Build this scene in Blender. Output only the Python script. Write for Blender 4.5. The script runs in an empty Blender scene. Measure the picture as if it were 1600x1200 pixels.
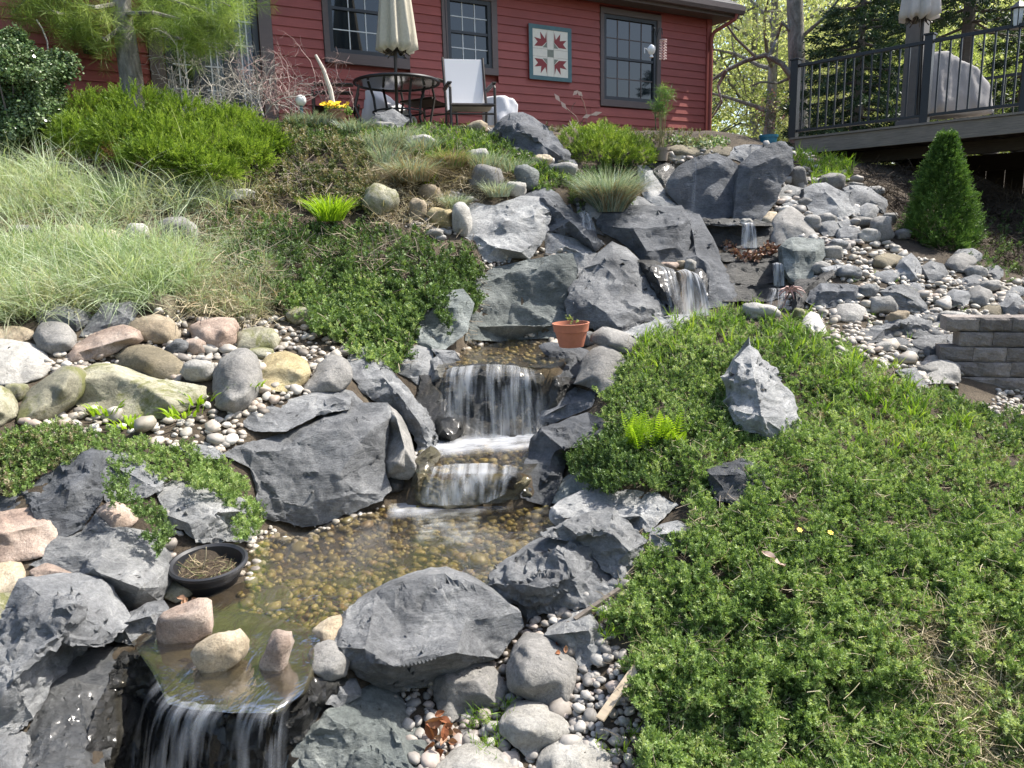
import bpy, bmesh, math, random
import numpy as np
from mathutils import Vector, noise, geometry
rnd = random.Random(7)
rng = np.random.default_rng(7)
S = bpy.context.scene
C = S.collection

# ------------------------------------------------------------ camera
PITCH = math.radians(10.8); ROLL = 0.024; F = 1202.0
f_ = np.array([0, math.cos(PITCH), -math.sin(PITCH)])
u0 = np.array([0, math.sin(PITCH), math.cos(PITCH)])
x0 = np.array([1.0, 0, 0])
up_ = math.cos(ROLL)*u0 + math.sin(ROLL)*x0
rt_ = math.cos(ROLL)*x0 - math.sin(ROLL)*u0
cam = bpy.data.objects.new('camera', bpy.data.cameras.new('camera'))
C.objects.link(cam)
from mathutils import Matrix
m = Matrix(((rt_[0], up_[0], -f_[0], 0), (rt_[1], up_[1], -f_[1], 0), (rt_[2], up_[2], -f_[2], 0), (0, 0, 0, 1)))
cam.matrix_world = m
cam.data.sensor_width = 36; cam.data.lens = 36*F/1600
cam.data.clip_start = 0.05; cam.data.clip_end = 500
S.camera = cam

# ------------------------------------------------------------ sky, sun, exposure
SUN = Vector((0.58, 0.20, 0.86)).normalized()
w = bpy.data.worlds.new('World'); S.world = w; w.use_nodes = True
nt = w.node_tree; bg = nt.nodes['Background']
sky = nt.nodes.new('ShaderNodeTexSky'); sky.sky_type = 'NISHITA'; sky.sun_disc = False
sky.sun_elevation = math.asin(SUN.z); sky.sun_rotation = math.atan2(SUN.x, SUN.y)
sky.air_density = 1.0; sky.dust_density = 2.5
nt.links.new(sky.outputs[0], bg.inputs[0]); bg.inputs[1].default_value = 0.15
sl = bpy.data.lights.new('sun', 'SUN'); sl.energy = 4.9; sl.angle = math.radians(0.6); sl.color = (1, 0.95, 0.87)
so = bpy.data.objects.new('sun', sl); C.objects.link(so)
so.rotation_euler = SUN.to_track_quat('Z', 'Y').to_euler()
S.view_settings.view_transform = 'Standard'; S.view_settings.look = 'None'
S.view_settings.exposure = 0.92; S.view_settings.gamma = 1
S.view_settings.use_curve_mapping = False
S.render.engine = 'CYCLES'
S.cycles.max_bounces = 8; S.cycles.transparent_max_bounces = 24
S.cycles.diffuse_bounces = 3; S.cycles.glossy_bounces = 3; S.cycles.transmission_bounces = 4

# ------------------------------------------------------------ helpers
def ray(u, v):
    u = np.asarray(u, float); v = np.asarray(v, float)
    d = f_ + ((u-800)/F)[..., None]*rt_ + (-(v-600)/F)[..., None]*up_
    return d
def P(u, v, Y):
    d = ray(u, v); return d*(np.asarray(Y)/d[..., 1])[..., None]
def PZ(u, v, z):
    d = ray(u, v); return d*(np.asarray(z)/d[..., 2])[..., None]

def tag(o, label=None, cat=None, group=None, kind=None):
    if label: o['label'] = label
    if cat: o['category'] = cat
    if group: o['group'] = group
    if kind: o['kind'] = kind
    return o
def empty(name, loc, rz=0, **k):
    o = bpy.data.objects.new(name, None); C.objects.link(o); o.empty_display_size = .1
    o.location = loc; o.rotation_euler = (0, 0, rz)
    return tag(o, **k)
def link(name, me, mat=None, parent=None, world=True, **k):
    o = bpy.data.objects.new(name, me); C.objects.link(o)
    if mat is not None and not me.materials:
        for mm in (mat if isinstance(mat, (list, tuple)) else [mat]): me.materials.append(mm)
    if parent is not None:
        o.parent = parent
        if world:   # vertices were given in world space
            mi = Matrix.LocRotScale(parent.location, parent.rotation_euler, parent.scale).inverted()
            o.matrix_parent_inverse = mi
    return tag(o, **k)
def mesh_np(name, V, Fc, smooth=False, mi=None):
    me = bpy.data.meshes.new(name)
    V = np.asarray(V, np.float32); Fc = np.asarray(Fc, np.int32)
    me.vertices.add(len(V)); me.vertices.foreach_set('co', V.ravel())
    n = Fc.shape[1]
    me.loops.add(Fc.size); me.loops.foreach_set('vertex_index', Fc.ravel())
    me.polygons.add(len(Fc)); me.polygons.foreach_set('loop_start', np.arange(0, Fc.size, n, dtype=np.int32))
    me.polygons.foreach_set('use_smooth', np.full(len(Fc), smooth))
    if mi is not None: me.polygons.foreach_set('material_index', np.asarray(mi, np.int32))
    me.update(calc_edges=True)
    return me
class MB:
    def __init__(s): s.v = []; s.f = []
    def add(s, V, Fc):
        b = len(s.v); s.v += [tuple(p) for p in V]; s.f += [tuple(b+i for i in q) for q in Fc]; return s
    def box(s, c, size, R=None):
        x, y, z = size[0]/2, size[1]/2, size[2]/2
        V = [Vector((sx*x, sy*y, sz*z)) for sz in (-1, 1) for sy in (-1, 1) for sx in (-1, 1)]
        if R is not None: V = [R @ p for p in V]
        return s.add([p+Vector(c) for p in V], [(0, 2, 3, 1), (4, 5, 7, 6), (0, 1, 5, 4), (2, 6, 7, 3), (0, 4, 6, 2), (1, 3, 7, 5)])
    def hexa(s, V):   # 8 points: 4 bottom loop, 4 top loop
        return s.add(V, [(3, 2, 1, 0), (4, 5, 6, 7), (0, 1, 5, 4), (1, 2, 6, 5), (2, 3, 7, 6), (3, 0, 4, 7)])
    def tube(s, path, rad, n=8, cap=True):
        path = [Vector(p) for p in path]
        if not isinstance(rad, (list, tuple)): rad = [rad]*len(path)
        V = []; prev = None
        for i, p in enumerate(path):
            t = (path[min(i+1, len(path)-1)]-path[max(i-1, 0)]).normalized()
            a = (prev if prev is not None else (Vector((0, 0, 1)) if abs(t.z) < .9 else Vector((1, 0, 0))))
            a = (a - t*a.dot(t)).normalized(); prev = a; b = t.cross(a)
            for k in range(n):
                th = 2*math.pi*k/n; V.append(p + (a*math.cos(th)+b*math.sin(th))*rad[i])
        Fc = [(i*n+k, i*n+(k+1) % n, (i+1)*n+(k+1) % n, (i+1)*n+k) for i in range(len(path)-1) for k in range(n)]
        if cap: Fc += [tuple(range(n-1, -1, -1)), tuple((len(path)-1)*n+k for k in range(n))]
        return s.add(V, Fc)
    def lathe(s, c, prof, n=24, R=None):
        V = []
        for r, z in prof:
            for k in range(n):
                th = 2*math.pi*k/n; q = Vector((r*math.cos(th), r*math.sin(th), z))
                if R is not None: q = R @ q
                V.append(Vector(c)+q)
        Fc = [(i*n+k, i*n+(k+1) % n, (i+1)*n+(k+1) % n, (i+1)*n+k) for i in range(len(prof)-1) for k in range(n)]
        return s.add(V, Fc)
    def mesh(s, name, smooth=False):
        me = bpy.data.meshes.new(name); me.from_pydata([tuple(p) for p in s.v], [], s.f)
        if smooth:
            me.polygons.foreach_set('use_smooth', [True]*len(me.polygons))
            try: me.set_sharp_from_angle(angle=math.radians(40))
            except Exception: pass
        me.update(); return me
    def build(s, name, mat, parent=None, smooth=False, bevel=0, **k):
        o = link(name, s.mesh(name, smooth), mat, parent, **k)
        if bevel:
            b = o.modifiers.new('bevel', 'BEVEL'); b.width = bevel; b.segments = 2; b.limit_method = 'ANGLE'
        return o

# ------------------------------------------------------------ materials
def newmat(name):
    m = bpy.data.materials.new(name); m.use_nodes = True
    nt = m.node_tree; return m, nt, nt.nodes['Principled BSDF']
def N(nt, t, **k):
    n = nt.nodes.new(t)
    for a, b in k.items(): setattr(n, a, b)
    return n
def noise_node(nt, scale, detail=4, rough=.6, vec=None, dist=0):
    n = N(nt, 'ShaderNodeTexNoise'); n.inputs['Scale'].default_value = scale; n.inputs['Detail'].default_value = detail
    n.inputs['Roughness'].default_value = rough; n.inputs['Distortion'].default_value = dist
    if vec: nt.links.new(vec, n.inputs['Vector'])
    return n
def ramp(nt, fac, stops):
    r = N(nt, 'ShaderNodeValToRGB'); e = r.color_ramp.elements
    while len(e) < len(stops): e.new(.5)
    for el, (p, c) in zip(e, stops):
        el.position = p; el.color = (*c, 1) if len(c) == 3 else c
    nt.links.new(fac, r.inputs[0]); return r.outputs[0]
def mixc(nt, fac, a, b, mode='MIX'):
    n = N(nt, 'ShaderNodeMix', data_type='RGBA', blend_type=mode)
    for s, v in ((n.inputs[0], fac), (n.inputs[6], a), (n.inputs[7], b)):
        if isinstance(v, (int, float)): s.default_value = v
        elif isinstance(v, tuple): s.default_value = (*v, 1)
        else: nt.links.new(v, s)
    return n.outputs[2]
def bump(nt, h, strength, dist, nrm=None):
    b = N(nt, 'ShaderNodeBump'); b.inputs['Strength'].default_value = strength; b.inputs['Distance'].default_value = dist
    nt.links.new(h, b.inputs['Height'])
    if nrm: nt.links.new(nrm, b.inputs['Normal'])
    return b.outputs[0]
def objcoord(nt, scale=None):
    t = N(nt, 'ShaderNodeTexCoord'); oi = N(nt, 'ShaderNodeObjectInfo')
    add = N(nt, 'ShaderNodeVectorMath', operation='ADD')
    nt.links.new(t.outputs['Object'], add.inputs[0])
    mul = N(nt, 'ShaderNodeVectorMath', operation='MULTIPLY'); mul.inputs[1].default_value = (37, 71, 13)
    comb = N(nt, 'ShaderNodeCombineXYZ')
    for k in range(3): nt.links.new(oi.outputs['Random'], comb.inputs[k])
    nt.links.new(comb.outputs[0], mul.inputs[0]); nt.links.new(mul.outputs[0], add.inputs[1])
    out = add.outputs[0]
    if scale:
        mp = N(nt, 'ShaderNodeMapping'); mp.inputs['Scale'].default_value = scale
        nt.links.new(out, mp.inputs[0]); out = mp.outputs[0]
    return out, oi.outputs['Random']
def plain(name, col, rough=.6, metal=0, var=.12, scale=20, bmp=.15, spec=.5):
    m, nt, b = newmat(name)
    v, r = objcoord(nt)
    n = noise_node(nt, scale, 5, .6, v)
    a = tuple(c*(1-var) for c in col); d = tuple(min(1, c*(1+var)) for c in col)
    nt.links.new(ramp(nt, n.outputs[0], [(.3, a), (.7, d)]), b.inputs['Base Color'])
    b.inputs['Roughness'].default_value = rough; b.inputs['Metallic'].default_value = metal
    b.inputs['Specular IOR Level'].default_value = spec
    if bmp: nt.links.new(bump(nt, n.outputs[0], bmp, .01), b.inputs['Normal'])
    return m
def rockmat(name, dark, mid, light, moss=None, mossamt=0, rough=.75, strata=1.0, speck=0.0, wet=False):
    m, nt, b = newmat(name)
    v, r = objcoord(nt)
    rotm = N(nt, 'ShaderNodeMapping'); nt.links.new(v, rotm.inputs[0])
    rc = N(nt, 'ShaderNodeCombineXYZ'); mlt = N(nt, 'ShaderNodeMath', operation='MULTIPLY'); nt.links.new(r, mlt.inputs[0]); mlt.inputs[1].default_value = 9
    nt.links.new(mlt.outputs[0], rc.inputs[1]); nt.links.new(r, rc.inputs[0]); nt.links.new(rc.outputs[0], rotm.inputs['Rotation'])
    rotm.inputs['Scale'].default_value = (2.2, 2.2, 9)
    n1 = noise_node(nt, 3.4, 9, .68, v, .5)
    n2 = noise_node(nt, 3.5, 10, .74, rotm.outputs[0], 1.8)
    n3 = noise_node(nt, 75, 7, .8, v)
    n6 = noise_node(nt, 17, 8, .72, v, .8)
    col = ramp(nt, n1.outputs[0], [(.30, dark), (.5, mid), (.68, light)])
    if strata >= .8:
        streak = ramp(nt, n2.outputs[0], [(.32, (.62, .62, .63)), (.43, (.92, .92, .92)), (.60, (1.0, 1.0, 1.0)), (.66, (1.5, 1.5, 1.46)), (.70, (1.0, 1.0, 1.0)), (.8, (1.6, 1.58, 1.5))])
        col = mixc(nt, .8, col, streak, 'MULTIPLY')
    med = ramp(nt, n6.outputs[0], [(.28, (.72, .72, .72)), (.48, (1, 1, 1)), (.70, (1.3, 1.29, 1.26))])
    col = mixc(nt, .75, col, med, 'MULTIPLY')
    fine = ramp(nt, n3.outputs[0], [(.32, (.5, .5, .5)), (.6, (1.25, 1.25, 1.25))])
    col = mixc(nt, .6, col, fine, 'MULTIPLY')
    hv = N(nt, 'ShaderNodeHueSaturation'); nt.links.new(col, hv.inputs['Color'])
    mr = N(nt, 'ShaderNodeMapRange'); mr.inputs[3].default_value = .78; mr.inputs[4].default_value = 1.25
    nt.links.new(r, mr.inputs[0]); nt.links.new(mr.outputs[0], hv.inputs['Value']); col = hv.outputs[0]
    if speck:
        n4 = N(nt, 'ShaderNodeTexVoronoi'); n4.inputs['Scale'].default_value = 150; nt.links.new(v, n4.inputs['Vector'])
        sp = ramp(nt, n4.outputs['Distance'], [(.12, (.3, .3, .3)), (.35, (1, 1, 1))])
        col = mixc(nt, speck, col, sp, 'MULTIPLY')
    if moss:
        n5 = noise_node(nt, 4.5, 9, .75, v, .8)
        mk = ramp(nt, n5.outputs[0], [(.62-mossamt*.35, (0, 0, 0)), (.70-mossamt*.3, (1, 1, 1))])
        col = mixc(nt, mk, col, mixc(nt, n3.outputs[0], tuple(c*.5 for c in moss), moss))
    nt.links.new(col, b.inputs['Base Color'])
    if wet:
        b.inputs['Roughness'].default_value = .36; b.inputs['Coat Weight'].default_value = .35; b.inputs['Coat Roughness'].default_value = .2
    else: b.inputs['Roughness'].default_value = rough
    b.inputs['Specular IOR Level'].default_value = .4
    h0 = bump(nt, n6.outputs[0], .6, .03)
    h1 = bump(nt, n2.outputs[0], .8*strata, .03, h0)
    h2 = bump(nt, n3.outputs[0], .8, .009, h1)
    nt.links.new(h2, b.inputs['Normal'])
    return m
RM = {
 'slate': rockmat('slate_stone', (.095, .099, .104), (.20, .206, .212), (.34, .345, .345)),
 'charcoal': rockmat('charcoal_shade_slate', (.045, .049, .056), (.095, .102, .113), (.165, .173, .186)),  # dark slate; its low tone also paints the shade on the upper wall slabs
 'pale': rockmat('pale_slate', (.15, .155, .158), (.27, .275, .275), (.42, .42, .41)),
 'green': rockmat('greenish_slate', (.085, .10, .094), (.17, .19, .182), (.29, .31, .295)),
 'wet': rockmat('wet_stone', (.012, .012, .012), (.028, .028, .026), (.06, .058, .05), wet=True),
 'ledge': rockmat('dark_damp_ledge', (.018, .018, .018), (.04, .04, .038), (.08, .078, .07), rough=.5),
 'wetbrown': rockmat('wet_brown_stone', (.03, .026, .015), (.085, .075, .042), (.17, .155, .09), wet=True),
 'wetgray': rockmat('wet_grey_stone', (.03, .032, .034), (.075, .078, .08), (.14, .142, .14), wet=True),
 'gray': rockmat('grey_fieldstone', (.12, .117, .11), (.215, .208, .195), (.32, .31, .29), strata=.35, speck=.5),
 'tan': rockmat('tan_fieldstone', (.22, .17, .11), (.38, .31, .215), (.52, .45, .34), strata=.35, speck=.4),
 'pink': rockmat('pink_granite', (.20, .14, .11), (.33, .25, .20), (.46, .38, .32), strata=.3, speck=.6),
 'white': rockmat('whitish_stone', (.24, .23, .205), (.38, .365, .33), (.50, .485, .45), strata=.35, speck=.3),
 'mossy': rockmat('mossy_stone', (.17, .155, .11), (.29, .275, .20), (.40, .385, .29), moss=(.23, .235, .09), mossamt=.4, strata=.4, speck=.4),
 'brown': rockmat('brown_stone', (.09, .075, .05), (.17, .145, .095), (.26, .22, .155), strata=.35, speck=.5),
 'yellow': rockmat('yellow_stone', (.22, .17, .08), (.38, .31, .17), (.48, .42, .27), moss=(.25, .26, .08), mossamt=.25, strata=.5, speck=.3),
}
def leafmat(name, cols, rough=.5, trans=.35, merged=False):
    """cols: colour-ramp list over per-instance random."""
    m, nt, b = newmat(name)
    oi = N(nt, 'ShaderNodeObjectInfo'); geo = N(nt, 'ShaderNodeNewGeometry')
    t = N(nt, 'ShaderNodeTexCoord')
    n = noise_node(nt, 9, 3, .6, geo.outputs['Position'])
    ad = N(nt, 'ShaderNodeMath', operation='ADD'); at = N(nt, 'ShaderNodeAttribute', attribute_name='rnd'); nt.links.new(at.outputs['Fac'] if merged else oi.outputs['Random'], ad.inputs[0])
    a2 = N(nt, 'ShaderNodeMath', operation='MULTIPLY_ADD'); nt.links.new(n.outputs[0], a2.inputs[0]); a2.inputs[1].default_value = 1.2; a2.inputs[2].default_value = -.6
    nl = noise_node(nt, 1.3, 3, .6, geo.outputs['Position']); a3 = N(nt, 'ShaderNodeMath', operation='MULTIPLY_ADD'); nt.links.new(nl.outputs[0], a3.inputs[0]); a3.inputs[1].default_value = 1.3; a3.inputs[2].default_value = -.65
    a4 = N(nt, 'ShaderNodeMath', operation='ADD'); nt.links.new(a2.outputs[0], a4.inputs[0]); nt.links.new(a3.outputs[0], a4.inputs[1]); nt.links.new(a4.outputs[0], ad.inputs[1])
    rp = ramp(nt, ad.outputs[0], [(i/max(1, len(cols)-1), c) for i, c in enumerate(cols)])
    nt.links.new(rp, b.inputs['Base Color']); b.inputs['Roughness'].default_value = rough
    b.inputs['Specular IOR Level'].default_value = .3
    tr = N(nt, 'ShaderNodeBsdfTranslucent')
    tc = mixc(nt, 1.0, rp, (1.0, 1.0, .55), 'MULTIPLY'); nt.links.new(tc, tr.inputs[0])
    mx = N(nt, 'ShaderNodeMixShader'); mx.inputs[0].default_value = trans
    nt.links.new(b.outputs[0], mx.inputs[1]); nt.links.new(tr.outputs[0], mx.inputs[2])
    nt.links.new(mx.outputs[0], nt.nodes['Material Output'].inputs[0])
    return m
M = {}

# ------------------------------------------------------------ terrain
CP = [  # u, v, depth Y
(1000,1200,2.25),(1300,1200,2.3),(1600,1200,2.4),(1000,1050,2.55),(1000,950,2.9),(1300,950,2.8),(1600,950,2.9),
(1050,780,3.6),(1300,780,3.45),(1600,780,3.6),(950,680,4.25),(1100,620,4.5),(1300,620,4.4),(1500,660,4.45),(1600,690,4.3),
(1000,540,5.3),(1150,490,5.85),(1280,520,5.5),(1400,590,4.95),
(1460,600,5.1),(1560,630,5.2),(1600,640,5.2),(1450,490,6.2),(1560,480,6.2),(1600,440,6.7),(1300,440,6.6),(1400,400,7.1),(1300,340,7.9),(1380,300,8.7),(1240,270,8.9),(1250,243,9.6),(1290,250,9.9),(1550,350,8.9),(1500,270,10.2),(1330,480,6.3),(1350,560,5.4),
(1100,340,8.15),(1170,350,7.8),(1170,385,7.6),(1190,402,7.3),(1200,440,7.15),(1200,475,6.8),
(1100,243,8.7),(1200,235,9.1),(1060,420,7.0),(1080,490,6.75),(960,515,6.3),
(760,545,6.0),(820,530,6.4),(740,560,5.5),
(760,680,5.0),(700,700,4.7),(660,740,4.4),(640,700,4.75),(880,600,5.2),(860,690,4.8),(850,780,4.2),
(640,800,4.05),(860,830,3.85),(750,900,3.35),(640,915,3.25),(560,950,3.1),(420,850,3.75),(390,950,3.12),(500,1010,2.85),(400,1010,2.85),
(330,1090,2.55),(450,1100,2.5),(560,1160,2.4),(700,1090,2.65),(850,1130,2.48),(650,1000,2.95),(900,920,3.05),(700,1200,2.25),(950,1000,2.75),
(560,480,5.9),(430,420,6.2),(600,380,6.7),(500,320,7.3),(450,250,8.0),(600,250,8.2),(650,200,9.4),(800,205,9.3),(850,260,8.3),(900,330,7.6),(700,340,7.3),(640,510,5.7),(790,398,6.9),(700,480,6.0),(720,420,6.6),
(300,190,8.8),(100,200,8.6),(300,300,7.4),(100,300,7.2),(200,345,6.7),(0,345,6.7),(100,450,5.7),(300,450,5.7),(30,490,5.2),(200,530,5.0),(100,610,4.45),(300,610,4.5),(450,570,4.9),(540,600,4.75),(0,660,3.95),(200,670,4.1),(350,670,4.15),(500,640,4.5),(100,720,3.7),(250,740,3.7),(350,830,3.45),(50,800,3.3),(230,850,3.3),
(100,910,3.0),(50,1000,2.7),(80,1150,2.35),(0,1200,2.2),(200,1000,2.8),(250,960,3.0),(480,820,3.95),(440,730,4.1),(580,760,4.15),
(950,208,9.6),(1000,240,9.0),(-200,345,6.7),(-200,660,4.0),(-200,1000,2.8),(1800,1200,2.5),(1800,780,3.7),(1800,500,6.3),(1800,300,9.0),
(960,340,7.7),(1020,290,8.5),(1050,480,6.65)]
cps = np.array([P(u, v, Y) for u, v, Y in CP])
ext = [(-6,11,1.5),(-3,10.4,1.5),(0,10.5,1.42),(2.5,11,1.22),(-9,10,1.4),(-6,14,1.5),(0,14,1.5),(3.4,13,1.38),(5,14,1.25),(8,12,.3),(6.3,10.6,.1),(9,14,1.0),(5,11.5,.7),(-9,14,1.5),
 (0,17,1.4),(6,17,1.1),(-6,17,1.4),(10,17,1.0),(0,1,-1.85),(-2,1.0,-1.7),(2,1,-1.8),(-3,2.2,-1.35),(4,1.2,-1.8),(-6,2,-1.1),(-8,5,-.2),(8,5,-1.2),(10,9,-.4),(11,12,.3)]
cps = np.vstack([cps, np.array(ext, float)])
def tps(a, b):
    d2 = ((a[:, None, :]-b[None, :, :])**2).sum(-1)
    return .5*d2*np.log(d2+1e-9)
n_ = len(cps); K = np.zeros((n_+3, n_+3)); K[:n_, :n_] = tps(cps[:, :2], cps[:, :2])+np.eye(n_)*.012
Pm = np.c_[np.ones(n_), cps[:, :2]]; K[:n_, n_:] = Pm; K[n_:, :n_] = Pm.T
sol = np.linalg.solve(K, np.r_[cps[:, 2], 0, 0, 0])
def coarse(lo, fine0, fine1, hi, st, nc):
    a = fine0-(np.linspace(0, 1, nc)**2*(fine0-lo))[1:][::-1]; b = fine1+(np.linspace(0, 1, nc)**2*(hi-fine1))[1:]
    return np.r_[a, np.arange(fine0, fine1+1e-6, st), b]
GX = coarse(-70, -6.5, 9.5, 70, .055, 14); GY = coarse(-12, 1.4, 12.5, 130, .055, 14)
XX, YY = np.meshgrid(GX, GY)
q = np.c_[np.clip(XX.ravel(), -9, 11), np.clip(YY.ravel(), .9, 17)]
ZZ = np.empty(len(q))
for i in range(0, len(q), 20000):
    qq = q[i:i+20000]; ZZ[i:i+20000] = tps(qq, cps[:, :2]) @ sol[:n_] + sol[n_]+qq @ sol[n_+1:]
ZZ = ZZ.reshape(XX.shape)
ZZ = np.where((YY > 9.5) & (XX > -1), np.minimum(ZZ, 1.4-.12*np.clip(XX, 0, 3)+.075*np.clip(YY-9.8, 0, 4)), np.where(YY > 10.3, np.minimum(ZZ, 1.5), ZZ))
def lat(x, y, s, seed=0):   # cheap smooth value noise
    r = np.random.default_rng(seed).random((64, 64))
    x = np.asarray(x)*s; y = np.asarray(y)*s; xi = np.floor(x).astype(int); yi = np.floor(y).astype(int)
    fx = x-xi; fy = y-yi; fx = fx*fx*(3-2*fx); fy = fy*fy*(3-2*fy)
    g = lambda a, b: r[a % 64, b % 64]
    return (g(xi, yi)*(1-fx)+g(xi+1, yi)*fx)*(1-fy)+(g(xi, yi+1)*(1-fx)+g(xi+1, yi+1)*fx)*fy-.5
def inpoly(x, y, poly):
    x = np.asarray(x); y = np.asarray(y); c = np.zeros(x.shape, bool); j = len(poly)-1
    for i in range(len(poly)):
        xi, yi = poly[i][:2]; xj, yj = poly[j][:2]
        c ^= ((yi > y) != (yj > y)) & (x < (xj-xi)*(y-yi)/((yj-yi) or 1e-12)+xi); j = i
    return c
def pdist(x, y, poly):
    best = np.full(np.shape(x), 1e9)
    for i in range(len(poly)):
        a = np.array(poly[i-1][:2]); b = np.array(poly[i][:2]); ab = b-a
        t = np.clip(((x-a[0])*ab[0]+(y-a[1])*ab[1])/(ab @ ab+1e-12), 0, 1)
        best = np.minimum(best, np.hypot(x-a[0]-t*ab[0], y-a[1]-t*ab[1]))
    return best
ZZ += lat(XX, YY, 1.7, 1)*.06+lat(XX, YY, 5, 2)*.03
POOLS = {
 'lower': (-1.47, [(395,905),(388,868),(420,835),(480,838),(560,803),(610,792),(700,789),(830,787),(880,793),(868,830),(860,860),(800,905),(700,910),(630,925),(540,965),(525,1010),(470,1040),(300,1030),(215,1000),(300,950),(350,930)], .05),
 'middle': (-1.28, [(640,722),(672,700),(700,688),(830,688),(850,704),(822,738),(660,738)], .035),
 'upper': (-.865, [(690,574),(700,560),(735,540),(800,530),(862,533),(880,560),(868,574),(780,570)], .035),
}
PW = {}
for k, (z, poly, dep) in POOLS.items():
    pw = [PZ(u, v, z) for u, v in poly]; PW[k] = pw
    ins = inpoly(XX, YY, pw); d = pdist(XX, YY, pw)
    inner = z-dep*np.clip(d/.15, 0, 1)-.012
    rw_ = .16 if k == 'lower' else .07
    rim = np.clip(1-d/rw_, 0, 1)
    ZZ = np.where(ins, inner, np.where(d < rw_, ZZ*(1-rim)+(z+.012)*rim, ZZ))
# dark chasm below the last fall
chw = [PZ(u, v, -1.5) for u, v in [(190,1015),(245,1030),(300,1100),(450,1110),(540,1085),(560,1300),(100,1300)]]
ins = inpoly(XX, YY, chw) & (YY < 2.62); ZZ = np.where(ins, ZZ-.9, ZZ)
def zt(x, y):
    ix = np.clip(np.searchsorted(GX, x)-1, 0, len(GX)-2); iy = np.clip(np.searchsorted(GY, y)-1, 0, len(GY)-2)
    fx = np.clip((x-GX[ix])/(GX[ix+1]-GX[ix]), 0, 1); fy = np.clip((y-GY[iy])/(GY[iy+1]-GY[iy]), 0, 1)
    return (ZZ[iy, ix]*(1-fx)+ZZ[iy, ix+1]*fx)*(1-fy)+(ZZ[iy+1, ix]*(1-fx)+ZZ[iy+1, ix+1]*fx)*fy
HU = np.arange(-240, 1841, 4.0); HV = np.arange(100, 1341, 4.0)
hu, hv = np.meshgrid(HU, HV); dd = ray(hu, hv); dd = dd/dd[..., 1:2]
HY = np.full(hu.shape, 14.0); found = np.zeros(hu.shape, bool)
prev = np.full(hu.shape, 1.35)
for Y in np.arange(1.4, 14, .035):
    zz = zt(dd[..., 0]*Y, np.full(hu.shape, Y)); under = (dd[..., 2]*Y < zz) & ~found
    HY[under] = Y-.017; found |= under
def hitY(u, v):
    u = (np.clip(u, -240, 1839)+240)/4; v = (np.clip(v, 100, 1339)-100)/4
    i = np.floor(v).astype(int); j = np.floor(u).astype(int); a = v-i; b = u-j
    return (HY[i, j]*(1-b)+HY[i, j+1]*b)*(1-a)+(HY[i+1, j]*(1-b)+HY[i+1, j+1]*b)*a
def hit(u, v, dz=0):
    u = np.asarray(u, float); v = np.asarray(v, float)
    p = P(u, v, hitY(u, v)); p[..., 2] = zt(p[..., 0], p[..., 1])+dz
    return p
ny, nx = XX.shape
idx = np.arange(nx*ny).reshape(ny, nx)
quads = np.stack([idx[:-1, :-1], idx[:-1, 1:], idx[1:, 1:], idx[1:, :-1]], -1).reshape(-1, 4)
m_, nt, b = newmat('soil')
g = N(nt, 'ShaderNodeNewGeometry')
n1 = noise_node(nt, 2.2, 8, .7, g.outputs['Position']); n2 = noise_node(nt, 55, 6, .8, g.outputs['Position'])
c1 = ramp(nt, n1.outputs[0], [(.35, (.035, .026, .018)), (.55, (.085, .066, .045)), (.75, (.15, .125, .09))])
nt.links.new(mixc(nt, .8, c1, ramp(nt, n2.outputs[0], [(.3, (.35, .35, .35)), (.65, (1.5, 1.45, 1.35))]), 'MULTIPLY'), b.inputs['Base Color'])
b.inputs['Roughness'].default_value = .95
nt.links.new(bump(nt, n2.outputs[0], 1, .02), b.inputs['Normal'])
link('ground', mesh_np('ground', np.c_[XX.ravel(), YY.ravel(), ZZ.ravel()], quads, True), m_, kind='structure')
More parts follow.
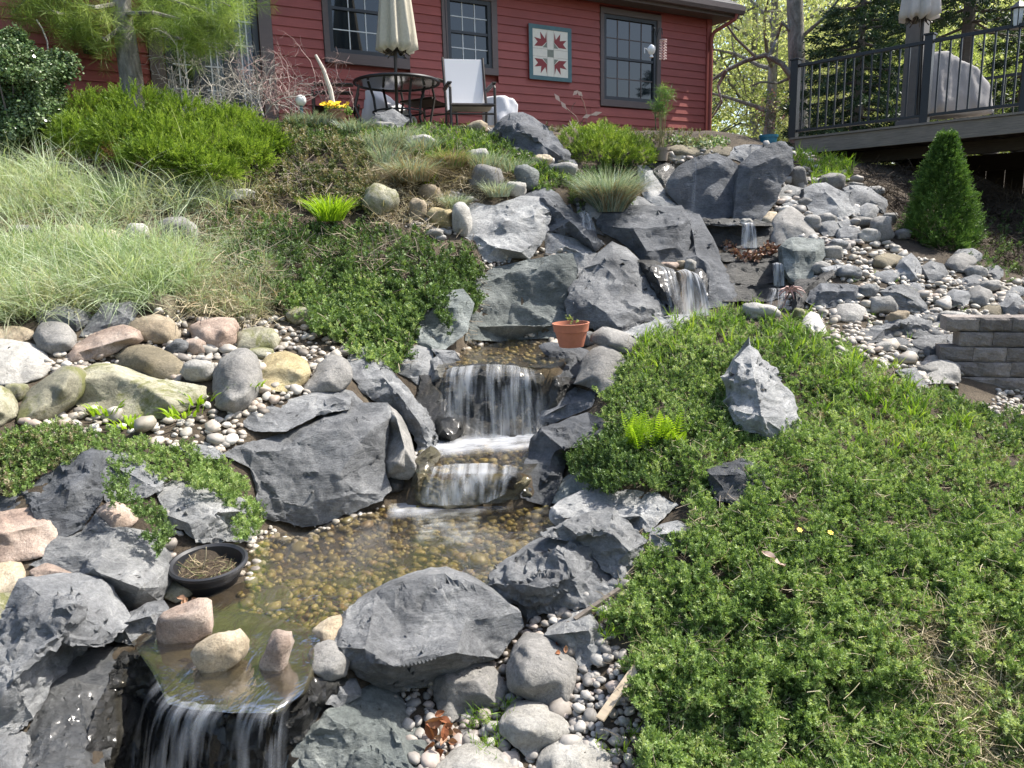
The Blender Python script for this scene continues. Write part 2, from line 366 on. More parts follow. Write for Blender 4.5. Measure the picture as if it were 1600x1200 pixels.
# ------------------------------------------------------------ rocks
def pts(s): return [tuple(float(x) for x in t.split(',')) for t in s.split()]
def rock(label, kind, outline, ridge='', h=.42, tilt=1.0, thick=.6, Y0=None, dv=0, rough=1.0, sink=0, cat='boulder', group=None, extra=5, name=None, smooth=None, edge=None, dy=0, grow=5.0, clear=.02, drape=False):
    o = pts(outline)
    _cu = (min(p[0] for p in o)+max(p[0] for p in o))/2; _cv = (min(p[1] for p in o)+max(p[1] for p in o))/2
    _g = grow/max(20, (max(p[0] for p in o)-min(p[0] for p in o))/2)
    o = [(p[0]+(p[0]-_cu)*_g, p[1]+(p[1]-_cv)*_g) for p in o]; rd = [pts(r) for r in ridge.split('|')] if ridge else []
    us = [p[0] for p in o]; vs = [p[1] for p in o]; ub, ut = max(vs), min(vs); wd = max(us)-min(us); ht = ub-ut
    cu = sum(us)/len(us)
    if Y0 is None:
        low = [p for p in o if p[1] > ub-ht*.25]
        Y0 = float(hitY(np.array(sum(p[0] for p in low)/len(low)), np.array(ub-ht*.04+dv)))
    Y0 += dy
    px = Y0/F
    poly = [Vector(p) for p in o]
    n = len(o); V2 = list(poly); H = [0.0]*n; E = [(i, (i+1) % n) for i in range(n)]
    for r in rd:
        b = len(V2)
        for i, q in enumerate(r):
            V2.append(Vector(q[:2])); H.append((q[2] if len(q) > 2 else h*ht))
            if i: E.append((b+i-1, b+i))
    lr = random.Random(hash(outline) & 0xffff if False else int(abs(us[0]*31+vs[0]*17)))
    size = (wd+ht)/2
    # extra interior points
    dist = lambda p: min((geometry.intersect_point_line(p, poly[i-1], poly[i])[0].xy-p).length if 0 <= geometry.intersect_point_line(p, poly[i-1], poly[i])[1] <= 1 else (p-poly[i]).length for i in range(n))
    tries = 0; added = 0; want = extra + (4 if not rd else 0)
    while added < want and tries < 200:
        tries += 1; p = Vector((lr.uniform(min(us), max(us)), lr.uniform(ut, ub)))
        if not inpoly(np.array(p.x), np.array(p.y), o): continue
        d = dist(p)
        if d < size*.12: continue
        if any((q-p).length < size*.13 for q in V2[n:]): continue
        if rd:   # stay close to the ridge-built facets
            rp = [Vector(q[:2]) for r in rd for q in r]; dr = min((q-p).length for q in rp)
            hh = h*ht*max(.0, d/(d+dr))*lr.uniform(.95, 1.25)
        else: hh = h*ht*min(1, (d/(size*.3)))**.5*lr.uniform(.7, 1.15)
        V2.append(p); H.append(hh); added += 1
    res = geometry.delaunay_2d_cdt(V2, E, [list(range(n))], 1, 1e-4)
    ov, of, orig = res[0], res[2], res[3]
    bm = bmesh.new(); bv = []
    c = P(cu, (ub+ut)/2, Y0)
    for p, og in zip(ov, orig):
        hh = H[og[0]] if og else 0
        Y = Y0 + (tilt*(ub-p.y)-hh)*px
        if 0 < p.y: Y = min(Y, float(hitY(np.array(p.x), np.array(p.y)))-clear-hh*px*.5)
        bv.append((bm.verts.new(Vector(P(p.x, p.y, Y))), p))
    for t in of:
        try: bm.faces.new([bv[i][0] for i in t])
        except ValueError: pass
    bm.normal_update()
    bed = [e for e in bm.edges if len(e.link_faces) == 1]
    # back ring and cap
    cen = sum((v.co for v, _ in bv), Vector())/len(bv)
    T = thick*size*px
    ret = bmesh.ops.extrude_edge_only(bm, edges=bed)
    nv = [g for g in ret['geom'] if isinstance(g, bmesh.types.BMVert)]
    for v in nv:
        v.co = cen+(v.co-cen)*.86; v.co.y += T*.7; v.co.z -= T*.12
    ne = [g for g in ret['geom'] if isinstance(g, bmesh.types.BMEdge) and len(g.link_faces) == 1]
    bc = bm.verts.new(cen+Vector((0, T*1.1, -T*.25)))
    for e in ne:
        bm.faces.new((e.verts[0], e.verts[1], bc))
    bmesh.ops.recalc_face_normals(bm, faces=bm.faces)
    tgt = edge or max(.011, 5.5*px)
    for it in range(7):
        lo = [e for e in bm.edges if e.calc_length() > tgt*1.5 and (e.verts[0].co.y < cen.y+T*.5 or e.calc_length() > tgt*5)]
        if not lo: break
        bmesh.ops.subdivide_edges(bm, edges=lo, cuts=1)
        bmesh.ops.triangulate(bm, faces=[f for f in bm.faces if len(f.verts) > 3])
    if smooth is None: smooth = 0 if kind in ('slate', 'charcoal', 'pale', 'green', 'wetgray') else 1
    for _ in range(smooth): bmesh.ops.smooth_vert(bm, verts=bm.verts, factor=.5, use_axis_x=True, use_axis_y=True, use_axis_z=True)
    bm.normal_update()
    a = size*px
    off = Vector((lr.uniform(0, 50), lr.uniform(0, 50), lr.uniform(0, 50)))
    angular = kind in ('ledge', 'slate', 'charcoal', 'pale', 'green', 'wet', 'wetgray', 'wetbrown')
    Ra = Matrix.Rotation(lr.uniform(-.6, .6), 3, 'Y') @ Matrix.Rotation(lr.uniform(-.5, .5), 3, 'X')
    for v in bm.verts:
        if drape: v.co += v.normal*(noise.fractal((v.co+off)*3.5, 1, 2, 3)*.012+noise.noise(Vector((v.co.x*16, v.co.y*16, v.co.z*3))+off)*.016); continue
        p = v.co+off; nn = v.normal
        d = noise.fractal(p*(2.2/a), 1, 2, 4)*.030*a
        if angular:
            q = Ra @ p; q = Vector((q.x*3.2, q.y*3.2, q.z*7.5))/a*.9+noise.turbulence_vector(p*(2.4/a), 2, False)*.9
            d += (noise.cell(q)-.5)*.020*a*rough + (noise.cell(q*2.3+off)-.5)*.009*a*rough
            d += (noise.ridged_multi_fractal(p*(5/a), .9, 2.1, 4, 1, 2)-1.2)*.008*a
            lq = (Ra @ p).z/a*6.5+noise.fractal(p*(1.7/a), 1, 2, 3)*2.0
            mk = min(1, max(0, noise.noise(p*(1.3/a)+off)*2.2+.5))
            d += ((lq-math.floor(lq))-.5)*.034*a*rough*mk
            v2_ = noise.voronoi(p*(2.1/a)+noise.turbulence_vector(p*(3/a), 2, False)*.35)[0]
            d -= max(0, .06-(v2_[1]-v2_[0]))*.22*a*rough
        else:
            d += noise.fractal(p*(7/a), 1, 2, 3)*.010*a*rough
        d += noise.fractal(p*45, .8, 2, 2)*.0022
        v.co += nn*d
    if angular: bmesh.ops.smooth_vert(bm, verts=bm.verts, factor=.12, use_axis_x=True, use_axis_y=True, use_axis_z=True)
    base = Vector(P(cu, ub, Y0))
    for v in bm.verts: v.co -= base
    me = bpy.data.meshes.new('rock'); bm.to_mesh(me); bm.free()
    me.polygons.foreach_set('use_smooth', [True]*len(me.polygons))
    if angular:
        try: me.set_sharp_from_angle(angle=math.radians(38))
        except Exception: pass
    ob = link(name or {'boulder': 'boulder', 'stone': 'stone', 'slab': 'stone_slab'}[cat], me, RM[kind], label=label, cat=cat, group=group)
    ob.location = base-Vector((0, 0, sink))
    return ob
ICO = {}
def ico(n):
    if n not in ICO:
        bm = bmesh.new(); bmesh.ops.create_icosphere(bm, subdivisions=n, radius=1)
        ICO[n] = (np.array([v.co[:] for v in bm.verts]), np.array([[v.index for v in f.verts] for f in bm.faces])); bm.free()
    return ICO[n]
def cobble(label, kind, u, v, rw, rh, rot=0, dep=.95, group=None, cat='stone', Y0=None, lift=0, name='cobblestone', boxy=.25, sub=3):
    Y = (float(hitY(np.array(float(u)), np.array(float(v+rh*.8)))) if Y0 is None else Y0)+rw*.2*0
    px = Y/F; a, c = rw*px, rh*px*1.06; bdep = (a+c)/2*dep
    V, Fc = ico(sub); V = V.copy()
    lr = random.Random(int(u*13+v*7))
    off = Vector((lr.uniform(0, 99), lr.uniform(0, 99), lr.uniform(0, 99)))
    e = 1-boxy*.6
    V = np.sign(V)*np.abs(V)**e; V /= np.power((np.abs(V)**(2.6)).sum(1), 1/2.6)[:, None]*.98
    for i in range(len(V)):
        p = Vector(V[i])
        k = 1+noise.noise(p*1.1+off)*.30+noise.noise(p*2.4+off)*.16+noise.fractal(p*6+off, 1, 2, 2)*.02
        V[i] *= k
    V = V*np.array([a, bdep, c]); r = math.radians(-rot)
    x = V[:, 0]*math.cos(r)-V[:, 2]*math.sin(r); z = V[:, 0]*math.sin(r)+V[:, 2]*math.cos(r); V = np.c_[x, V[:, 1], z]
    o = link(name, mesh_np('cobble', V, Fc, True), RM[kind], label=label, cat=cat, group=group)
    cpt = P(u, v, Y); o.location = Vector(cpt)+Vector((0, bdep*.15, lift)); return o

# --- left bank, upper row
rock('whitish tan boulder at the left edge beside a tilted mossy oblong stone', 'white', '0,529 32,533 63,549 76,570 62,589 32,599 -30,600 -46,560 -30,535', h=.45, dy=.1)
rock('tilted yellow green oblong boulder leaning between left edge boulder and long mossy slab', 'mossy', '29,659 30,638 45,612 63,593 95,570 118,573 126,592 112,621 82,649 50,661', h=.5, smooth=2)
rock('mossy yellow stone cut by the left edge below the whitish tan boulder', 'mossy', '-30,600 0,608 14,630 12,650 -15,668 -40,660', h=.5)
rock('long lichen covered slab boulder lying under the brown oval stone', 'mossy', '119,583 152,568 177,570 215,587 253,595 316,605 314,622 280,645 266,654 190,657 127,645 116,627', '128,592 180,586 230,605 262,628', h=.45)
rock('brown olive oval stone resting on top of the long lichen slab', 'brown', '179,557 190,543 222,535 253,545 280,562 289,577 269,594 222,589 184,573', h=.6, Y0=4.6, smooth=3)
rock('long pinkish sandstone rock behind the brown oval stone', 'pink', '107,554 118,538 152,518 190,507 212,517 215,530 203,537 180,551 139,563 109,565', '120,550 160,540 205,528')
rock('round tan pink cobble behind the long pinkish sandstone rock', 'tan', '201,510 212,495 238,489 262,492 276,508 277,525 262,535 235,535 210,528', h=.6, smooth=3)
rock('reddish pink rounded cobble below the dry grass', 'pink', '296,514 312,498 340,492 366,497 370,512 364,535 345,546 320,544 302,532', h=.6, smooth=3)
rock('pale green rounded cobble right of the reddish cobble', 'mossy', '370,527 376,512 400,508 428,513 434,528 428,544 398,549 374,545', h=.6, smooth=3)
rock('angular ochre yellow boulder on the gravel beside the tall grey boulder', 'yellow', '404,572 421,553 445,550 475,561 482,581 472,600 457,610 424,609 410,595', '418,580 445,575 470,585', h=.4)
rock('tall grey egg shaped boulder standing on the white gravel', 'gray', '334,583 345,557 372,542 393,550 402,576 403,605 390,630 368,641 342,634 334,608', h=.5, smooth=3)
cobble('small pale stone between the brown oval stone and the tall grey boulder', 'white', 308, 580, 24, 15)
rock('squat grey rounded stone left of the long pinkish rock', 'gray', '52,525 60,505 80,500 103,506 112,528 108,545 80,551 62,545', h=.5, smooth=2)
rock('dark grey stone half under the drooping pale grass', 'slate', '55,485 89,472 127,486 136,503 117,517 63,502', h=.5)
rock('grey violet slab leaning behind the long pinkish rock', 'slate', '127,524 139,503 161,475 203,471 204,503 177,515', h=.3)
rock('brown block shaped stone under the right end of the pale grass', 'brown', '225,460 240,456 266,462 272,486 263,496 228,483', h=.4)
rock('flat tan stone at the left edge above the whitish tan boulder', 'tan', '-20,510 20,508 45,514 49,528 20,536 -20,536', h=.5, dy=.05)
cobble('small violet grey flat stone near the reddish cobble', 'slate', 276, 545, 18, 12, -30)
cobble('small rounded violet stone directly below the reddish cobble', 'pink', 306, 543, 17, 12, 10)
cobble('thin mossy flat stone under the pale green cobble', 'mossy', 405, 553, 22, 8)
cobble('dark mossy stone squeezed behind the tilted oblong boulder', 'mossy', 22, 614, 16, 14)
rock('grey tan fractured stone under creeping juniper left of the big tilted slab', 'gray', '476,608 497,571 515,553 540,562 548,587 532,608 490,611', h=.4)
G = 'stones half hidden between the two bands of grass'
for (u, v, a, c, k, l) in [(113,364,16,11,'tan','left tan stone showing between the two bands of pale grass'),(165,370,16,11,'tan','middle tan stone showing between the two bands of pale grass'),(213,364,17,15,'white','whitish stone between the grass bands under dry stems'),(278,360,25,19,'gray','larger grey stone at the right end of the grass bands'),(41,362,20,10,'gray','flat grey stone between grass bands near the left edge'),(371,306,26,9,'white','flat pale stone under the right end of the bright juniper'),(60,262,26,9,'gray','flat grey stone in the shade below the holly bush')]:
    cobble(l, k, u, v, a, c, group=G)
# --- centre left
rock('flat charcoal slab lying on top of the huge grey boulder', 'slate', '385,653 401,639 445,625 483,614 530,607 545,621 541,640 501,647 448,673 401,672 386,666', '397,643,14 446,645,16 538,628,10', dy=-.05, tilt=2.2, thick=.5)
rock('thin slab end behind the flat charcoal slab', 'slate', '528,607 548,612 563,627 558,638 538,637', h=.3)
rock('huge grey slate boulder with a layered face beside the lower pool', 'slate', '344,710 376,696 448,678 501,650 551,637 601,634 611,653 601,700 594,721 606,769 594,781 558,797 501,821 472,826 415,807 401,778 392,732', '398,705,45 437,703,62 501,675,66 526,676,66 579,671,56 604,657,12|401,770,10 480,790,40 560,770,34|470,735,62 530,740,64', h=.4, extra=2, rough=.65)
rock('reddish grey boulder tucked right of the huge slate boulder', 'gray', '608,637 626,655 640,689 648,728 636,741 604,737 595,714 602,678', '618,650 632,700 622,725', h=.6)
rock('big leaning slate slab left of the middle waterfall', 'slate', '544,553 558,537 579,541 594,557 615,582 633,607 661,639 679,671 682,689 663,709 647,701 643,678 615,645 579,627 551,595 541,575', '575,560,30 600,590,42 630,625,42 655,660,38 668,688,22', h=.4, rough=.9)
rock('pale lumpy stone under trailing juniper above the middle waterfall', 'pale', '604,561 625,548 651,539 672,546 675,580 668,601 651,597 622,580', '625,565 655,570', h=.4)
rock('greenish grey rounded stone above the pale lumpy stone', 'green', '636,514 661,512 684,539 674,548 651,534', h=.4)
rock('small dark upright rock at the left end of the upper pool', 'slate', '674,564 686,556 694,578 691,591 672,594', h=.4)
rock('small flat grey rock at the gravel edge of the upper pool', 'slate', '676,546 708,550 716,562 694,570', h=.4)
rock('greenish upright slab half covered by hanging juniper', 'green', '657,500 672,465 721,456 739,476 727,517 697,541 682,546', '680,480 715,480', h=.25)
rock('dark wet rock at the foot of the middle waterfall', 'wet', '683,652 704,645 722,658 721,676 705,690 684,683', h=.6)
rock('dark round rock poking out of the small lower cascade', 'wet', '781,736 804,731 815,746 808,764 784,764', h=.6, Y0=4.1)
rock('small black rock below the reddish grey boulder', 'wet', '602,737 629,747 628,766 606,770', h=.5)
rock('wet mossy curb stone along the left of the small middle pool', 'wetbrown', '648,720 672,698 690,714 668,742 658,772 645,756', h=.5)
rock('wide black wet ledge boulder behind the middle waterfall', 'wet', '684,588 705,575 745,570 800,570 845,579 872,593 872,640 835,690 780,698 700,698 682,640', '700,592,10 760,586,14 830,590,12|700,650,8 780,655,14 840,640,8', h=.15, Y0=5.05, tilt=.3, smooth=1)
rock('dark wet cheek rock right of the middle waterfall', 'wet', '862,575 885,590 900,600 870,640 838,668 850,620', h=.3, Y0=5.15)
rock('dark wet rock left of the middle waterfall under the leaning slab', 'wet', '655,590 690,580 694,620 690,690 670,700 655,640', h=.3, Y0=5.15)
rock('low brown wet ledge of the small lower cascade', 'wetbrown', '650,756 662,744 700,740 790,740 826,746 830,778 750,792 690,794 650,786', '670,748,8 740,744,9 810,750,8', h=.15, Y0=4.24, tilt=.3, smooth=2, clear=.03)
# --- centre right
rock('dark slate boulder under the terracotta pot', 'charcoal', '845,543 852,536 877,538 917,547 925,563 917,585 890,602 873,587 861,565', '852,545,14 885,550,26 915,555,16', h=.4, tilt=1.8, dy=.05)
rock('rounded grey boulder right of the pot boulder', 'gray', '917,553 937,540 970,551 975,573 963,598 937,614 917,602 899,598', h=.4)
rock('light grey flattened stone just right of the terracotta pot', 'gray', '928,520 943,509 983,521 997,537 980,552 950,545 925,532', h=.5, dy=-.1)
cobble('small dark stone touching the terracotta pot on its right', 'gray', 921, 530, 9, 11)
rock('long flat pale rock between the central slab and the grass mound', 'pale', '975,518 1017,500 1050,491 1080,492 1086,503 1050,515 1000,529', h=.4)
rock('dark angular slate right of the middle waterfall foot', 'charcoal', '822,678 827,660 855,633 883,607 900,605 930,617 922,637 880,655 843,671 827,689', '850,650 890,630', h=.35)
rock('dark block boulder with a flat pale top right of the cascade', 'charcoal', '815,752 827,703 840,677 847,670 900,650 917,647 957,673 923,690 892,712 880,740 860,787 817,776', '847,673,36 883,702,60 900,700,40|845,760,14', h=.3)
rock('greenish dark slab under overhanging juniper right of the pool', 'green', '865,785 883,750 910,735 952,737 952,760 895,792', h=.3)
rock('wide flat light grey slab on the right shore of the lower pool', 'pale', '865,790 910,767 967,762 1017,768 1055,790 1030,812 1018,828 997,830 937,836 883,836 865,812', '880,808,50 940,812,56 1000,806,50 1030,800,25', h=.2, tilt=1.6)
rock('small grey rock poking from the juniper right of the pool slabs', 'slate', '1018,835 1037,823 1063,817 1079,827 1074,849 1050,864 1023,864', '1030,835 1065,832', h=.4)
rock('bright silvery pointed slate standing in the creeping juniper slope', 'pale', '1133,590 1150,566 1163,550 1172,534 1187,551 1207,567 1217,587 1240,623 1251,657 1235,692 1197,686 1150,660 1141,637 1145,610', '1172,545,14 1178,590,40 1190,630,52|1146,640,20 1190,648,56 1243,650,20', h=.3, rough=1.6)
rock('dark blocky slate with a pale top sunk in the juniper slope', 'charcoal', '1103,735 1150,723 1163,716 1183,726 1205,740 1196,767 1180,792 1150,790 1117,779 1111,752', '1112,742,18 1155,738,32 1175,744,30 1198,742,10', h=.4, rough=1.3)
# --- bottom centre
rock('large grey boulder with a broad sloping top at the front of the pool', 'slate', '525,969 547,946 590,926 630,909 660,900 694,896 750,918 810,957 818,978 775,1027 745,1037 700,1064 615,1083 574,1061 550,1036 527,1010', '532,990,40 570,1014,110 578,1036,110 615,1042,120 712,1020,110 745,1026,50', h=.3, rough=.6, extra=2, tilt=.55)
rock('large rugged slate boulder on the near right shore of the pool', 'slate', '763,901 776,884 810,868 844,852 896,834 915,841 945,870 967,892 977,912 967,922 915,948 859,952 825,970 806,952 780,933 761,916', '775,910,25 851,918,68 892,901,66 937,909,40 968,907,10|880,862,55', h=.4, rough=1.5)
rock('pitted grey slate ridge behind the rugged shore boulder', 'pale', '843,838 881,820 920,806 958,795 985,818 1012,845 1007,866 985,890 975,915 940,890 900,850', '900,835 950,830 985,860', h=.35, rough=1.5)
rock('upright light grey slab beside the stick near the juniper', 'pale', '855,993 885,972 919,957 934,976 938,1014 930,1031 907,1046 896,1023', '880,990 920,985', h=.4)
rock('rounded brown grey boulder between cobbles at bottom centre', 'gray', '793,1047 802,1015 812,1000 844,993 881,1012 900,1040 897,1070 884,1098 866,1112 836,1098 799,1076', h=.45, smooth=3)
rock('grey faceted cobble in front of the large sloping boulder', 'gray', '679,1059 695,1042 712,1031 727,1027 772,1045 790,1077 776,1102 735,1109 709,1128 690,1117 682,1089', '700,1065 745,1062 760,1085', h=.4)
rock('pale speckled cobble with green weeds at its left', 'white', '780,1130 795,1107 840,1101 881,1124 891,1145 870,1160 847,1170 829,1188 810,1170 784,1148', h=.5, smooth=3)
rock('pale cream boulder cut by the bottom edge right of centre', 'white', '840,1190 855,1172 881,1158 915,1157 949,1180 968,1230 835,1235', h=.5, smooth=2, Y0=2.2)
rock('pale cream boulder cut by the bottom edge beside dead leaves', 'white', '680,1205 700,1185 720,1171 761,1174 800,1194 812,1235 670,1235', h=.5, smooth=2, Y0=2.2)
rock('large greenish scratched slate at the bottom edge right of the falls', 'green', '472,1156 510,1111 545,1092 581,1077 607,1075 625,1100 641,1130 664,1186 672,1240 440,1240 452,1190', '520,1125 580,1100 605,1120 630,1170', h=.3, Y0=2.22, tilt=1.4, rough=.7)
rock('small rounded grey green stone left of the large sloping boulder', 'gray', '483,1021 496,1003 512,1000 527,1005 547,1029 538,1054 512,1063 488,1049', h=.5, smooth=3)
rock('small tan block touching the left tip of the large sloping boulder', 'tan', '490,984 512,967 529,965 530,1002 508,1005 493,997', h=.5)
rock('small bluish slate wedge under the grey green stone', 'slate', '512,1098 529,1070 553,1066 562,1087 532,1104', h=.4)
# --- spillway and stones on it
sp = [PZ(u, v, -1.478) for u, v in [(205,1003),(250,975),(300,948),(400,955),(480,980),(495,1020),(484,1055),(466,1084),(446,1094),(432,1112),(415,1117),(400,1106),(384,1104),(362,1116),(345,1108),(330,1101),(312,1110),(296,1108),(280,1099),(262,1098),(250,1082),(246,1062),(236,1045),(222,1030)]]
bm = bmesh.new(); top = bm.faces.new([bm.verts.new(p) for p in sp])
ex = bmesh.ops.extrude_face_region(bm, geom=[top])
for g_ in ex['geom']:
    if isinstance(g_, bmesh.types.BMVert): g_.co.z -= .07; g_.co.y += .10
bmesh.ops.recalc_face_normals(bm, faces=bm.faces); bmesh.ops.triangulate(bm, faces=bm.faces)
for _ in range(6):
    bmesh.ops.subdivide_edges(bm, edges=[e for e in bm.edges if e.calc_length() > .025], cuts=1); bmesh.ops.triangulate(bm, faces=bm.faces)
[bmesh.ops.smooth_vert(bm, verts=bm.verts, factor=.5, use_axis_x=True, use_axis_y=True, use_axis_z=True) for _ in range(3)]; bm.normal_update()
for v_ in bm.verts: v_.co += v_.normal*(noise.fractal(v_.co*9, 1, 2, 4)*.006)-Vector((0, 0, .004))
me = bpy.data.meshes.new('slab'); bm.to_mesh(me); bm.free(); me.polygons.foreach_set('use_smooth', [True]*len(me.polygons))
link('stone_slab', me, RM['wetbrown'], label='wet olive brown spillway slab at the head of the lowest waterfall', cat='slab')
cobble('pink boulder at the head of the lowest waterfall', 'pink', 289, 974, 46, 31, -18, Y0=float(PZ(289, 1000, -1.464)[1])+.03, boxy=.8, name='boulder', cat='boulder', dep=.8)
cobble('round tan stone in the middle of the spillway slab', 'tan', 344, 1021, 44, 31, -32, Y0=float(PZ(344, 1046, -1.464)[1])+.03, boxy=.6, name='boulder', cat='boulder', dep=.85)
cobble('small upright pinkish stone on the right of the spillway', 'pink', 433, 1019, 22, 33, 15, Y0=float(PZ(433, 1046, -1.464)[1])+.03, boxy=.4, name='boulder', cat='boulder')
rock('black wet cliff rock left of the lowest waterfall', 'wet', '175,1000 215,1000 248,1030 262,1110 240,1240 100,1240 140,1150 165,1080', h=.15, Y0=2.5, tilt=.5)
rock('black wet rock face behind the lowest falling water', 'wet', '235,1095 300,1105 350,1115 420,1122 470,1080 480,1240 220,1240', h=.1, Y0=2.58, tilt=.1, thick=.2)
rock('dark rock right of the lowest waterfall', 'wet', '430,1125 478,1055 520,1062 556,1070 516,1110 475,1158 440,1240 425,1180', h=.25, Y0=2.45)
# --- bottom left
rock('huge slate boulder at the left of the lowest waterfall', 'slate', '31,910 91,906 122,913 140,934 150,955 171,986 177,998 158,1013 115,1027 98,1020 80,1072 56,1122 0,1164 -50,1170 -60,990 -10,985 10,950', '60,925,40 120,950,66 90,1000,86 20,1060,90|140,965,40 120,1010,40', h=.35, rough=1.2)
rock('wet glistening slab sloping below the huge left boulder', 'wetgray', '100,1020 158,1009 180,1037 168,1075 150,1110 140,1148 132,1240 5,1240 35,1165 56,1121 77,1070', h=.2, tilt=1.6, Y0=2.28)
rock('dark slate fragment in the bottom left corner', 'slate', '-40,1160 0,1155 33,1160 21,1240 -40,1240', h=.3, Y0=2.15)
rock('grey rock between the pebbles and the pink boulder', 'slate', '170,976 196,960 227,945 245,944 255,958 247,990 210,1006 182,1002', '190,975 235,962', h=.5)
rock('big pale slate block left of the black bowl', 'pale', '47,883 69,872 81,841 130,832 184,825 237,842 250,847 262,881 263,911 247,939 203,949 150,930 116,911', '134,868,60 150,893,100 219,919,96 260,917,20|120,900,30', h=.3, rough=.5, extra=1)
rock('pinkish flat topped stone block at the left edge', 'pink', '-45,805 0,801 47,793 76,812 82,844 66,868 0,880 -45,880', '-45,833,40 10,832,40 74,818,15', h=.3, rough=1)
rock('dark pyramid shaped slate behind the pinkish block', 'charcoal', '-45,780 0,775 31,766 63,741 95,722 125,704 144,708 157,766 157,784 131,821 106,836 78,839 47,800 -45,805', '60,790,40 110,760,46 140,740,24', h=.3, rough=1.1)
rock('slate slab shaded by juniper right of the pyramid slate', 'slate', '144,709 169,705 219,727 252,753 247,768 219,777 170,787 156,762', '165,724,20 215,745,26 243,760,10', h=.3)
rock('bright pale boulder under trailing juniper above the bowl', 'pale', '243,766 281,747 300,750 340,770 375,790 386,806 390,843 306,846 272,821 257,802', '272,809,40 294,817,62 338,801,60 380,799,22', h=.2, rough=1)
rock('small pink wedge stone leaning on the dark pyramid slate', 'pink', '150,800 175,783 190,788 210,812 202,822 175,827', '160,800 190,806', h=.4)
rock('dark flank stone below the small pink wedge', 'slate', '124,836 150,802 176,827 170,840', h=.3)
rock('pink brick shaped stone on the huge left boulder', 'pink', '48,893 75,877 111,891 112,910 84,910 58,906', '75,890 108,896', h=.4)
rock('tan stone below the pinkish block at the left edge', 'tan', '-25,878 28,877 31,916 19,930 -25,933', h=.3)
rock('mossy tan stone under the tan left edge stone', 'mossy', '-25,933 22,925 18,960 -25,980', h=.3)
rock('small mossy yellow stone touching the black bowl', 'mossy', '255,916 281,905 299,914 298,929 275,940 256,932', h=.4)
rock('half buried flat slate left of the huge layered boulder', 'slate', '277,699 310,694 338,700 344,716 300,715', h=.3)
rock('dark rock in the water near the black bowl', 'wetbrown', '398,940 415,922 440,914 452,925 444,945 415,954', h=.4, dy=.03)
# --- rocks around the upper falls, left
rock('big bright slate boulder with a dark underside above the wall slab', 'pale', '714,352 725,322 747,315 774,324 800,311 825,306 841,307 860,330 856,356 845,382 826,403 800,407 766,411 751,403 740,381', '740,364,20 774,386,42 815,394,38 834,380,20|790,345,36 835,335,30', h=.3, rough=1)
rock('dark slate ridge right of the bright boulder', 'charcoal', '819,307 835,297 852,291 875,304 897,330 927,358 943,379 927,390 912,381 890,368 860,362', '850,310 890,345 920,372', h=.4)
rock('smaller dark slate between the wall slab and the central boulder', 'slate', '852,364 882,371 912,379 929,390 933,416 905,437 890,403 856,396', '870,380 910,395', h=.3)
rock('big rectangular slate slab standing as a wall behind the upper pool', 'green', '731,529 735,500 738,472 742,435 770,422 800,412 845,404 890,400 900,420 895,442 884,480 891,510 865,525 800,529', '745,445,10 800,424,14 880,414,10|745,510,8 870,508,10', h=.1, tilt=.35, thick=.5, rough=.5, extra=2)
rock('large dark slate boulder with an overhanging face below the fescue', 'charcoal', '942,330 955,322 972,319 1010,324 1062,322 1077,345 1078,382 1068,405 1025,418 1002,414 993,390 962,375 942,364 933,349', '945,352,14 990,358,44 1060,350,32|1010,392,34 1060,385,24', h=.3, rough=.7)
rock('light slate shoulder left of the highest wall slabs', 'pale', '1000,262 1017,260 1030,280 1042,300 1068,319 1066,326 1040,325 1010,313 1004,292', h=.3)
rock('pale sunlit rock below the dried end of the fescue', 'pale', '974,315 986,303 1005,310 1022,320 1026,328 990,328', h=.4)
rock('large central faceted slate boulder in the upper cascade', 'slate', '884,476 894,450 915,420 935,394 957,379 980,388 997,403 1025,433 1046,465 1049,482 1030,495 1002,504 976,519 912,512 888,493', '897,452,18 925,475,44 946,488,50 972,490,48 1002,478,36 1035,476,14|958,400,30 985,430,40', h=.3, rough=.9)
rock('wet rock with water sheeting over it in the upper cascade', 'wet', '992,404 1025,408 1050,420 1060,450 1068,488 1046,494 1030,470', h=.3, dy=-.1)
rock('tall narrow slate leaning between the two upper falls', 'charcoal', '1073,341 1096,341 1108,360 1116,375 1127,405 1140,430 1150,454 1143,469 1107,474 1092,425 1072,405 1073,382', '1095,350,10 1108,400,22 1125,450,22', h=.4, rough=.7)
rock('small wet rock splitting the white upper fall', 'wet', '1078,424 1095,418 1103,430 1104,460 1094,450', h=.3, Y0=6.75)
rock('large slate wall slab darkened for shade at the top of the waterfall', 'charcoal', '1044,287 1050,275 1059,266 1081,251 1119,241 1151,259 1156,277 1150,322 1135,338 1081,339 1064,319 1047,300', '1060,280,8 1119,252,10 1145,268,6', h=.08, tilt=.35, rough=.45, extra=2)
rock('second slate wall slab darkened for shade at the top right of the waterfall', 'charcoal', '1154,277 1160,255 1194,232 1224,226 1234,236 1236,266 1218,289 1213,311 1190,339 1149,339 1152,304', '1175,262,14 1215,245,14', h=.12, tilt=.35, rough=.6)
rock('black wet rock at the left of the top wall slab', 'wet', '1002,262 1020,250 1045,256 1058,266 1042,300 1020,278', h=.3)
rock('wide black ledge under the top waterfall pool', 'ledge', '1080,345 1100,341 1160,343 1212,346 1214,352 1213,384 1127,388 1100,370', '1095,349,22 1160,352,30 1208,353,22', h=.2, Y0=7.62, tilt=.6)
rock('dark flat ledge stone holding fallen leaves', 'ledge', '1124,394 1150,388 1215,388 1227,396 1222,408 1130,408', h=.35, Y0=7.3, tilt=1.5)
rock('black block stone under the leaf covered ledge', 'ledge', '1140,408 1160,402 1222,407 1229,435 1190,444 1145,442 1132,425', h=.3, Y0=7.12)
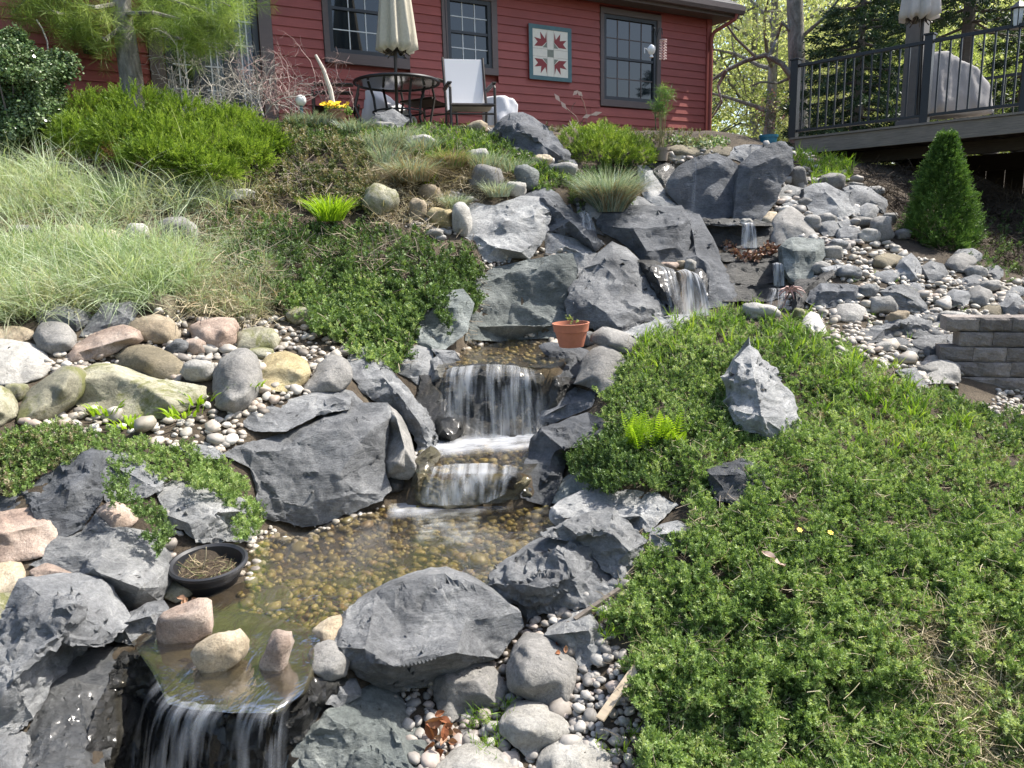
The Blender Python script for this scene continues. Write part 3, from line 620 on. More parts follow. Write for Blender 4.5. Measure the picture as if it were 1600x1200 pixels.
rock('lower dark ledge stone in the shade of the upper stream', 'ledge', '1128,448 1150,442 1225,445 1230,460 1200,470 1130,470', h=.3, Y0=6.95)
rock('long brown stone log at the very top beside the potted grass', 'brown', '1044,231 1060,226 1120,226 1139,230 1137,243 1090,243 1050,240', h=.5)
rock('dark rounded stone on the top rim behind the wall slabs', 'slate', '1140,245 1150,230 1175,225 1188,228 1192,242 1165,252', h=.5)
rock('tan split stone beside the potted tall grass', 'tan', '1040,238 1060,230 1078,240 1070,250 1045,250', h=.5)
cobble('small pale stone under the spout on top of the highest fall', 'white', 1166, 347, 9, 5, Y0=7.55)
rock('small tan stone at the right end of the top pool', 'tan', '1192,343 1200,330 1212,331 1216,342 1205,348', h=.4)
# reddish stones on the lip of the left upper fall
cobble('reddish stone on the lip of the left upper fall', 'pink', 1046, 417, 13, 7, Y0=6.9, group='stones on the lip of the upper left fall')
cobble('tan stone on the lip of the left upper fall', 'tan', 1065, 414, 10, 6, Y0=6.95, group='stones on the lip of the upper left fall')
cobble('whitish stone at the right end of the upper fall lip', 'white', 1078, 415, 9, 8, Y0=6.9)
# --- right bank
rock('broad grey triangular boulder right of the top fall', 'gray', '1210,347 1222,332 1238,322 1258,336 1275,370 1250,382 1225,387 1211,380', '1225,350 1250,355', h=.3)
rock('squat dark grey green boulder below the triangular one', 'green', '1225,387 1239,373 1262,374 1284,378 1288,396 1270,430 1247,442 1228,420', '1240,392 1275,392', h=.3)
rock('large slate slab lying on the bank below the deck corner', 'slate', '1260,295 1275,289 1292,287 1322,301 1335,330 1307,345 1277,343 1261,317', '1290,300 1310,320', h=.25)
rock('second slate slab right of the one below the deck corner', 'slate', '1320,295 1330,291 1357,292 1384,312 1380,332 1357,325 1333,328', h=.3)
rock('pale flat topped stone at the right of the wall slabs', 'pale', '1214,302 1232,289 1259,296 1249,309 1221,314', h=.4)
rock('dark bluish slate on the lower right gravel bank', 'charcoal', '1262,470 1270,455 1285,443 1335,446 1348,462 1335,474 1283,482', '1285,455 1335,455', h=.4)
rock('angular grey slate in the middle of the right gravel bank', 'slate', '1378,456 1395,447 1413,443 1431,455 1452,489 1412,486 1392,470', '1400,455 1430,470', h=.35)
rock('long dark slate with a light end above the juniper', 'slate', '1328,525 1360,512 1386,505 1419,490 1453,501 1469,524 1415,530 1357,537', '1380,515 1430,505', h=.4)
rock('triangular dark slate beside the block retaining wall', 'slate', '1425,533 1450,526 1480,524 1480,547 1452,558 1430,545', h=.4)
rock('flat grey slate lying on the end of the retaining wall', 'slate', '1478,525 1500,522 1526,527 1528,537 1481,546', h=.4, dy=-.05)
rock('grey rounded stone at the foot of the retaining wall end', 'gray', '1436,580 1463,560 1497,567 1498,596 1448,598', h=.4)
rock('pale narrow stone where the juniper meets the gravel', 'pale', '1402,580 1430,575 1448,603 1425,600', h=.4)
rock('dark rock at the left foot of the right bank beside the stream', 'ledge', '1245,440 1285,432 1300,420 1310,428 1275,455 1262,480 1248,490', h=.3)
rock('pale sunlit rock behind the grassy mound', 'white', '1255,505 1268,486 1280,490 1290,520 1275,524', h=.4)
cobble('rounded pale rock at the crest of the grassy mound', 'white', 1190, 488, 28, 12, 8)
cobble('small greenish rock beside the red flower stake', 'mossy', 1248, 492, 9, 9)
CR = [(465,350,35,28),(525,335,35,22),(535,375,45,30),(600,355,40,22),(675,345,38,18),(545,480,42,25),(620,400,50,30),(575,445,35,20),(700,300,40,28),(760,380,40,45),(780,510,60,30),(880,540,50,50),(590,550,70,22),(625,562,45,22),(780,577,60,22),(985,560,55,40),(1090,670,55,35),(765,700,50,35),(890,625,50,25),(1180,660,50,40),(1145,603,50,28),(1070,760,60,30),(1240,730,50,30),(975,750,50,22),(1320,700,50,50),(830,760,45,28),(625,735,70,35),(1100,515,50,42),(1130,495,55,30),(545,180,50,30),(1290,660,40,20),(1010,790,40,22),(840,862,45,20),(500,545,35,25),(395,160,35,38),(430,270,28,20),(380,285,50,25),(650,200,35,18),(730,215,30,20),(345,300,24,18),(410,190,20,16),(1220,620,40,20),(1160,560,35,25),(850,680,30,20),(700,640,35,22),(850,400,30,20),(790,330,30,20),(1340,640,40,22),(900,890,40,20),(955,985,40,20),(870,930,40,25),(760,880,35,18),(640,300,40,20),(700,405,45,25),(1250,800,40,15),(1240,560,40,25)]
for i, (cx, cy, a, c) in enumerate(CR):
    u = 1100+cx/2.728; v = 220+cy/2.728; a /= 2.728; c /= 2.728
    k = ['gray', 'slate', 'gray', 'tan', 'gray', 'brown', 'slate', 'gray', 'white'][int(u*7+v*3) % 9]
    if v < 320: k = 'gray'
    big = a > 19
    adj = {'gray': 'grey', 'white': 'whitish', 'tan': 'tan', 'brown': 'brownish', 'slate': 'dark'}[k]
    LM = [(1243,355,'the triangular grey boulder'),(1257,408,'the squat dark green boulder'),(1297,315,'the slate slab below the deck corner'),(1350,310,'the second bank slate slab'),(1305,460,'the dark bluish slate'),(1415,466,'the angular mid bank slate'),(1400,518,'the long dark slate'),(1452,540,'the triangular dark slate'),(1466,580,'the stone at the wall foot'),(1465,392,'the conical spruce'),(1237,300,'the pale flat topped stone'),(1200,275,'the top right wall slab'),(1530,510,'the block retaining wall')]
    lx, ly, ln = min(LM, key=lambda q_: math.hypot(q_[0]-u, (q_[1]-v)*1.2)); an = math.degrees(math.atan2(ly-v, u-lx)) % 360
    dr = ['right of', 'up and right of', 'above', 'up and left of', 'left of', 'down and left of', 'below', 'down and right of'][int((an+22.5)//45) % 8]
    shp = 'flat' if a/c > 1.75 else ('round' if a/c < 1.3 else 'oval'); far = '' if math.hypot(u-lx, v-ly) > 42 else 'just '
    lab_ = '%s %s %s cobble %s%s %s' % ('large' if big else 'small', shp, adj, far, dr, ln); GR = 'rounded cobbles scattered over the right bank'
    if a > 14 and i % 4 != 1:
        nn_ = rnd.randint(6, 8); ph = rnd.random()*6; oo = []
        for q_ in range(nn_):
            an = ph+q_*6.283/nn_+rnd.uniform(-.22, .22); rr_ = rnd.uniform(.92, 1.25); oo.append('%.1f,%.1f' % (u+math.cos(an)*a*1.1*rr_, v+math.sin(an)*c*1.15*rr_))
        rock(lab_.replace('cobble', 'rock').replace('round ', 'chunky '), {'gray': 'slate', 'white': 'gray', 'tan': 'gray'}.get(k, k), ' '.join(oo), h=.5, group=GR, name='bank_rock', cat='boulder', grow=1, extra=2)
    else: cobble(lab_, k, u, v, a*1.08, c*1.1, rot=rnd.uniform(-12, 12), group=GR, sub=3, boxy=rnd.uniform(.2, 1.1))
# --- upper left among plants
rock('big dark rugged boulder in front of the house by the white covers', 'charcoal', '771,201 788,186 800,180 818,178 847,190 860,202 871,213 886,234 900,254 895,262 847,258 818,240 795,222', '810,200 850,225 880,245', h=.35, rough=1.1)
rock('dark rounded boulder under the patio table', 'slate', '583,192 588,176 613,171 637,186 622,202 590,200', h=.4)
UL = [('tan stone beside the white covered chair','tan',745,200,15,9),('grey stone touching the big dark boulder','gray',776,209,13,9),('pale ridged rock among fescue tufts','gray',761,281,25,19),('pale slab edge right of the ridged rock','white',806,296,16,11),('tan standing stone beside the hanging dry grass','tan',654,330,13,17),('tan green rounded stone above the dark juniper','yellow',687,341,21,15),('mossy slab between the bright grass tuft and dry grass','mossy',594,315,24,24),('flat pale rock in the grass under the patio','white',655,221,24,8),('tan stone at the foot of the big dark boulder','tan',847,251,15,8),('grey slab beside the mounded dwarf spruce','gray',880,264,22,9),('small pale rock among blue grass','white',747,243,15,10),('mossy dark slab in the green slope','green',822,280,17,20),('grey boulder behind the juniper by the globe light','gray',425,176,22,9),('small flat white rock under the blue grass below the patio','white',600,198,18,6),('small white stone at the top of the dark juniper','white',680,365,14,7),('pale rock left of the big bright boulder','white',722,345,14,24),('brownish stone beside the yellow green sprig','tan',672,302,16,12),('mossy yellow stones under the right juniper edge','mossy',468,494,20,13)]
for l, k, u, v, a, c in UL: cobble(l, k, u, v, a, c)
rock('grey shaded rock between fescue and overhanging boulder', 'slate', '905,312 935,305 950,320 940,345 920,355 905,335', h=.3)
rock('dark rock behind the central boulder by the small side trickle', 'wet', '895,312 915,305 930,335 945,365 925,360', h=.3)
# ------------------------------------------------------------ water
m_, nt, b = newmat('water')
nt.nodes.remove(b)
g = N(nt, 'ShaderNodeNewGeometry')
mp = N(nt, 'ShaderNodeMapping'); mp.inputs['Scale'].default_value = (1, .55, 1); nt.links.new(g.outputs['Position'], mp.inputs[0])
wn = noise_node(nt, 9, 4, .55, mp.outputs[0], .6)
bp = bump(nt, wn.outputs[0], .35, .03)
fr = N(nt, 'ShaderNodeFresnel'); fr.inputs[0].default_value = 1.33; nt.links.new(bp, fr.inputs['Normal'])
tr = N(nt, 'ShaderNodeBsdfTransparent'); tr.inputs[0].default_value = (.86, .80, .66, 1)
gl = N(nt, 'ShaderNodeBsdfGlossy'); gl.inputs['Roughness'].default_value = .16; nt.links.new(bp, gl.inputs['Normal'])
fm = N(nt, 'ShaderNodeMath', operation='MULTIPLY'); fm.inputs[1].default_value = .55; nt.links.new(fr.outputs[0], fm.inputs[0]); mx = N(nt, 'ShaderNodeMixShader'); nt.links.new(fm.outputs[0], mx.inputs[0]); nt.links.new(tr.outputs[0], mx.inputs[1]); nt.links.new(gl.outputs[0], mx.inputs[2])
nt.links.new(mx.outputs[0], nt.nodes['Material Output'].inputs[0]); WATER = m_
def fallmat(name, dens, su=26, sv=1.2, soft=.0, col=(.8, .83, .86)):
    m, nt, b = newmat(name)
    uv = N(nt, 'ShaderNodeUVMap'); mp = N(nt, 'ShaderNodeMapping'); mp.inputs['Scale'].default_value = (su, sv, 1)
    nt.links.new(uv.outputs[0], mp.inputs[0]); n = noise_node(nt, 1, 3, .6, mp.outputs[0], .15)
    mp2 = N(nt, 'ShaderNodeMapping'); mp2.inputs['Scale'].default_value = (su*.22, sv*.7, 1); nt.links.new(uv.outputs[0], mp2.inputs[0])
    n2 = noise_node(nt, 1, 2, .5, mp2.outputs[0])
    mu = N(nt, 'ShaderNodeMath', operation='MULTIPLY'); nt.links.new(n.outputs[0], mu.inputs[0]); nt.links.new(n2.outputs[0], mu.inputs[1])
    a = ramp(nt, mu.outputs[0], [(.20-dens*.12, (0, 0, 0)), (.36-dens*.1, (max(.1, .42+.35*dens),)*3), (.5, (.9, .9, .9))])
    # fade towards both side edges and the bottom spray
    sx = N(nt, 'ShaderNodeSeparateXYZ'); nt.links.new(uv.outputs[0], sx.inputs[0])
    e = ramp(nt, sx.outputs[0], [(0, (0, 0, 0)), (.1, (1, 1, 1)), (.9, (1, 1, 1)), (1, (0, 0, 0))])
    al = mixc(nt, 1.0, a, e, 'MULTIPLY')
    if soft:
        e2 = ramp(nt, sx.outputs[1], [(0, (0, 0, 0)), (soft, (1, 1, 1)), (1-soft, (1, 1, 1)), (1, (0, 0, 0))]); al = mixc(nt, 1.0, al, e2, 'MULTIPLY')
    df = N(nt, 'ShaderNodeBsdfDiffuse'); df.inputs[0].default_value = (*col, 1)
    tl = N(nt, 'ShaderNodeBsdfTranslucent'); tl.inputs[0].default_value = (*col, 1)
    m1 = N(nt, 'ShaderNodeMixShader'); m1.inputs[0].default_value = .45; nt.links.new(df.outputs[0], m1.inputs[1]); nt.links.new(tl.outputs[0], m1.inputs[2])
    gl = N(nt, 'ShaderNodeBsdfGlossy'); gl.inputs['Roughness'].default_value = .2
    m2 = N(nt, 'ShaderNodeMixShader'); m2.inputs[0].default_value = .12; nt.links.new(m1.outputs[0], m2.inputs[1]); nt.links.new(gl.outputs[0], m2.inputs[2])
    tp = N(nt, 'ShaderNodeBsdfTransparent'); mx = N(nt, 'ShaderNodeMixShader')
    nt.links.new(al, mx.inputs[0]); nt.links.new(tp.outputs[0], mx.inputs[1]); nt.links.new(m2.outputs[0], mx.inputs[2])
    nt.links.new(mx.outputs[0], nt.nodes['Material Output'].inputs[0]); return m
FALL = fallmat('falling_water', .16, 22); FALLM = fallmat('low_cascade_water', .30, 13); FALLB = fallmat('broad_falling_water', .0, 17, col=(.62, .66, .72)); FALLT = fallmat('falling_water_thin', -.25, 9, col=(.5, .53, .56)); FALLW = fallmat('white_falling_water', .62, 16)
FOAM = fallmat('foam', .8, 5, 4, soft=.3, col=(.82, .85, .9))
RIP = fallmat('ripple_sheen', .0, 4, 9, soft=.25, col=(.6, .62, .6))
def flat(name, poly, z, mat, grow=0.0, **k):
    pw = [Vector(PZ(u, v, z)) for u, v in poly]; c = sum(pw, Vector())/len(pw)
    if grow: pw = [p+(p-c).normalized()*grow for p in pw]
    me = bpy.data.meshes.new(name); me.from_pydata(pw, [], [list(range(len(pw)))]); me.update()
    return link(name, me, mat, **k)
LOW = POOLS['lower'][1]
flat('pool_water', [(390,905),(384,866),(420,832),(480,832),(560,798),(610,788),(700,786),(830,784),(885,788),(875,835),(866,865),(805,912),(700,920),(630,935),(545,975),(500,1000),(490,1030),(473,1084),(432,1114),(362,1114),(296,1108),(262,1100),(238,1050),(205,1003),(300,945),(350,920)], -1.464, WATER, kind='structure')
flat('pool_water', POOLS['middle'][1], -1.272, WATER, grow=.03, kind='structure')
flat('pool_water', POOLS['upper'][1], -.858, WATER, grow=.05, kind='structure')
def clampY(q, g):
    return (q[0], q[1], min(q[2], float(hitY(np.array(float(q[0])), np.array(float(q[1]))))-g))
def sheet(name, lip, foot, mat, arc=.12, gap=.07, nu=40, nv=16, gmat=None, wob=.01, runin=0, **k):
    if gap: lip = [clampY(q, gap) for q in lip]; foot = [clampY(q, gap) if q[1] < 1190 else q for q in foot]
    lip = [Vector(P(*p)) for p in lip]; foot = [Vector(P(*p)) for p in foot]
    def at(l, t):
        x = t*(len(l)-1); i = min(int(x), len(l)-2); return l[i].lerp(l[i+1], x-i)
    V = []; UV = []
    for j in range(nv+1):
        t = j/nv
        for i in range(nu+1):
            s_ = i/nu; a = at(lip, s_); b_ = at(foot, s_)
            p = Vector((a.x+(b_.x-a.x)*t**.7, a.y+(b_.y-a.y)*t**.5, a.z+(b_.z-a.z)*t**(1+arc*4)))
            p.y += noise.noise(Vector((s_*14, t*1.5, 3)))*wob*2
            if runin and j == 0: p.y += runin; p.z += .003
            V.append(p); UV.append((s_, t))
    Fq = [(j*(nu+1)+i, j*(nu+1)+i+1, (j+1)*(nu+1)+i+1, (j+1)*(nu+1)+i) for j in range(nv) for i in range(nu)]
    me = mesh_np(name, V, Fq, True); uvl = me.uv_layers.new(name='UVMap')
    li = np.empty(len(me.loops), np.int32); me.loops.foreach_get('vertex_index', li)
    uvl.data.foreach_set('uv', np.array(UV, np.float32)[li].ravel())
    return link(name, me, mat, **k)
sheet('waterfall', [(686,587,4.98),(705,580,4.98),(760,575,5.0),(805,577,5.0),(848,586,4.98)], [(689,668,4.9),(705,684,4.9),(760,690,4.9),(805,690,4.9),(862,668,4.9)], FALL, runin=.14, label='silky waterfall pouring over the black ledge into the middle pool', cat='waterfall')
sheet('waterfall', [(664,742,4.08),(700,736,4.08),(760,734,4.08),(812,740,4.08)], [(656,786,3.98),(700,790,3.96),(760,786,3.96),(790,772,3.98)], FALLM, runin=.12, label='low white cascade spilling into the big lower pool', cat='waterfall')
LP = [(232,1050),(248,1080),(262,1097),(285,1102),(312,1108),(345,1108),(384,1106),(415,1114),(440,1102),(462,1086)]
lipY = [float(PZ(u, v, -1.462)[1])-.004 for u, v in LP]
sheet('waterfall', [(u, v, y) for (u, v), y in zip(LP, lipY)], [(u-38+i*3, 1300, y-.09) for i, ((u, v), y) in enumerate(zip(LP, lipY))], FALLB, gap=0, runin=.02, nu=70, nv=26, wob=.006, label='lowest waterfall running off the spillway slab at the bottom edge', cat='waterfall')
sheet('waterfall', [(1159,348,7.45),(1177,348,7.45)], [(1157,388,7.38),(1184,388,7.38)], FALLW, nu=10, label='short spout falling from the top black ledge', cat='waterfall')
sheet('waterfall', [(1206,412,6.98),(1214,410,6.98),(1223,412,6.98)], [(1208,446,6.93),(1216,448,6.93),(1226,446,6.93)], FALLW, nu=12, label='two thin streams falling below the leaf covered ledge', cat='waterfall')
sheet('waterfall', [(1200,450,6.85),(1226,450,6.85)], [(1195,482,6.8),(1230,482,6.8)], FALL, nu=12, label='faint trickle above the grassy mound', cat='waterfall')
sheet('waterfall', [(1056,424,6.7),(1070,420,6.7),(1084,426,6.7)], [(1066,496,6.6),(1085,498,6.58),(1112,492,6.6)], FALLW, nu=20, wob=.02, label='misty white fan of water falling from the upper left lip', cat='waterfall')
sheet('waterfall', [(1018,412,6.72),(1035,416,6.7),(1052,420,6.7)], [(1046,492,6.5),(1058,494,6.5),(1068,492,6.52)], FALL, nu=20, label='thin sheet of water sliding over the wet rock beside the white fan', cat='waterfall')
sheet('waterfall', [(1074,244,8.15),(1084,242,8.15)], [(1074,338,7.85),(1092,338,7.85)], FALLT, nu=10, label='thin trickle down the shade darkened top wall slab', cat='waterfall')
sheet('waterfall', [(901,332,7.35),(914,330,7.35)], [(908,358,7.2),(932,360,7.2)], FALL, nu=10, label='small trickle between dark rocks left of the overhanging boulder', cat='waterfall')
sheet('waterfall', [(1085,343,7.6),(1130,347,7.42),(1206,346,7.42)], [(1085,349,7.5),(1130,354,7.38),(1206,350,7.38)], FALLT, nu=30, label='water glinting along the edge of the top ledge', cat='waterfall')
def foam(pl, z, mat=None, **k):
    # quad grid on a water plane
    a, b_, c, d = [Vector(PZ(u, v, z)) for u, v in pl]; V = []; UV = []; n = 14
    for j in range(n+1):
        for i in range(n+1):
            s_, t = i/n, j/n; V.append((a.lerp(b_, s_)).lerp(d.lerp(c, s_), t)); UV.append((s_, t))
    Fq = [(j*(n+1)+i, j*(n+1)+i+1, (j+1)*(n+1)+i+1, (j+1)*(n+1)+i) for j in range(n) for i in range(n)]
    me = mesh_np('foam', V, Fq, True); uvl = me.uv_layers.new(name='UVMap')
    li = np.empty(len(me.loops), np.int32); me.loops.foreach_get('vertex_index', li)
    uvl.data.foreach_set('uv', np.array(UV, np.float32)[li].ravel())
    return link('foam', me, mat or FOAM, kind='stuff', **k)
foam([(665,680),(850,672),(855,702),(650,716)], -1.266, label='white foam at the foot of the middle waterfall', cat='foam')
foam([(610,772),(815,762),(800,796),(600,812)], -1.458, label='white foam where the low cascade meets the lower pool', cat='foam')
foam([(640,796),(760,790),(740,850),(650,856)], -1.457, RIP, label='soft swirl of moving water in the lower pool', cat='foam')

# ------------------------------------------------------------ instancing of uncountable stuff
def euler_from(nrm, spin):
    n = nrm/np.linalg.norm(nrm, axis=1)[:, None]; h = np.tile([0.0, 1, 0], (len(n), 1)); h[np.abs(n[:, 1]) > .9] = [1, 0, 0]
    x = np.cross(h, n); x /= np.linalg.norm(x, axis=1)[:, None]; y = np.cross(n, x)
    c, s_ = np.cos(spin)[:, None], np.sin(spin)[:, None]; X = x*c+y*s_; Yv = -x*s_+y*c
    R = np.stack([X, Yv, n], -1)
    return np.c_[np.arctan2(R[:, 2, 1], R[:, 2, 2]), -np.arcsin(np.clip(R[:, 2, 0], -1, 1)), np.arctan2(R[:, 1, 0], R[:, 0, 0])], R
VAR = {}
def variants(key, fn, n, mat, smooth=False):
    col = bpy.data.collections.new('src_'+key)
    for i in range(n):
        V, Fc = fn(random.Random(i*17+3)); o = bpy.data.objects.new('src_%s_%02d' % (key, i), mesh_np('src', V, Fc, smooth)); o.data.materials.append(mat); col.objects.link(o)
    return col, n
def instancer(name, Pt, nrm, sc, var, **k):
    col, nvar = var; n = len(Pt)
    E, _ = euler_from(nrm, rng.random(n)*6.283)
    me = bpy.data.meshes.new(name); me.vertices.add(n); me.vertices.foreach_set('co', np.asarray(Pt, np.float32).ravel())
    a = me.attributes.new('rot', 'FLOAT_VECTOR', 'POINT'); a.data.foreach_set('vector', E.astype(np.float32).ravel())
    sc = np.asarray(sc); sc = np.repeat(sc[:, None], 3, 1) if sc.ndim == 1 else sc
    a = me.attributes.new('scl', 'FLOAT_VECTOR', 'POINT'); a.data.foreach_set('vector', sc.astype(np.float32).ravel())
    a = me.attributes.new('idx', 'INT', 'POINT'); a.data.foreach_set('value', rng.integers(0, nvar, n).astype(np.int32))
    o = link(name, me, kind='stuff', **k)
    ng = bpy.data.node_groups.new(name, 'GeometryNodeTree')
    ng.interface.new_socket('Geometry', in_out='INPUT', socket_type='NodeSocketGeometry'); ng.interface.new_socket('Geometry', in_out='OUTPUT', socket_type='NodeSocketGeometry')
    gi = ng.nodes.new('NodeGroupInput'); go = ng.nodes.new('NodeGroupOutput'); ip = ng.nodes.new('GeometryNodeInstanceOnPoints')
    ci = ng.nodes.new('GeometryNodeCollectionInfo'); ci.inputs[0].default_value = col; ci.inputs['Separate Children'].default_value = True; ci.inputs['Reset Children'].default_value = True
    def attr(nm, t):
        q = ng.nodes.new('GeometryNodeInputNamedAttribute'); q.data_type = t; q.inputs[0].default_value = nm; return q.outputs[0]
    L = ng.links.new
    L(gi.outputs[0], ip.inputs['Points']); L(ci.outputs[0], ip.inputs['Instance']); ip.inputs['Pick Instance'].default_value = True
    L(attr('idx', 'INT'), ip.inputs['Instance Index'])
    er = ng.nodes.new('FunctionNodeEulerToRotation'); L(attr('rot', 'FLOAT_VECTOR'), er.inputs[0]); L(er.outputs[0], ip.inputs['Rotation'])
    L(attr('scl', 'FLOAT_VECTOR'), ip.inputs['Scale']); L(ip.outputs[0], go.inputs[0])
    md = o.modifiers.new('scatter', 'NODES'); md.node_group = ng; return o
def sample_px(poly, n, warp=14):
    us = [p[0] for p in poly]; vs = [p[1] for p in poly]; out = np.zeros((0, 2))
    while len(out) < n:
        q = np.c_[rng.uniform(min(us)-warp, max(us)+warp, n*2), rng.uniform(min(vs)-warp, max(vs)+warp, n*2)]
        wv = lat(q[:, 0], q[:, 1], .045, 3)*2*warp; wu = lat(q[:, 0]+500, q[:, 1], .045, 4)*2*warp
        out = np.vstack([out, q[inpoly(q[:, 0]+wu, q[:, 1]+wv, poly)]])
    return out[:n]
def area(poly):
    return abs(sum(poly[i-1][0]*poly[i][1]-poly[i][0]*poly[i-1][1] for i in range(len(poly))))/2
UP = np.array([0, 0, 1.0])
def norms(n, tilt, lean=(0, -.15, 0)):
    return UP+rng.normal(size=(n, 3))*tilt+np.array(lean)

# pebbles
def pebble(r):
    V, Fc = ico(2); V = V.copy(); o = Vector((r.random()*50, r.random()*50, 0))
    for i in range(len(V)): V[i] *= 1+noise.noise(Vector(V[i])*1.3+o)*.35
    return V*np.array([1, r.uniform(.68, .95), r.uniform(.42, .62)])*.5, Fc
def pebmat(name, cols, rough=.6, spec=.4):
    m, nt, b = newmat(name); oi = N(nt, 'ShaderNodeObjectInfo'); t = N(nt, 'ShaderNodeTexCoord')
    r = ramp(nt, oi.outputs['Random'], [(i/(len(cols)-1), c) for i, c in enumerate(cols)])
    n = noise_node(nt, 5, 5, .7, t.outputs['Object'])
    nt.links.new(mixc(nt, .5, r, ramp(nt, n.outputs[0], [(.3, (.6, .6, .6)), (.7, (1.25, 1.25, 1.25))]), 'MULTIPLY'), b.inputs['Base Color'])
    b.inputs['Roughness'].default_value = rough; b.inputs['Specular IOR Level'].default_value = spec
    return m
PB = variants('pebble_white', pebble, 6, pebmat('white_pebbles', [(.14,.12,.10),(.42,.39,.34),(.28,.25,.2),(.55,.52,.47),(.2,.18,.16),(.47,.42,.35),(.34,.27,.22)]), True)
PG = variants('pebble_gray', pebble, 6, pebmat('grey_pebbles', [(.14,.13,.12),(.34,.33,.31),(.22,.19,.16),(.42,.40,.37),(.18,.17,.16),(.36,.30,.26),(.27,.26,.24)]), True)
PBED = variants('pebble_bed', pebble, 6, pebmat('amber_pool_pebbles', [(.07,.055,.02),(.36,.29,.11),(.15,.125,.035),(.45,.38,.20),(.10,.085,.03),(.27,.19,.10),(.21,.19,.055),(.12,.08,.05)], .4), True)
def pebbles(name, poly, size, var, label, dens=1.0, warp=10, plane=None, stack=.4):
    s_ = size; n = int(area(poly)/(s_*s_*.62)*dens*1.5); q = sample_px(poly, n, warp)
    p = hit(q[:, 0], q[:, 1]); Yd = p[:, 1]
    sc = s_*np.median(Yd)/F*rng.lognormal(-.05, .38, n)
    p[:, 2] += sc*rng.uniform(-.05, stack, n)
    if plane is not None: p[:, 2] = np.minimum(p[:, 2], plane)
    instancer(name, p, norms(n, .25), sc, var, label=label, cat='pebbles')
pebbles('gravel', [(120,640),(200,650),(320,610),(400,600),(480,600),(520,610),(400,650),(385,690),(345,712),(300,705),(200,680),(60,690),(20,670)], 13, PB, 'white pebbles on the left bank above the creeping juniper')
pebbles('gravel', [(200,500),(280,480),(300,500),(430,500),(480,470),(560,540),(500,600),(330,590),(200,590),(100,600),(60,560)], 11, PB, 'pebbles between the rounded boulders of the left bank')
pebbles('gravel', [(1240,400),(1300,390),(1360,360),(1420,395),(1500,430),(1620,440),(1620,500),(1500,520),(1500,620),(1440,610),(1380,575),(1300,545),(1230,480)], 9, PB, 'white gravel between the cobbles of the right bank')
pebbles('gravel', [(1180,230),(1260,240),(1330,290),(1380,330),(1300,400),(1230,390),(1215,330)], 9, PG, 'grey gravel on the upper right bank')
pebbles('gravel', [(630,1010),(700,1060),(790,1000),(860,940),(960,910),(1000,930),(960,1000),(1000,1080),(1000,1220),(600,1220),(600,1110)], 15, PG, 'grey rounded pebbles between the bottom cobbles', stack=.5)
pebbles('gravel', [(380,860),(400,830),(480,835),(560,800),(600,795),(590,815),(500,845),(420,862),(405,905),(375,915)], 11, PB, 'pebbles along the back shore of the lower pool')
pebbles('gravel', [(640,905),(760,880),(800,905),(760,930),(640,930),(560,960),(530,985),(510,975),(560,930)], 11, PG, 'small stones at the front shore of the lower pool')
pebbles('gravel', [(390,905),(388,868),(420,840),(480,840),(560,805),(610,784),(700,780),(830,778),(880,795),(868,830),(855,862),(800,905),(700,912),(630,926),(560,955),(530,1000),(490,1020),(400,1010),(370,950)], 11, PBED, 'amber pebbles on the bed of the lower pool', dens=1.15, plane=-1.475, stack=.2)
pebbles('gravel', [(640,722),(672,700),(700,690),(830,690),(845,704),(822,736),(660,736)], 10, PBED, 'amber pebbles on the bed of the middle pool', plane=-1.285, stack=.2)
pebbles('gravel', [(690,575),(700,560),(735,540),(800,530),(862,533),(880,560),(868,575),(780,570)], 8, PBED, 'pebbles on the bed of the upper pool', plane=-.868, stack=.2)
pebbles('gravel', [(700,560),(735,538),(740,530),(870,526),(880,535),(800,536),(740,545),(705,565)], 8, PB, 'white pebbles at the foot of the wall slab')
pebbles('gravel', [(700,575),(652,735),(645,715),(665,690)], 9, PG, 'gravel beside the middle pool')
pebbles('gravel', [(740,430),(760,410),(830,402),(890,392),(885,402),(800,412),(750,432)], 7, PB, 'white gravel on top of the wall slab', stack=.8)
pebbles('gravel', [(756,195),(790,215),(850,250),(900,262),(890,270),(840,262),(780,222),(745,205)], 7, PB, 'white gravel strip above the green slope')
pebbles('gravel', [(1020,240),(1060,236),(1140,243),(1130,252),(1080,256),(1020,262)], 7, PG, 'small stones on the rim of the top fall')
pebbles('gravel', [(1540,620),(1620,590),(1820,590),(1820,670),(1620,660),(1560,650)], 8, PB, 'gravel at the foot of the block retaining wall')
pebbles('gravel', [(1600,440),(1820,440),(1820,540),(1600,510)], 9, PG, 'gravel above the right end of the block retaining wall')
pebbles('gravel', [(225,840),(270,800),(290,850),(262,905)], 12, PG, 'pebbles behind the black bowl')
pebbles('gravel', [(150,910),(260,920),(260,980),(190,975)], 15, PG, 'grey pebbles in the shade left of the black bowl')
pebbles('gravel', [(1130,388),(1224,386),(1228,398),(1130,402)], 6, PG, 'small stones and debris on the leaf covered ledge')
pebbles('gravel', [(700,300),(760,320),(740,370),(690,370),(640,360),(640,330)], 8, PG, 'stones between the fescue tufts')
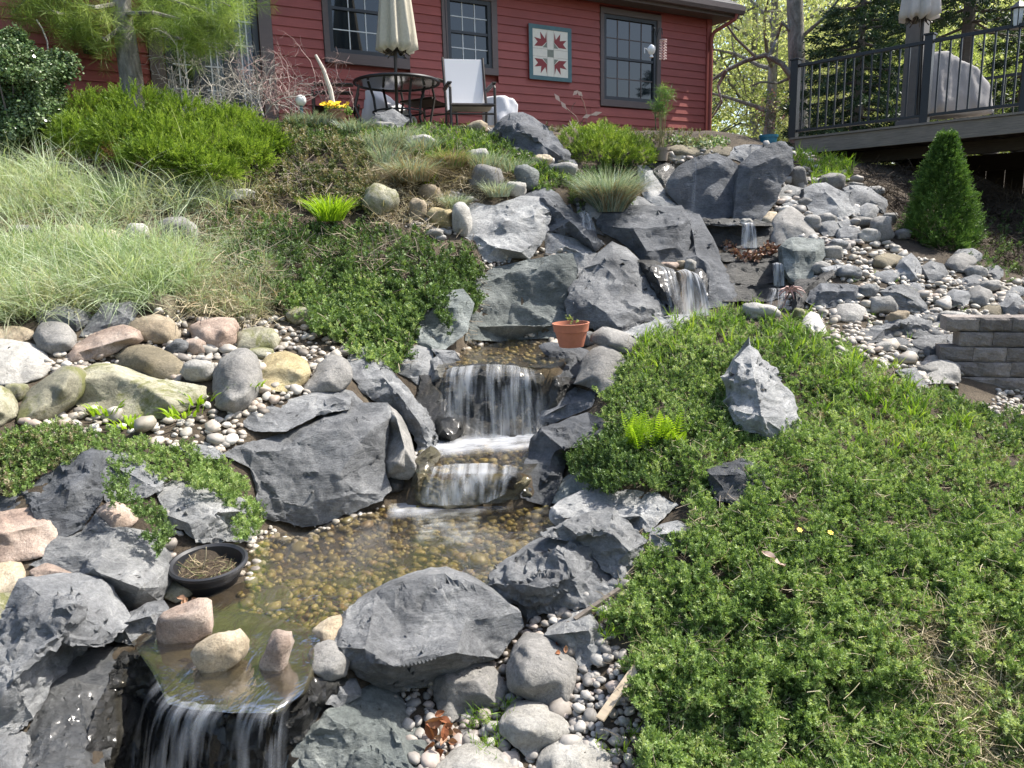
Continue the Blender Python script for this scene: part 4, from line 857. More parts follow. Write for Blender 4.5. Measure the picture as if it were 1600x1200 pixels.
# ------------------------------------------------------------ house
def boardmat(name, c, var=.12, rough=.6):
    m, nt, b = newmat(name); v, r = objcoord(nt)
    mp = N(nt, 'ShaderNodeMapping'); mp.inputs['Scale'].default_value = (2, 2, 40); nt.links.new(v, mp.inputs[0])
    n = noise_node(nt, 3, 6, .65, mp.outputs[0]); n2 = noise_node(nt, 2.5, 4, .6, v)
    col = ramp(nt, n.outputs[0], [(.3, tuple(x*(1-var) for x in c)), (.7, tuple(x*(1+var) for x in c))])
    col = mixc(nt, .6, col, ramp(nt, n2.outputs[0], [(.3, (.8, .8, .8)), (.7, (1.12, 1.12, 1.12))]), 'MULTIPLY')
    hv = N(nt, 'ShaderNodeHueSaturation'); nt.links.new(col, hv.inputs['Color']); mr = N(nt, 'ShaderNodeMapRange'); mr.inputs[3].default_value = .88; mr.inputs[4].default_value = 1.1
    nt.links.new(r, mr.inputs[0]); nt.links.new(mr.outputs[0], hv.inputs['Value'])
    nt.links.new(hv.outputs[0], b.inputs['Base Color']); b.inputs['Roughness'].default_value = rough
    nt.links.new(bump(nt, n.outputs[0], .25, .004), b.inputs['Normal']); return m
RED = boardmat('red_stain', (.30, .07, .056)); TRIM = boardmat('grey_brown_trim', (.125, .098, .09)); DARKG = boardmat('dark_grey_paint', (.045, .052, .06))
SHIN = boardmat('grey_shingle', (.10, .095, .095), .3, .9); WHT = plain('white_grid', (.62, .64, .62), .5); TEAL = plain('teal_paint', (.07, .15, .16), .6); CREAM = plain('cream_paint', (.72, .69, .58), .6, var=.05)
BRED = plain('dark_red_paint', (.24, .03, .03), .6); SAGE = plain('sage_paint', (.20, .22, .17), .6); BLK = plain('black_metal', (.014, .015, .018), .4, .2, bmp=.05)
BRONZE = plain('bronze_metal', (.05, .042, .036), .45, .3, bmp=.05)
m_, nt, b = newmat('window_glass'); b.inputs['Base Color'].default_value = (.012, .018, .022, 1); b.inputs['Roughness'].default_value = .04; b.inputs['Specular IOR Level'].default_value = .8
gn = noise_node(nt, 3, 2, .5, N(nt, 'ShaderNodeTexCoord').outputs['Object']); nt.links.new(bump(nt, gn.outputs[0], .04, .02), b.inputs['Normal']); GLASS = m_
TH = math.radians(29.4); A0 = P(1106, 215, 14.0); WD = np.array([-math.cos(TH), -math.sin(TH), 0]); WN = np.array([math.sin(TH), -math.cos(TH), 0])
def wsz(u, v):   # pixel -> wall coordinates
    d = ray(u, v); t = (A0 @ WN)/(d @ WN); p = d*t; return float((p-A0) @ WD), float(p[2])
def W(s, z, out=0): return Vector(A0*np.array([1, 1, 0])+WD*s+WN*out+np.array([0, 0, z]))
def wbox(mb, s0, s1, z0, z1, o0, o1):
    mb.hexa([W(s0, z0, o0), W(s1, z0, o0), W(s1, z0, o1), W(s0, z0, o1), W(s0, z1, o0), W(s1, z1, o0), W(s1, z1, o1), W(s0, z1, o1)]); return mb
house = empty('red_house', W(5, 1.4), label='red clapboard house with grey brown trim and dark gridded windows', cat='house')
def hp(name, mb, mat, par=None, **k): return mb.build(name, mat, par or house, **k)
ZB = 1.40; ZE = wsz(1106, 30)[1]; SL = 13.5
wbox(mb := MB(), .02, SL, ZB, ZE, -.30, -.06); hp('wall', mb, RED)
def rect(u0, v0, u1, v1):
    a = wsz(u0, v0); b_ = wsz(u1, v1); c = wsz(u0, v1); d = wsz(u1, v0); return [(b_[0]+d[0])/2, (a[0]+c[0])/2, (c[1]+b_[1])/2, (a[1]+d[1])/2]
WIN = [(rect(937, 18, 1031, 169), rect(947, 33, 1021, 153)), (rect(690, -22, 776, 115), rect(704, 5, 762, 98)), (rect(503, -60, 636, 103), rect(518, -45, 622, 80))]
DOOR = (rect(228, -120, 424, 200),)
OPEN = [w_[0] for w_ in WIN]+[DOOR[0]]
step = .118; nb = int((ZE-ZB)/step)+1
for r in range(nb):
    z0 = ZB+r*step; z1 = z0+step+.012; iv = [(.10, SL)]
    for (s0, s1, a, b_) in OPEN:
        if b_ > z0+.02 and a < z1-.02:
            iv = [q for (x, y) in iv for q in ((x, min(y, s0-.004)), (max(x, s1+.004), y)) if q[1]-q[0] > .05]
    for (x, y) in iv:
        cuts = [x]
        while y-cuts[-1] > 4.2: cuts.append(cuts[-1]+rnd.uniform(2.4, 3.8))
        cuts.append(y)
        for p, q_ in zip(cuts, cuts[1:]):
            mb = MB(); zt1 = min(z1, ZE)
            o = rnd.uniform(0, .002)
            mb.hexa([W(p+.0015, z0, -.010), W(q_-.0015, z0, -.010), W(q_-.0015, z0, .020+o), W(p+.0015, z0, .020+o), W(p+.0015, zt1, -.010), W(q_-.0015, zt1, -.010), W(q_-.0015, zt1, .003+o), W(p+.0015, zt1, .003+o)])
            hp('siding_board', mb, RED)
hp('corner_board', wbox(MB(), -.01, .095, ZB, ZE, -.01, .030), RED)
hp('gable_wall', MB().hexa([Vector(W(-.004, ZB, -.3)), Vector(W(-.004, ZB, .0)), Vector(W(-.03, ZB, .0)), Vector(W(-.03, ZB, -6)), Vector(W(-.004, ZE, -.3)), Vector(W(-.004, ZE, 0)), Vector(W(-.03, ZE, 0)), Vector(W(-.03, ZE, -6))]), RED)
def window(outer, glass, cols, rows, curtain=False, dh=True):
    s0, s1, z0, z1 = outer; a0, a1, b0, b1 = glass; D = .055
    w_ = wbox(MB(), s0, s1, z0, b0-D, -.01, .035); wbox(w_, s0, s1, b1+D, z1, -.01, .035); wbox(w_, s0, a0-D, b0-D, b1+D, -.01, .033); wbox(w_, a1+D, s1, b0-D, b1+D, -.01, .033)
    fr = hp('window_frame', w_, TRIM, bevel=.004)
    si = wbox(MB(), s0-.0, s1+.0, z0-.012, z0+.028, .036, .06); 
    w_ = wbox(MB(), a0-D, a1+D, b0-D, b0, -.035, .012); wbox(w_, a0-D, a1+D, b1, b1+D, -.035, .012); wbox(w_, a0-D, a0, b0, b1, -.035, .012); wbox(w_, a1, a1+D, b0, b1, -.035, .012)
    if dh: wbox(w_, a0, a1, (b0+b1)/2-.018, (b0+b1)/2+.018, -.035, .004)
    fo = hp('window', w_, DARKG)
    def sub(name, mb, mat): return mb.build(name, mat, fo)
    halves = [(b0, (b0+b1)/2-.018), ((b0+b1)/2+.018, b1)] if dh else [(b0, b1)]
    for (p, q_) in halves:
        sub('pane', wbox(MB(), a0, a1, p, q_, -.030, -.024), GLASS)
        for i in range(1, cols): x = a0+(a1-a0)*i/cols; sub('muntin', wbox(MB(), x-.007, x+.007, p, q_, -.022, -.016), TRIM if curtain else WHT)
        for j in range(1, rows): z = p+(q_-p)*j/rows; sub('muntin', wbox(MB(), a0, a1, z-.007, z+.007, -.0215, -.0165), TRIM if curtain else WHT)
    return fo
for i, (o, g_) in enumerate(WIN): window(o, g_, [4, 3, 4][i], 2, curtain=(i == 0))
# glazed patio door wall
s0, s1, z0, z1 = DOOR[0]; z0 = ZB; z1 = ZE-.05
w_ = wbox(MB(), s0, s0+.16, z0, z1, -.01, .034); wbox(w_, s1-.16, s1, z0, z1, -.01, .034); wbox(w_, s0+.16, s1-.16, z1-.14, z1, -.01, .033); hp('door_frame', w_, TRIM)
n = 3; a0, a1 = s0+.17, s1-.17; wd = (a1-a0)/n
for i in range(n):
    x0_, x1_ = a0+i*wd, a0+(i+1)*wd-.01
    w_ = wbox(MB(), x0_, x0_+.07, z0, z1-.15, -.04, .0); wbox(w_, x1_-.07, x1_, z0, z1-.15, -.04, .0); wbox(w_, x0_+.07, x1_-.07, z0, z0+.18, -.04, -.002); wbox(w_, x0_+.07, x1_-.07, z1-.25, z1-.15, -.04, -.002)
    d_ = hp('door', w_, DARKG)
    wbox(MB(), x0_+.07, x1_-.07, z0+.18, z1-.25, -.03, -.025).build('pane', GLASS, d_)
    for k in range(1, 3): x = x0_+.07+(wd-.15)*k/3; wbox(MB(), x-.008, x+.008, z0+.18, z1-.25, -.022, -.012).build('muntin', WHT, d_)
    for k in range(1, 6): z = z0+.18+(z1-z0-.43)*k/6; wbox(MB(), x0_+.07, x1_-.07, z-.008, z+.008, -.0215, -.0125).build('muntin', WHT, d_)
# eaves, gutter, roof with shingle courses, downspout
OV = .34
hp('soffit', wbox(MB(), -.32, SL, ZE-.005, ZE+.02, -.3, OV-.03), TRIM)
hp('fascia_board', wbox(MB(), -.33, SL, ZE-.03, ZE+.14, OV-.028, OV), TRIM)
w_ = MB()
prof = [(0, .10), (.0, .02), (.03, -.02), (.09, -.02), (.12, .03), (.12, .10), (.105, .10)]
for s_ in (-.34, SL):
    for (o, z) in prof: w_.v.append(tuple(W(s_, ZE+.03+z, OV+.003+o)))
k = len(prof); w_.f += [(i, i+1, k+i+1, k+i) for i in range(k-1)]+[tuple(range(k))]
hp('gutter', w_, TRIM)
up = math.tan(math.radians(27))
for r in range(5):
    x = -.36
    while x < SL:
        L_ = rnd.uniform(.8, 1.1); o1 = OV+.05-r*.16; z = ZE+.155+r*.16*up+.003*r
        hp('shingle', MB().hexa([W(x, z, o1), W(min(x+L_, SL)-.006, z, o1), W(min(x+L_, SL)-.006, z+.22*up, o1-.22), W(x, z+.22*up, o1-.22), W(x, z+.014, o1), W(min(x+L_, SL)-.006, z+.014, o1), W(min(x+L_, SL)-.006, z+.22*up+.012, o1-.22), W(x, z+.22*up+.012, o1-.22)]), SHIN); x += L_
hp('roof', MB().hexa([W(-.36, ZE+.15, OV), W(SL, ZE+.15, OV), W(SL, ZE+.14+5*up, OV-5), W(-.36, ZE+.14+5*up, OV-5), W(-.36, ZE+.152, OV), W(SL, ZE+.152, OV), W(SL, ZE+.15+5*up, OV-5), W(-.36, ZE+.15+5*up, OV-5)]), SHIN)
hp('downspout', MB().tube([W(-.20, ZE+.03, OV+.06), W(-.19, ZE-.06, OV+.05), W(.0, ZE-.22, .09), W(.035, ZE-.32, .07), W(.035, ZB, .07)], .032, 8), RED, smooth=True)
cs = wsz(693, 0)[0]
hp('cable', MB().tube([W(cs, ZE-.1, .03), W(cs-.01, 2.6, .032), W(cs, 1.5, .03)], .006, 6), BLK)
# wall lantern
ls, lz = wsz(137, 62)
w_ = wbox(MB(), ls-.06, ls+.06, lz-.16, lz+.16, .02, .05); w_.lathe(W(ls, lz, .13), [(0, .17), (.03, .15), (.09, .09), (.07, .08), (.055, -.13), (.07, -.14), (0, -.16)], 6); hp('lantern', w_, BLK)
# barn quilt board
qr = rect(824, 42, 890, 127); s0, s1, z0, z1 = qr
bq = empty('barn_quilt', W((s0+s1)/2, z0, .03), label='square barn quilt panel with red star points on cream hung on the red wall', cat='wall art')
s1q, s0q = s1, s0; bw = (s1-s0)*.085; bh = (z1-z0)*.075
wbox(MB(), s0, s1, z0, z1, .021, .045).build('panel_board', BRED, bq)
w_ = MB(); wbox(w_, s0, s1, z0, z0+bh, .0455, .056); wbox(w_, s0, s1, z1-bh, z1, .0455, .056); wbox(w_, s0, s0+bw, z0+bh, z1-bh, .0455, .055); wbox(w_, s1-bw, s1, z0+bh, z1-bh, .0455, .055); w_.build('border', TEAL, bq)
wbox(MB(), s0+bw, s1-bw, z0+bh, z1-bh, .0455, .049).build('field', CREAM, bq)
def qp(x, y, o): return W(s1-bw-(s1-s0-2*bw)*x, z0+bh+(z1-z0-2*bh)*y, o)
def qpoly(name, pl, mat, o):
    n = len(pl); w_ = MB(); w_.v = [tuple(qp(x, y, o)) for x, y in pl]+[tuple(qp(x, y, o-.002)) for x, y in pl]
    w_.f = [tuple(range(n))]+[(i, (i+1) % n, n+(i+1) % n, n+i) for i in range(n)]; return w_.build(name, mat, bq)
star = [((X-120)/228, 1-(Y-195)/290) for X, Y in [(208, 210), (199, 252), (169, 212), (173, 256), (130, 249), (152, 275), (130, 302), (180, 300), (210, 270)]]
tri = [((X-120)/228, 1-(Y-195)/290) for X, Y in [(184, 306), (211, 272), (211, 306)]]
for fx in (0, 1):
    for fy in (0, 1):
        g_ = lambda pl: [((1-x) if fx else x, (1-y) if fy else y) for x, y in pl]
        qpoly('star_patch', g_(star), BRED, .0515); qpoly('corner_patch', g_(tri), SAGE, .0518)
qpoly('centre_patch', [(.41, .42), (.59, .42), (.59, .58), (.41, .58)], SAGE, .0515)
LINE = plain('tan_line', (.5, .46, .38), .6, bmp=0)
for x in (.41, .59):
    qpoly('seam', [(x-.005, 0), (x+.005, 0), (x+.005, .415), (x-.005, .415)], LINE, .0505); qpoly('seam', [(x-.005, .585), (x+.005, .585), (x+.005, 1), (x-.005, 1)], LINE, .0505)
for y in (.415, .585):
    qpoly('seam', [(0, y-.005), (.41, y-.005), (.41, y+.005), (0, y+.005)], LINE, .0507); qpoly('seam', [(.59, y-.005), (1, y-.005), (1, y+.005), (.59, y+.005)], LINE, .0507)

# ------------------------------------------------------------ patio furniture
FAB = plain('white_fabric', (.62, .62, .63), .85, var=.04, scale=200, bmp=.1); UMB = plain('beige_canvas', (.50, .46, .36), .9, var=.08, scale=30); COVER = plain('grey_cover', (.26, .25, .245), .85, var=.07, scale=8)
RM['fabric'] = FAB; RM['cover'] = COVER
def umbrella(label, u, vb, Y, r, hgt, vpole, mat):
    b_ = Vector(P(u, vb, Y)); t = empty('patio_umbrella', Vector(P(u, vpole, Y)), label=label, cat='umbrella')
    n = 64; V = []; L_ = 22
    for j in range(L_+1):
        q_ = j/L_; rr = r*(1-.72*q_)+.01
        for i in range(n):
            a = 2*math.pi*i/n; f = 1+(.20*math.cos(a*8+.5*math.sin(q_*3))+.07*math.cos(a*19+2))*(1-.5*q_)
            k_ = 1 - (.35 if j == 0 else 0)
            dz = -.05*abs(math.cos(a*4+1))*(1-q_)**3
            V.append(b_+Vector((math.cos(a)*rr*f*k_, math.sin(a)*rr*f*k_, q_*hgt+dz+(.05 if j == 0 else 0))))
    Fq = [(j*n+i, j*n+(i+1) % n, (j+1)*n+(i+1) % n, (j+1)*n+i) for j in range(L_) for i in range(n)]
    link('canopy', mesh_np('canopy', V, Fq, True), mat, t)
    MB().tube([Vector(P(u, vpole, Y)), b_+Vector((0, 0, hgt+.1))], .021, 10).build('pole', BRONZE, t, smooth=True)
    w_ = MB()
    for k_ in range(8):
        a = k_*math.pi/4+.2; w_.tube([b_+Vector((math.cos(a)*.05, math.sin(a)*.05, .05)), b_+Vector((math.cos(a)*r*.75, math.sin(a)*r*.75, -.03))], .007, 5)
    w_.build('rib', BRONZE, t)
    return t
umbrella('closed beige umbrella standing through the round patio table', 621, 84, 10.2, .22, 1.6, 192, UMB)
umbrella('closed off white umbrella above the deck railing', 1435, 34, 9.6, .19, 1.6, 180, plain('offwhite_canvas', (.50, .46, .42), .9, var=.06))
# table
tc = Vector(P(620, 130, 10.2)); R_ = 62*10.2/F
t = empty('patio_table', tc-Vector((0, 0, .66)), label='round glass topped metal patio table with curved legs under the beige umbrella', cat='table')
GT = plain('smoked_glass', (.10, .12, .12), .12, var=.05, bmp=0)
MB().lathe(tc, [(0.02, .012), (R_*.95, .012), (R_*.95, 0), (.02, 0)], 48).build('table_top', GT, t)
w_ = MB(); ring = [tc+Vector((math.cos(a)*R_, math.sin(a)*R_, .004)) for a in [2*math.pi*i/48 for i in range(49)]]; w_.tube(ring, .02, 8, cap=False); w_.build('rim', BLK, t, smooth=True)
for k_ in range(4):
    a = k_*math.pi/2+.6; d = Vector((math.cos(a), math.sin(a), 0))
    MB().tube([tc+d*R_*.75+Vector((0, 0, -.01)), tc+d*R_*.62+Vector((0, 0, -.2)), tc+d*R_*.58+Vector((0, 0, -.4)), tc+d*R_*.72+Vector((0, 0, -.57)), tc+d*R_*.9+Vector((0, 0, -.68))], .016, 8).build('leg', BLK, t, smooth=True)
MB().tube([tc+Vector((math.cos(a)*R_*.6, math.sin(a)*R_*.6, -.35)) for a in [2*math.pi*i/24 for i in range(25)]], .011, 6, cap=False).build('brace', BLK, t)
def chair(label, u, vseat, Y, rz, fab, hasback=True):
    c = Vector(P(u, vseat, Y)); c.z -= .40
    t = empty('patio_chair', c, rz, label=label, cat='chair')
    def part(name, mb, mat, **k):
        o = mb.build(name, mat, None, **k); o.parent = t; return o
    w_ = MB(); n = 10; prof = [(-.27, .40)]+[(-.27+.5*i/5, .40-.03*math.sin(math.pi*i/5)) for i in range(1, 6)]
    V = []; 
    for (y, z) in prof: V += [(-.25, y, z), (.25, y, z)]
    Fq = [(2*i, 2*i+1, 2*i+3, 2*i+2) for i in range(len(prof)-1)]
    w_.add(V, Fq); w_.add([(a_, b_, c_-.012) for a_, b_, c_ in V], [tuple(reversed(q_)) for q_ in Fq]); part('seat', w_, fab)
    if hasback:
        w_ = MB(); w_.box((0, .31, .72), (.48, .012, .66), Matrix.Rotation(math.radians(-12), 3, 'X')); part('backrest', w_, fab, bevel=.004)
    for sx in (-1, 1):
        x = sx*.27
        part('side_frame', MB().tube([(x, -.30, .0), (x, -.29, .38), (x, -.29, .58), (x, -.24, .63), (x, .20, .63)], .017, 8), BRONZE, smooth=True)
        part('side_frame', MB().tube([(x*.95, .34, 0), (x*.95, .20, .40), (x*.95, .385 if hasback else .27, 1.06 if hasback else .64)], .016, 8), BRONZE, smooth=True)
        part('armrest', MB().box((x, -.04, .645), (.055, .46, .022)), BRONZE, bevel=.006)
    part('seat_rail', MB().tube([(-.27, -.29, .385), (.27, -.29, .385)], .02, 8), BRONZE, smooth=True)
    part('seat_rail', MB().tube([(-.26, .25, .40), (.26, .25, .40)], .016, 8), BRONZE, smooth=True)
    part('stretcher', MB().tube([(-.27, -.30, .28), (.27, -.30, .28)], .012, 6), BRONZE)
    return t
chair('white sling patio chair facing the pond right of the table', 733, 168, 10.0, math.radians(12), FAB)
chair('dark framed patio chair left of the table turned sideways', 528, 170, 10.1, math.radians(-78), plain('dark_sling', (.10, .095, .09), .8), False)
chair('dark framed patio chair behind the right side of the table', 668, 160, 10.9, math.radians(150), plain('brown_sling', (.09, .08, .075), .8), False)
def cover(label, kind, out, ridge, Y, name='furniture_cover', **k):
    return rock(label, kind, out, ridge, rough=0, Y0=Y, cat='cover', name=name, grow=0, tilt=.15, drape=True, smooth=2, edge=.03, extra=1, clear=-9, **k)
cover('white fabric cover draped over a low boxy thing right of the sling chair', 'fabric', '752,206 757,150 790,149 805,154 811,162 809,182 797,208 770,208', '790,152,2 783,205,14', 10.5, h=.2)
cover('white fabric covered reclining chair behind the patio table', 'fabric', '556,200 560,135 578,133 600,145 630,165 652,188 650,200', '575,140,6 610,165,14 640,195,14', 10.9, h=.2)
cover('grey fabric covered grill standing on the deck behind the railing', 'cover', '1447,178 1449,88 1462,80 1482,79 1505,93 1530,108 1548,128 1553,150 1552,176 1500,180', '1475,85,2 1470,165,9|1505,97,2 1530,165,7', 9.9, name='grill_cover', h=.08)

# ------------------------------------------------------------ deck
ZD = 1.19; D0 = PZ(1235, 218, ZD); D1 = PZ(1600, 177, ZD); dv_ = D1-D0; Ld = np.linalg.norm(dv_); dv_ = dv_/Ld; dn = np.array([-dv_[1], dv_[0], 0]);
if dn[1] < 0: dn = -dn
def D(a, z, b_=0): return Vector(D0+dv_*a+dn*b_+np.array([0, 0, z]))
def dbox(mb, a0, a1, z0, z1, b0, b1): return mb.hexa([D(a0, z0, b0), D(a1, z0, b0), D(a1, z0, b1), D(a0, z0, b1), D(a0, z1, b0), D(a1, z1, b0), D(a1, z1, b1), D(a0, z1, b1)])
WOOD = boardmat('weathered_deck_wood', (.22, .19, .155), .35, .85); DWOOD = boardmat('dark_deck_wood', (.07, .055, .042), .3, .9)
CHAR = plain('charcoal_post_paint', (.11, .105, .10), .7)
deck = empty('deck', D(0, 0), label='raised wooden deck with black metal railing at the upper right', cat='deck')
LD = Ld+3.6
dbox(MB(), .06, LD, -.20, -.008, 0, .038).build('fascia_board', WOOD, deck, bevel=.003)
for i in range(24):
    b0 = -.02+i*.143; dbox(MB(), 0.0, LD, -.005+.0, .02, b0, b0+.137).build('deck_board', WOOD, deck)
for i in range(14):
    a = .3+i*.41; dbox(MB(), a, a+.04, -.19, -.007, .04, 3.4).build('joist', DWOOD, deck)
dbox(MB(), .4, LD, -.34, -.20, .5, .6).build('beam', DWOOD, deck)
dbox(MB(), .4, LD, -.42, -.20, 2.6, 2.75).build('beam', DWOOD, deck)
for a in (.9, 2.6, 4.3, 5.8): dbox(MB(), a, a+.14, -2.4, -.42, 2.62, 2.74).build('support_post', DWOOD, deck)
ps = [0.0]
def along(u, v, z):   # deck coordinate of a railing point
    d = ray(u, v); n_ = dn; t_ = (D0 @ n_)/(d @ n_); return float((d*t_-D0) @ dv_)
for u in (1438, 1594): ps.append(along(u, 190 if u < 1500 else 175, 0)+.02)
ps.append(LD)
for i, a in enumerate(ps[:3]):
    w_ = .045 if i else .05
    dbox(MB(), a-w_, a+w_, .02, 1.0, .03-0.01, .03+2*w_-.01).build('railing_post', BLK, deck, bevel=.004)
    dbox(MB(), a-w_-.012, a+w_+.012, 1.0, 1.02, .008, .04+2*w_).build('post_cap', BLK, deck, bevel=.004)
for a, b_ in zip(ps, ps[1:]):
    dbox(MB(), a+.05, b_-.045, .91, .95, .045, .09).build('top_rail', BLK, deck, bevel=.004)
    dbox(MB(), a+.05, b_-.045, .09, .125, .05, .085).build('bottom_rail', BLK, deck, bevel=.003)
    n = max(2, round((b_-a)/.112))
    for k_ in range(1, n): x = a+(b_-a)*k_/n; dbox(MB(), x-.009, x+.009, .125, .91, .058, .076).build('baluster', BLK, deck)
a = along(1385, 190, 0); dbox(MB(), a-.05, a+.16, .02, 3.2, .55, .76).build('roof_post', CHAR, deck, bevel=.01); dbox(MB(), a-.09, a+.20, .021, .14, .51, .80).build('post_base', CHAR, deck, bevel=.01)
# back railing far side
for b_ in (3.2,):
    dbox(MB(), 0, LD, .91, .95, b_, b_+.04).build('top_rail', BLK, deck); dbox(MB(), 0, LD, .09, .125, b_, b_+.035).build('bottom_rail', BLK, deck)
    for k_ in range(1, 48): dbox(MB(), k_*.125-.009, k_*.125+.009, .125, .91, b_+.01, b_+.028).build('baluster', BLK, deck)
# added dark boards standing in for the shade under the deck
sk = empty('under_deck_shade', D(1.0, -1.2, 3.3), label='added dark boards standing for the shade below the deck', cat='wall')
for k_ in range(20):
    dbox(MB(), .2+k_*.25, .2+k_*.25+.24, -1.9, -.21, 3.34, 3.37).build('shade_board', DWOOD, sk)
# hanging lantern right corner
c = Vector(P(1591, 22, 8.9)); t = empty('hanging_lantern', c, label='black hanging lantern with a pale glass right corner', cat='lantern')
MB().lathe(c, [(0, .14), (.03, .12), (.10, .06), (.08, .055)], 6).build('cap', BLK, t); MB().lathe(c, [(.055, .05), (.045, -.12), (.0, -.125)], 6).build('glass', plain('milky_glass', (.7, .72, .72), .3), t)
w_ = MB(); [w_.tube([c+Vector((math.cos(k_*math.pi/3)*.075, math.sin(k_*math.pi/3)*.075, .055)), c+Vector((math.cos(k_*math.pi/3)*.06, math.sin(k_*math.pi/3)*.06, -.14))], .006, 4) for k_ in range(6)]; w_.lathe(c, [(.0, -.13), (.07, -.135), (.07, -.15), (0, -.16)], 6); w_.tube([c+Vector((0, 0, .13)), c+Vector((0, 0, .6))], .006, 4); w_.build('cage', BLK, t)

# ------------------------------------------------------------ block retaining wall
BLOCK = rockmat('concrete_block', (.15, .13, .115), (.235, .205, .185), (.31, .275, .25), strata=.3, speck=.5)
rw = empty('retaining_wall', Vector(P(1550, 620, 5.2)), label='curved retaining wall of rough grey concrete blocks at the right edge', cat='wall')
def wcurve(s_): # plan curve, s in metres from the left end
    a = P(1490, 560, 5.55); x = a[0]+s_*.86+.05*math.sin(s_*1.3); y = a[1]-.30*s_+.10*s_*s_; return x, y
zb_ = float(P(1560, 640, 5.30)[2]); bh_ = .106
def blockmesh(L_, H_, Dp, seed):
    bm = bmesh.new(); bmesh.ops.create_cube(bm, size=1)
    for v in bm.verts: v.co.x *= L_; v.co.y *= Dp; v.co.z *= H_
    bmesh.ops.subdivide_edges(bm, edges=bm.edges, cuts=5, use_grid_fill=True); bm.normal_update()
    for v in bm.verts:
        if v.co.y < -Dp*.3:
            k_ = (1-(abs(v.co.x)/(L_/2))**4)*(1-(abs(v.co.z)/(H_/2))**4)
            v.co.y -= .014*k_+noise.fractal(v.co*25+Vector((seed*7, 0, 0)), 1, 2, 3)*.010
        v.co.x += noise.noise(v.co*30+Vector((seed, 5, 0)))*.003; v.co.z += noise.noise(v.co*30+Vector((seed, 9, 0)))*.002
    me = bpy.data.meshes.new('block'); bm.to_mesh(me); bm.free(); me.materials.append(BLOCK); return me
bms = [blockmesh(.212, .102, .20, i) for i in range(5)]
for r in range(7):
    s_ = -.05+(r % 2)*.107+(.0 if r < 4 else .02)*r
    while s_ < 2.6:
        x, y = wcurve(s_); x2, y2 = wcurve(s_+.1)
        o = bpy.data.objects.new('block', bms[rnd.randrange(5)]); C.objects.link(o); o.parent = rw; o.matrix_parent_inverse = Matrix.LocRotScale(rw.location, rw.rotation_euler, rw.scale).inverted()
        o.location = (x, y+r*.016, zb_+bh_*(r-.5)+rnd.uniform(-.002, .002)); o.rotation_euler = (0, 0, math.atan2(y2-y, x2-x)+rnd.uniform(-.03, .03)); s_ += .217
# ------------------------------------------------------------ plant pieces (all quads)
def ql(V, Fq, p, d, L_, w_, side):
    b = len(V); m2 = p+d*L_*.5; V += [p, m2+side*w_, p+d*L_, m2-side*w_]; Fq.append((b, b+1, b+2, b+3))
def rv(r):
    while True:
        v = Vector((r.uniform(-1, 1), r.uniform(-1, 1), r.uniform(-1, 1)))
        if .1 < v.length < 1: return v.normalized()
def fin(V, Fq): return np.array([tuple(v) for v in V]), np.array(Fq)
def v_axis(nl, L_, w_, ang, curve=.25):
    def f(r):
        V, Fq = [], []; bend = Vector((r.uniform(-1, 1), r.uniform(-1, 1), 0))*curve
        for i in range(nl):
            t = (i+.5)/nl; p = Vector((0, 0, t*.8))+bend*t*t; a = i*2.4+r.uniform(-.4, .4)
            d = (Vector((math.cos(a), math.sin(a), 0))*math.sin(ang)+Vector((0, 0, 1))*math.cos(ang)+bend*t).normalized()
            sd = d.cross(rv(r)).normalized(); ql(V, Fq, p, d, L_*r.uniform(.7, 1.2)*(1-.3*t), w_, sd)
        ql(V, Fq, Vector(), (Vector((0, 0, .85))+bend).normalized(), .9, w_*.35, Vector((1, 0, 0)))
        return fin(V, Fq)
    return f
def v_burst(nl, L0, L1, w_, up=.2, rad=.0):
    def f(r):
        V, Fq = [], []
        for i in range(nl):
            d = rv(r); d.z = d.z*.8+up; d.normalize(); ql(V, Fq, rv(r)*rad*r.random(), d, r.uniform(L0, L1), w_, d.cross(rv(r)).normalized())
        return fin(V, Fq)
    return f
def v_leaves(nl, L_, w_, rad=1.0):
    def f(r):
        V, Fq = [], []
        for i in range(nl):
            p = rv(r)*rad*r.random()**.5; d = rv(r); d.z -= .15; d.normalize(); ql(V, Fq, p, d, L_*r.uniform(.6, 1.2), w_*r.uniform(.7, 1.2), d.cross(rv(r)).normalized())
        return fin(V, Fq)
    return f
def add_blade(V, Fq, base, az, h, lean, w_, droop, seg=4, tw=0):
    d = Vector((math.cos(az), math.sin(az), 0)); sd = Vector((-d.y, d.x, 0)); sd = (sd*math.cos(tw)+d*math.sin(tw)); b = len(V)
    for k_ in range(seg+1):
        t = k_/seg; p = base+d*(lean*t+droop*t*t*t)*h+Vector((0, 0, h*(t-droop*.75*t**3-lean*.2*t*t))); ww = w_*(1-t**2*.93)
        V += [p-sd*ww, p+sd*ww]
    Fq += [(b+2*k_, b+2*k_+1, b+2*k_+3, b+2*k_+2) for k_ in range(seg)]
def v_grass(nb, spread, w_, lean=.35, droop=.4, seg=4):
    def f(r):
        V, Fq = [], []
        for i in range(nb):
            a = r.uniform(0, 6.283); ra = spread*math.sqrt(r.random())
            add_blade(V, Fq, Vector((math.cos(a)*ra, math.sin(a)*ra, 0)), a+r.uniform(-1, 1), r.uniform(.5, 1), r.uniform(.05, lean), w_*r.uniform(.6, 1.2), r.uniform(.0, droop), seg, r.uniform(-1, 1))
        return fin(V, Fq)
    return f
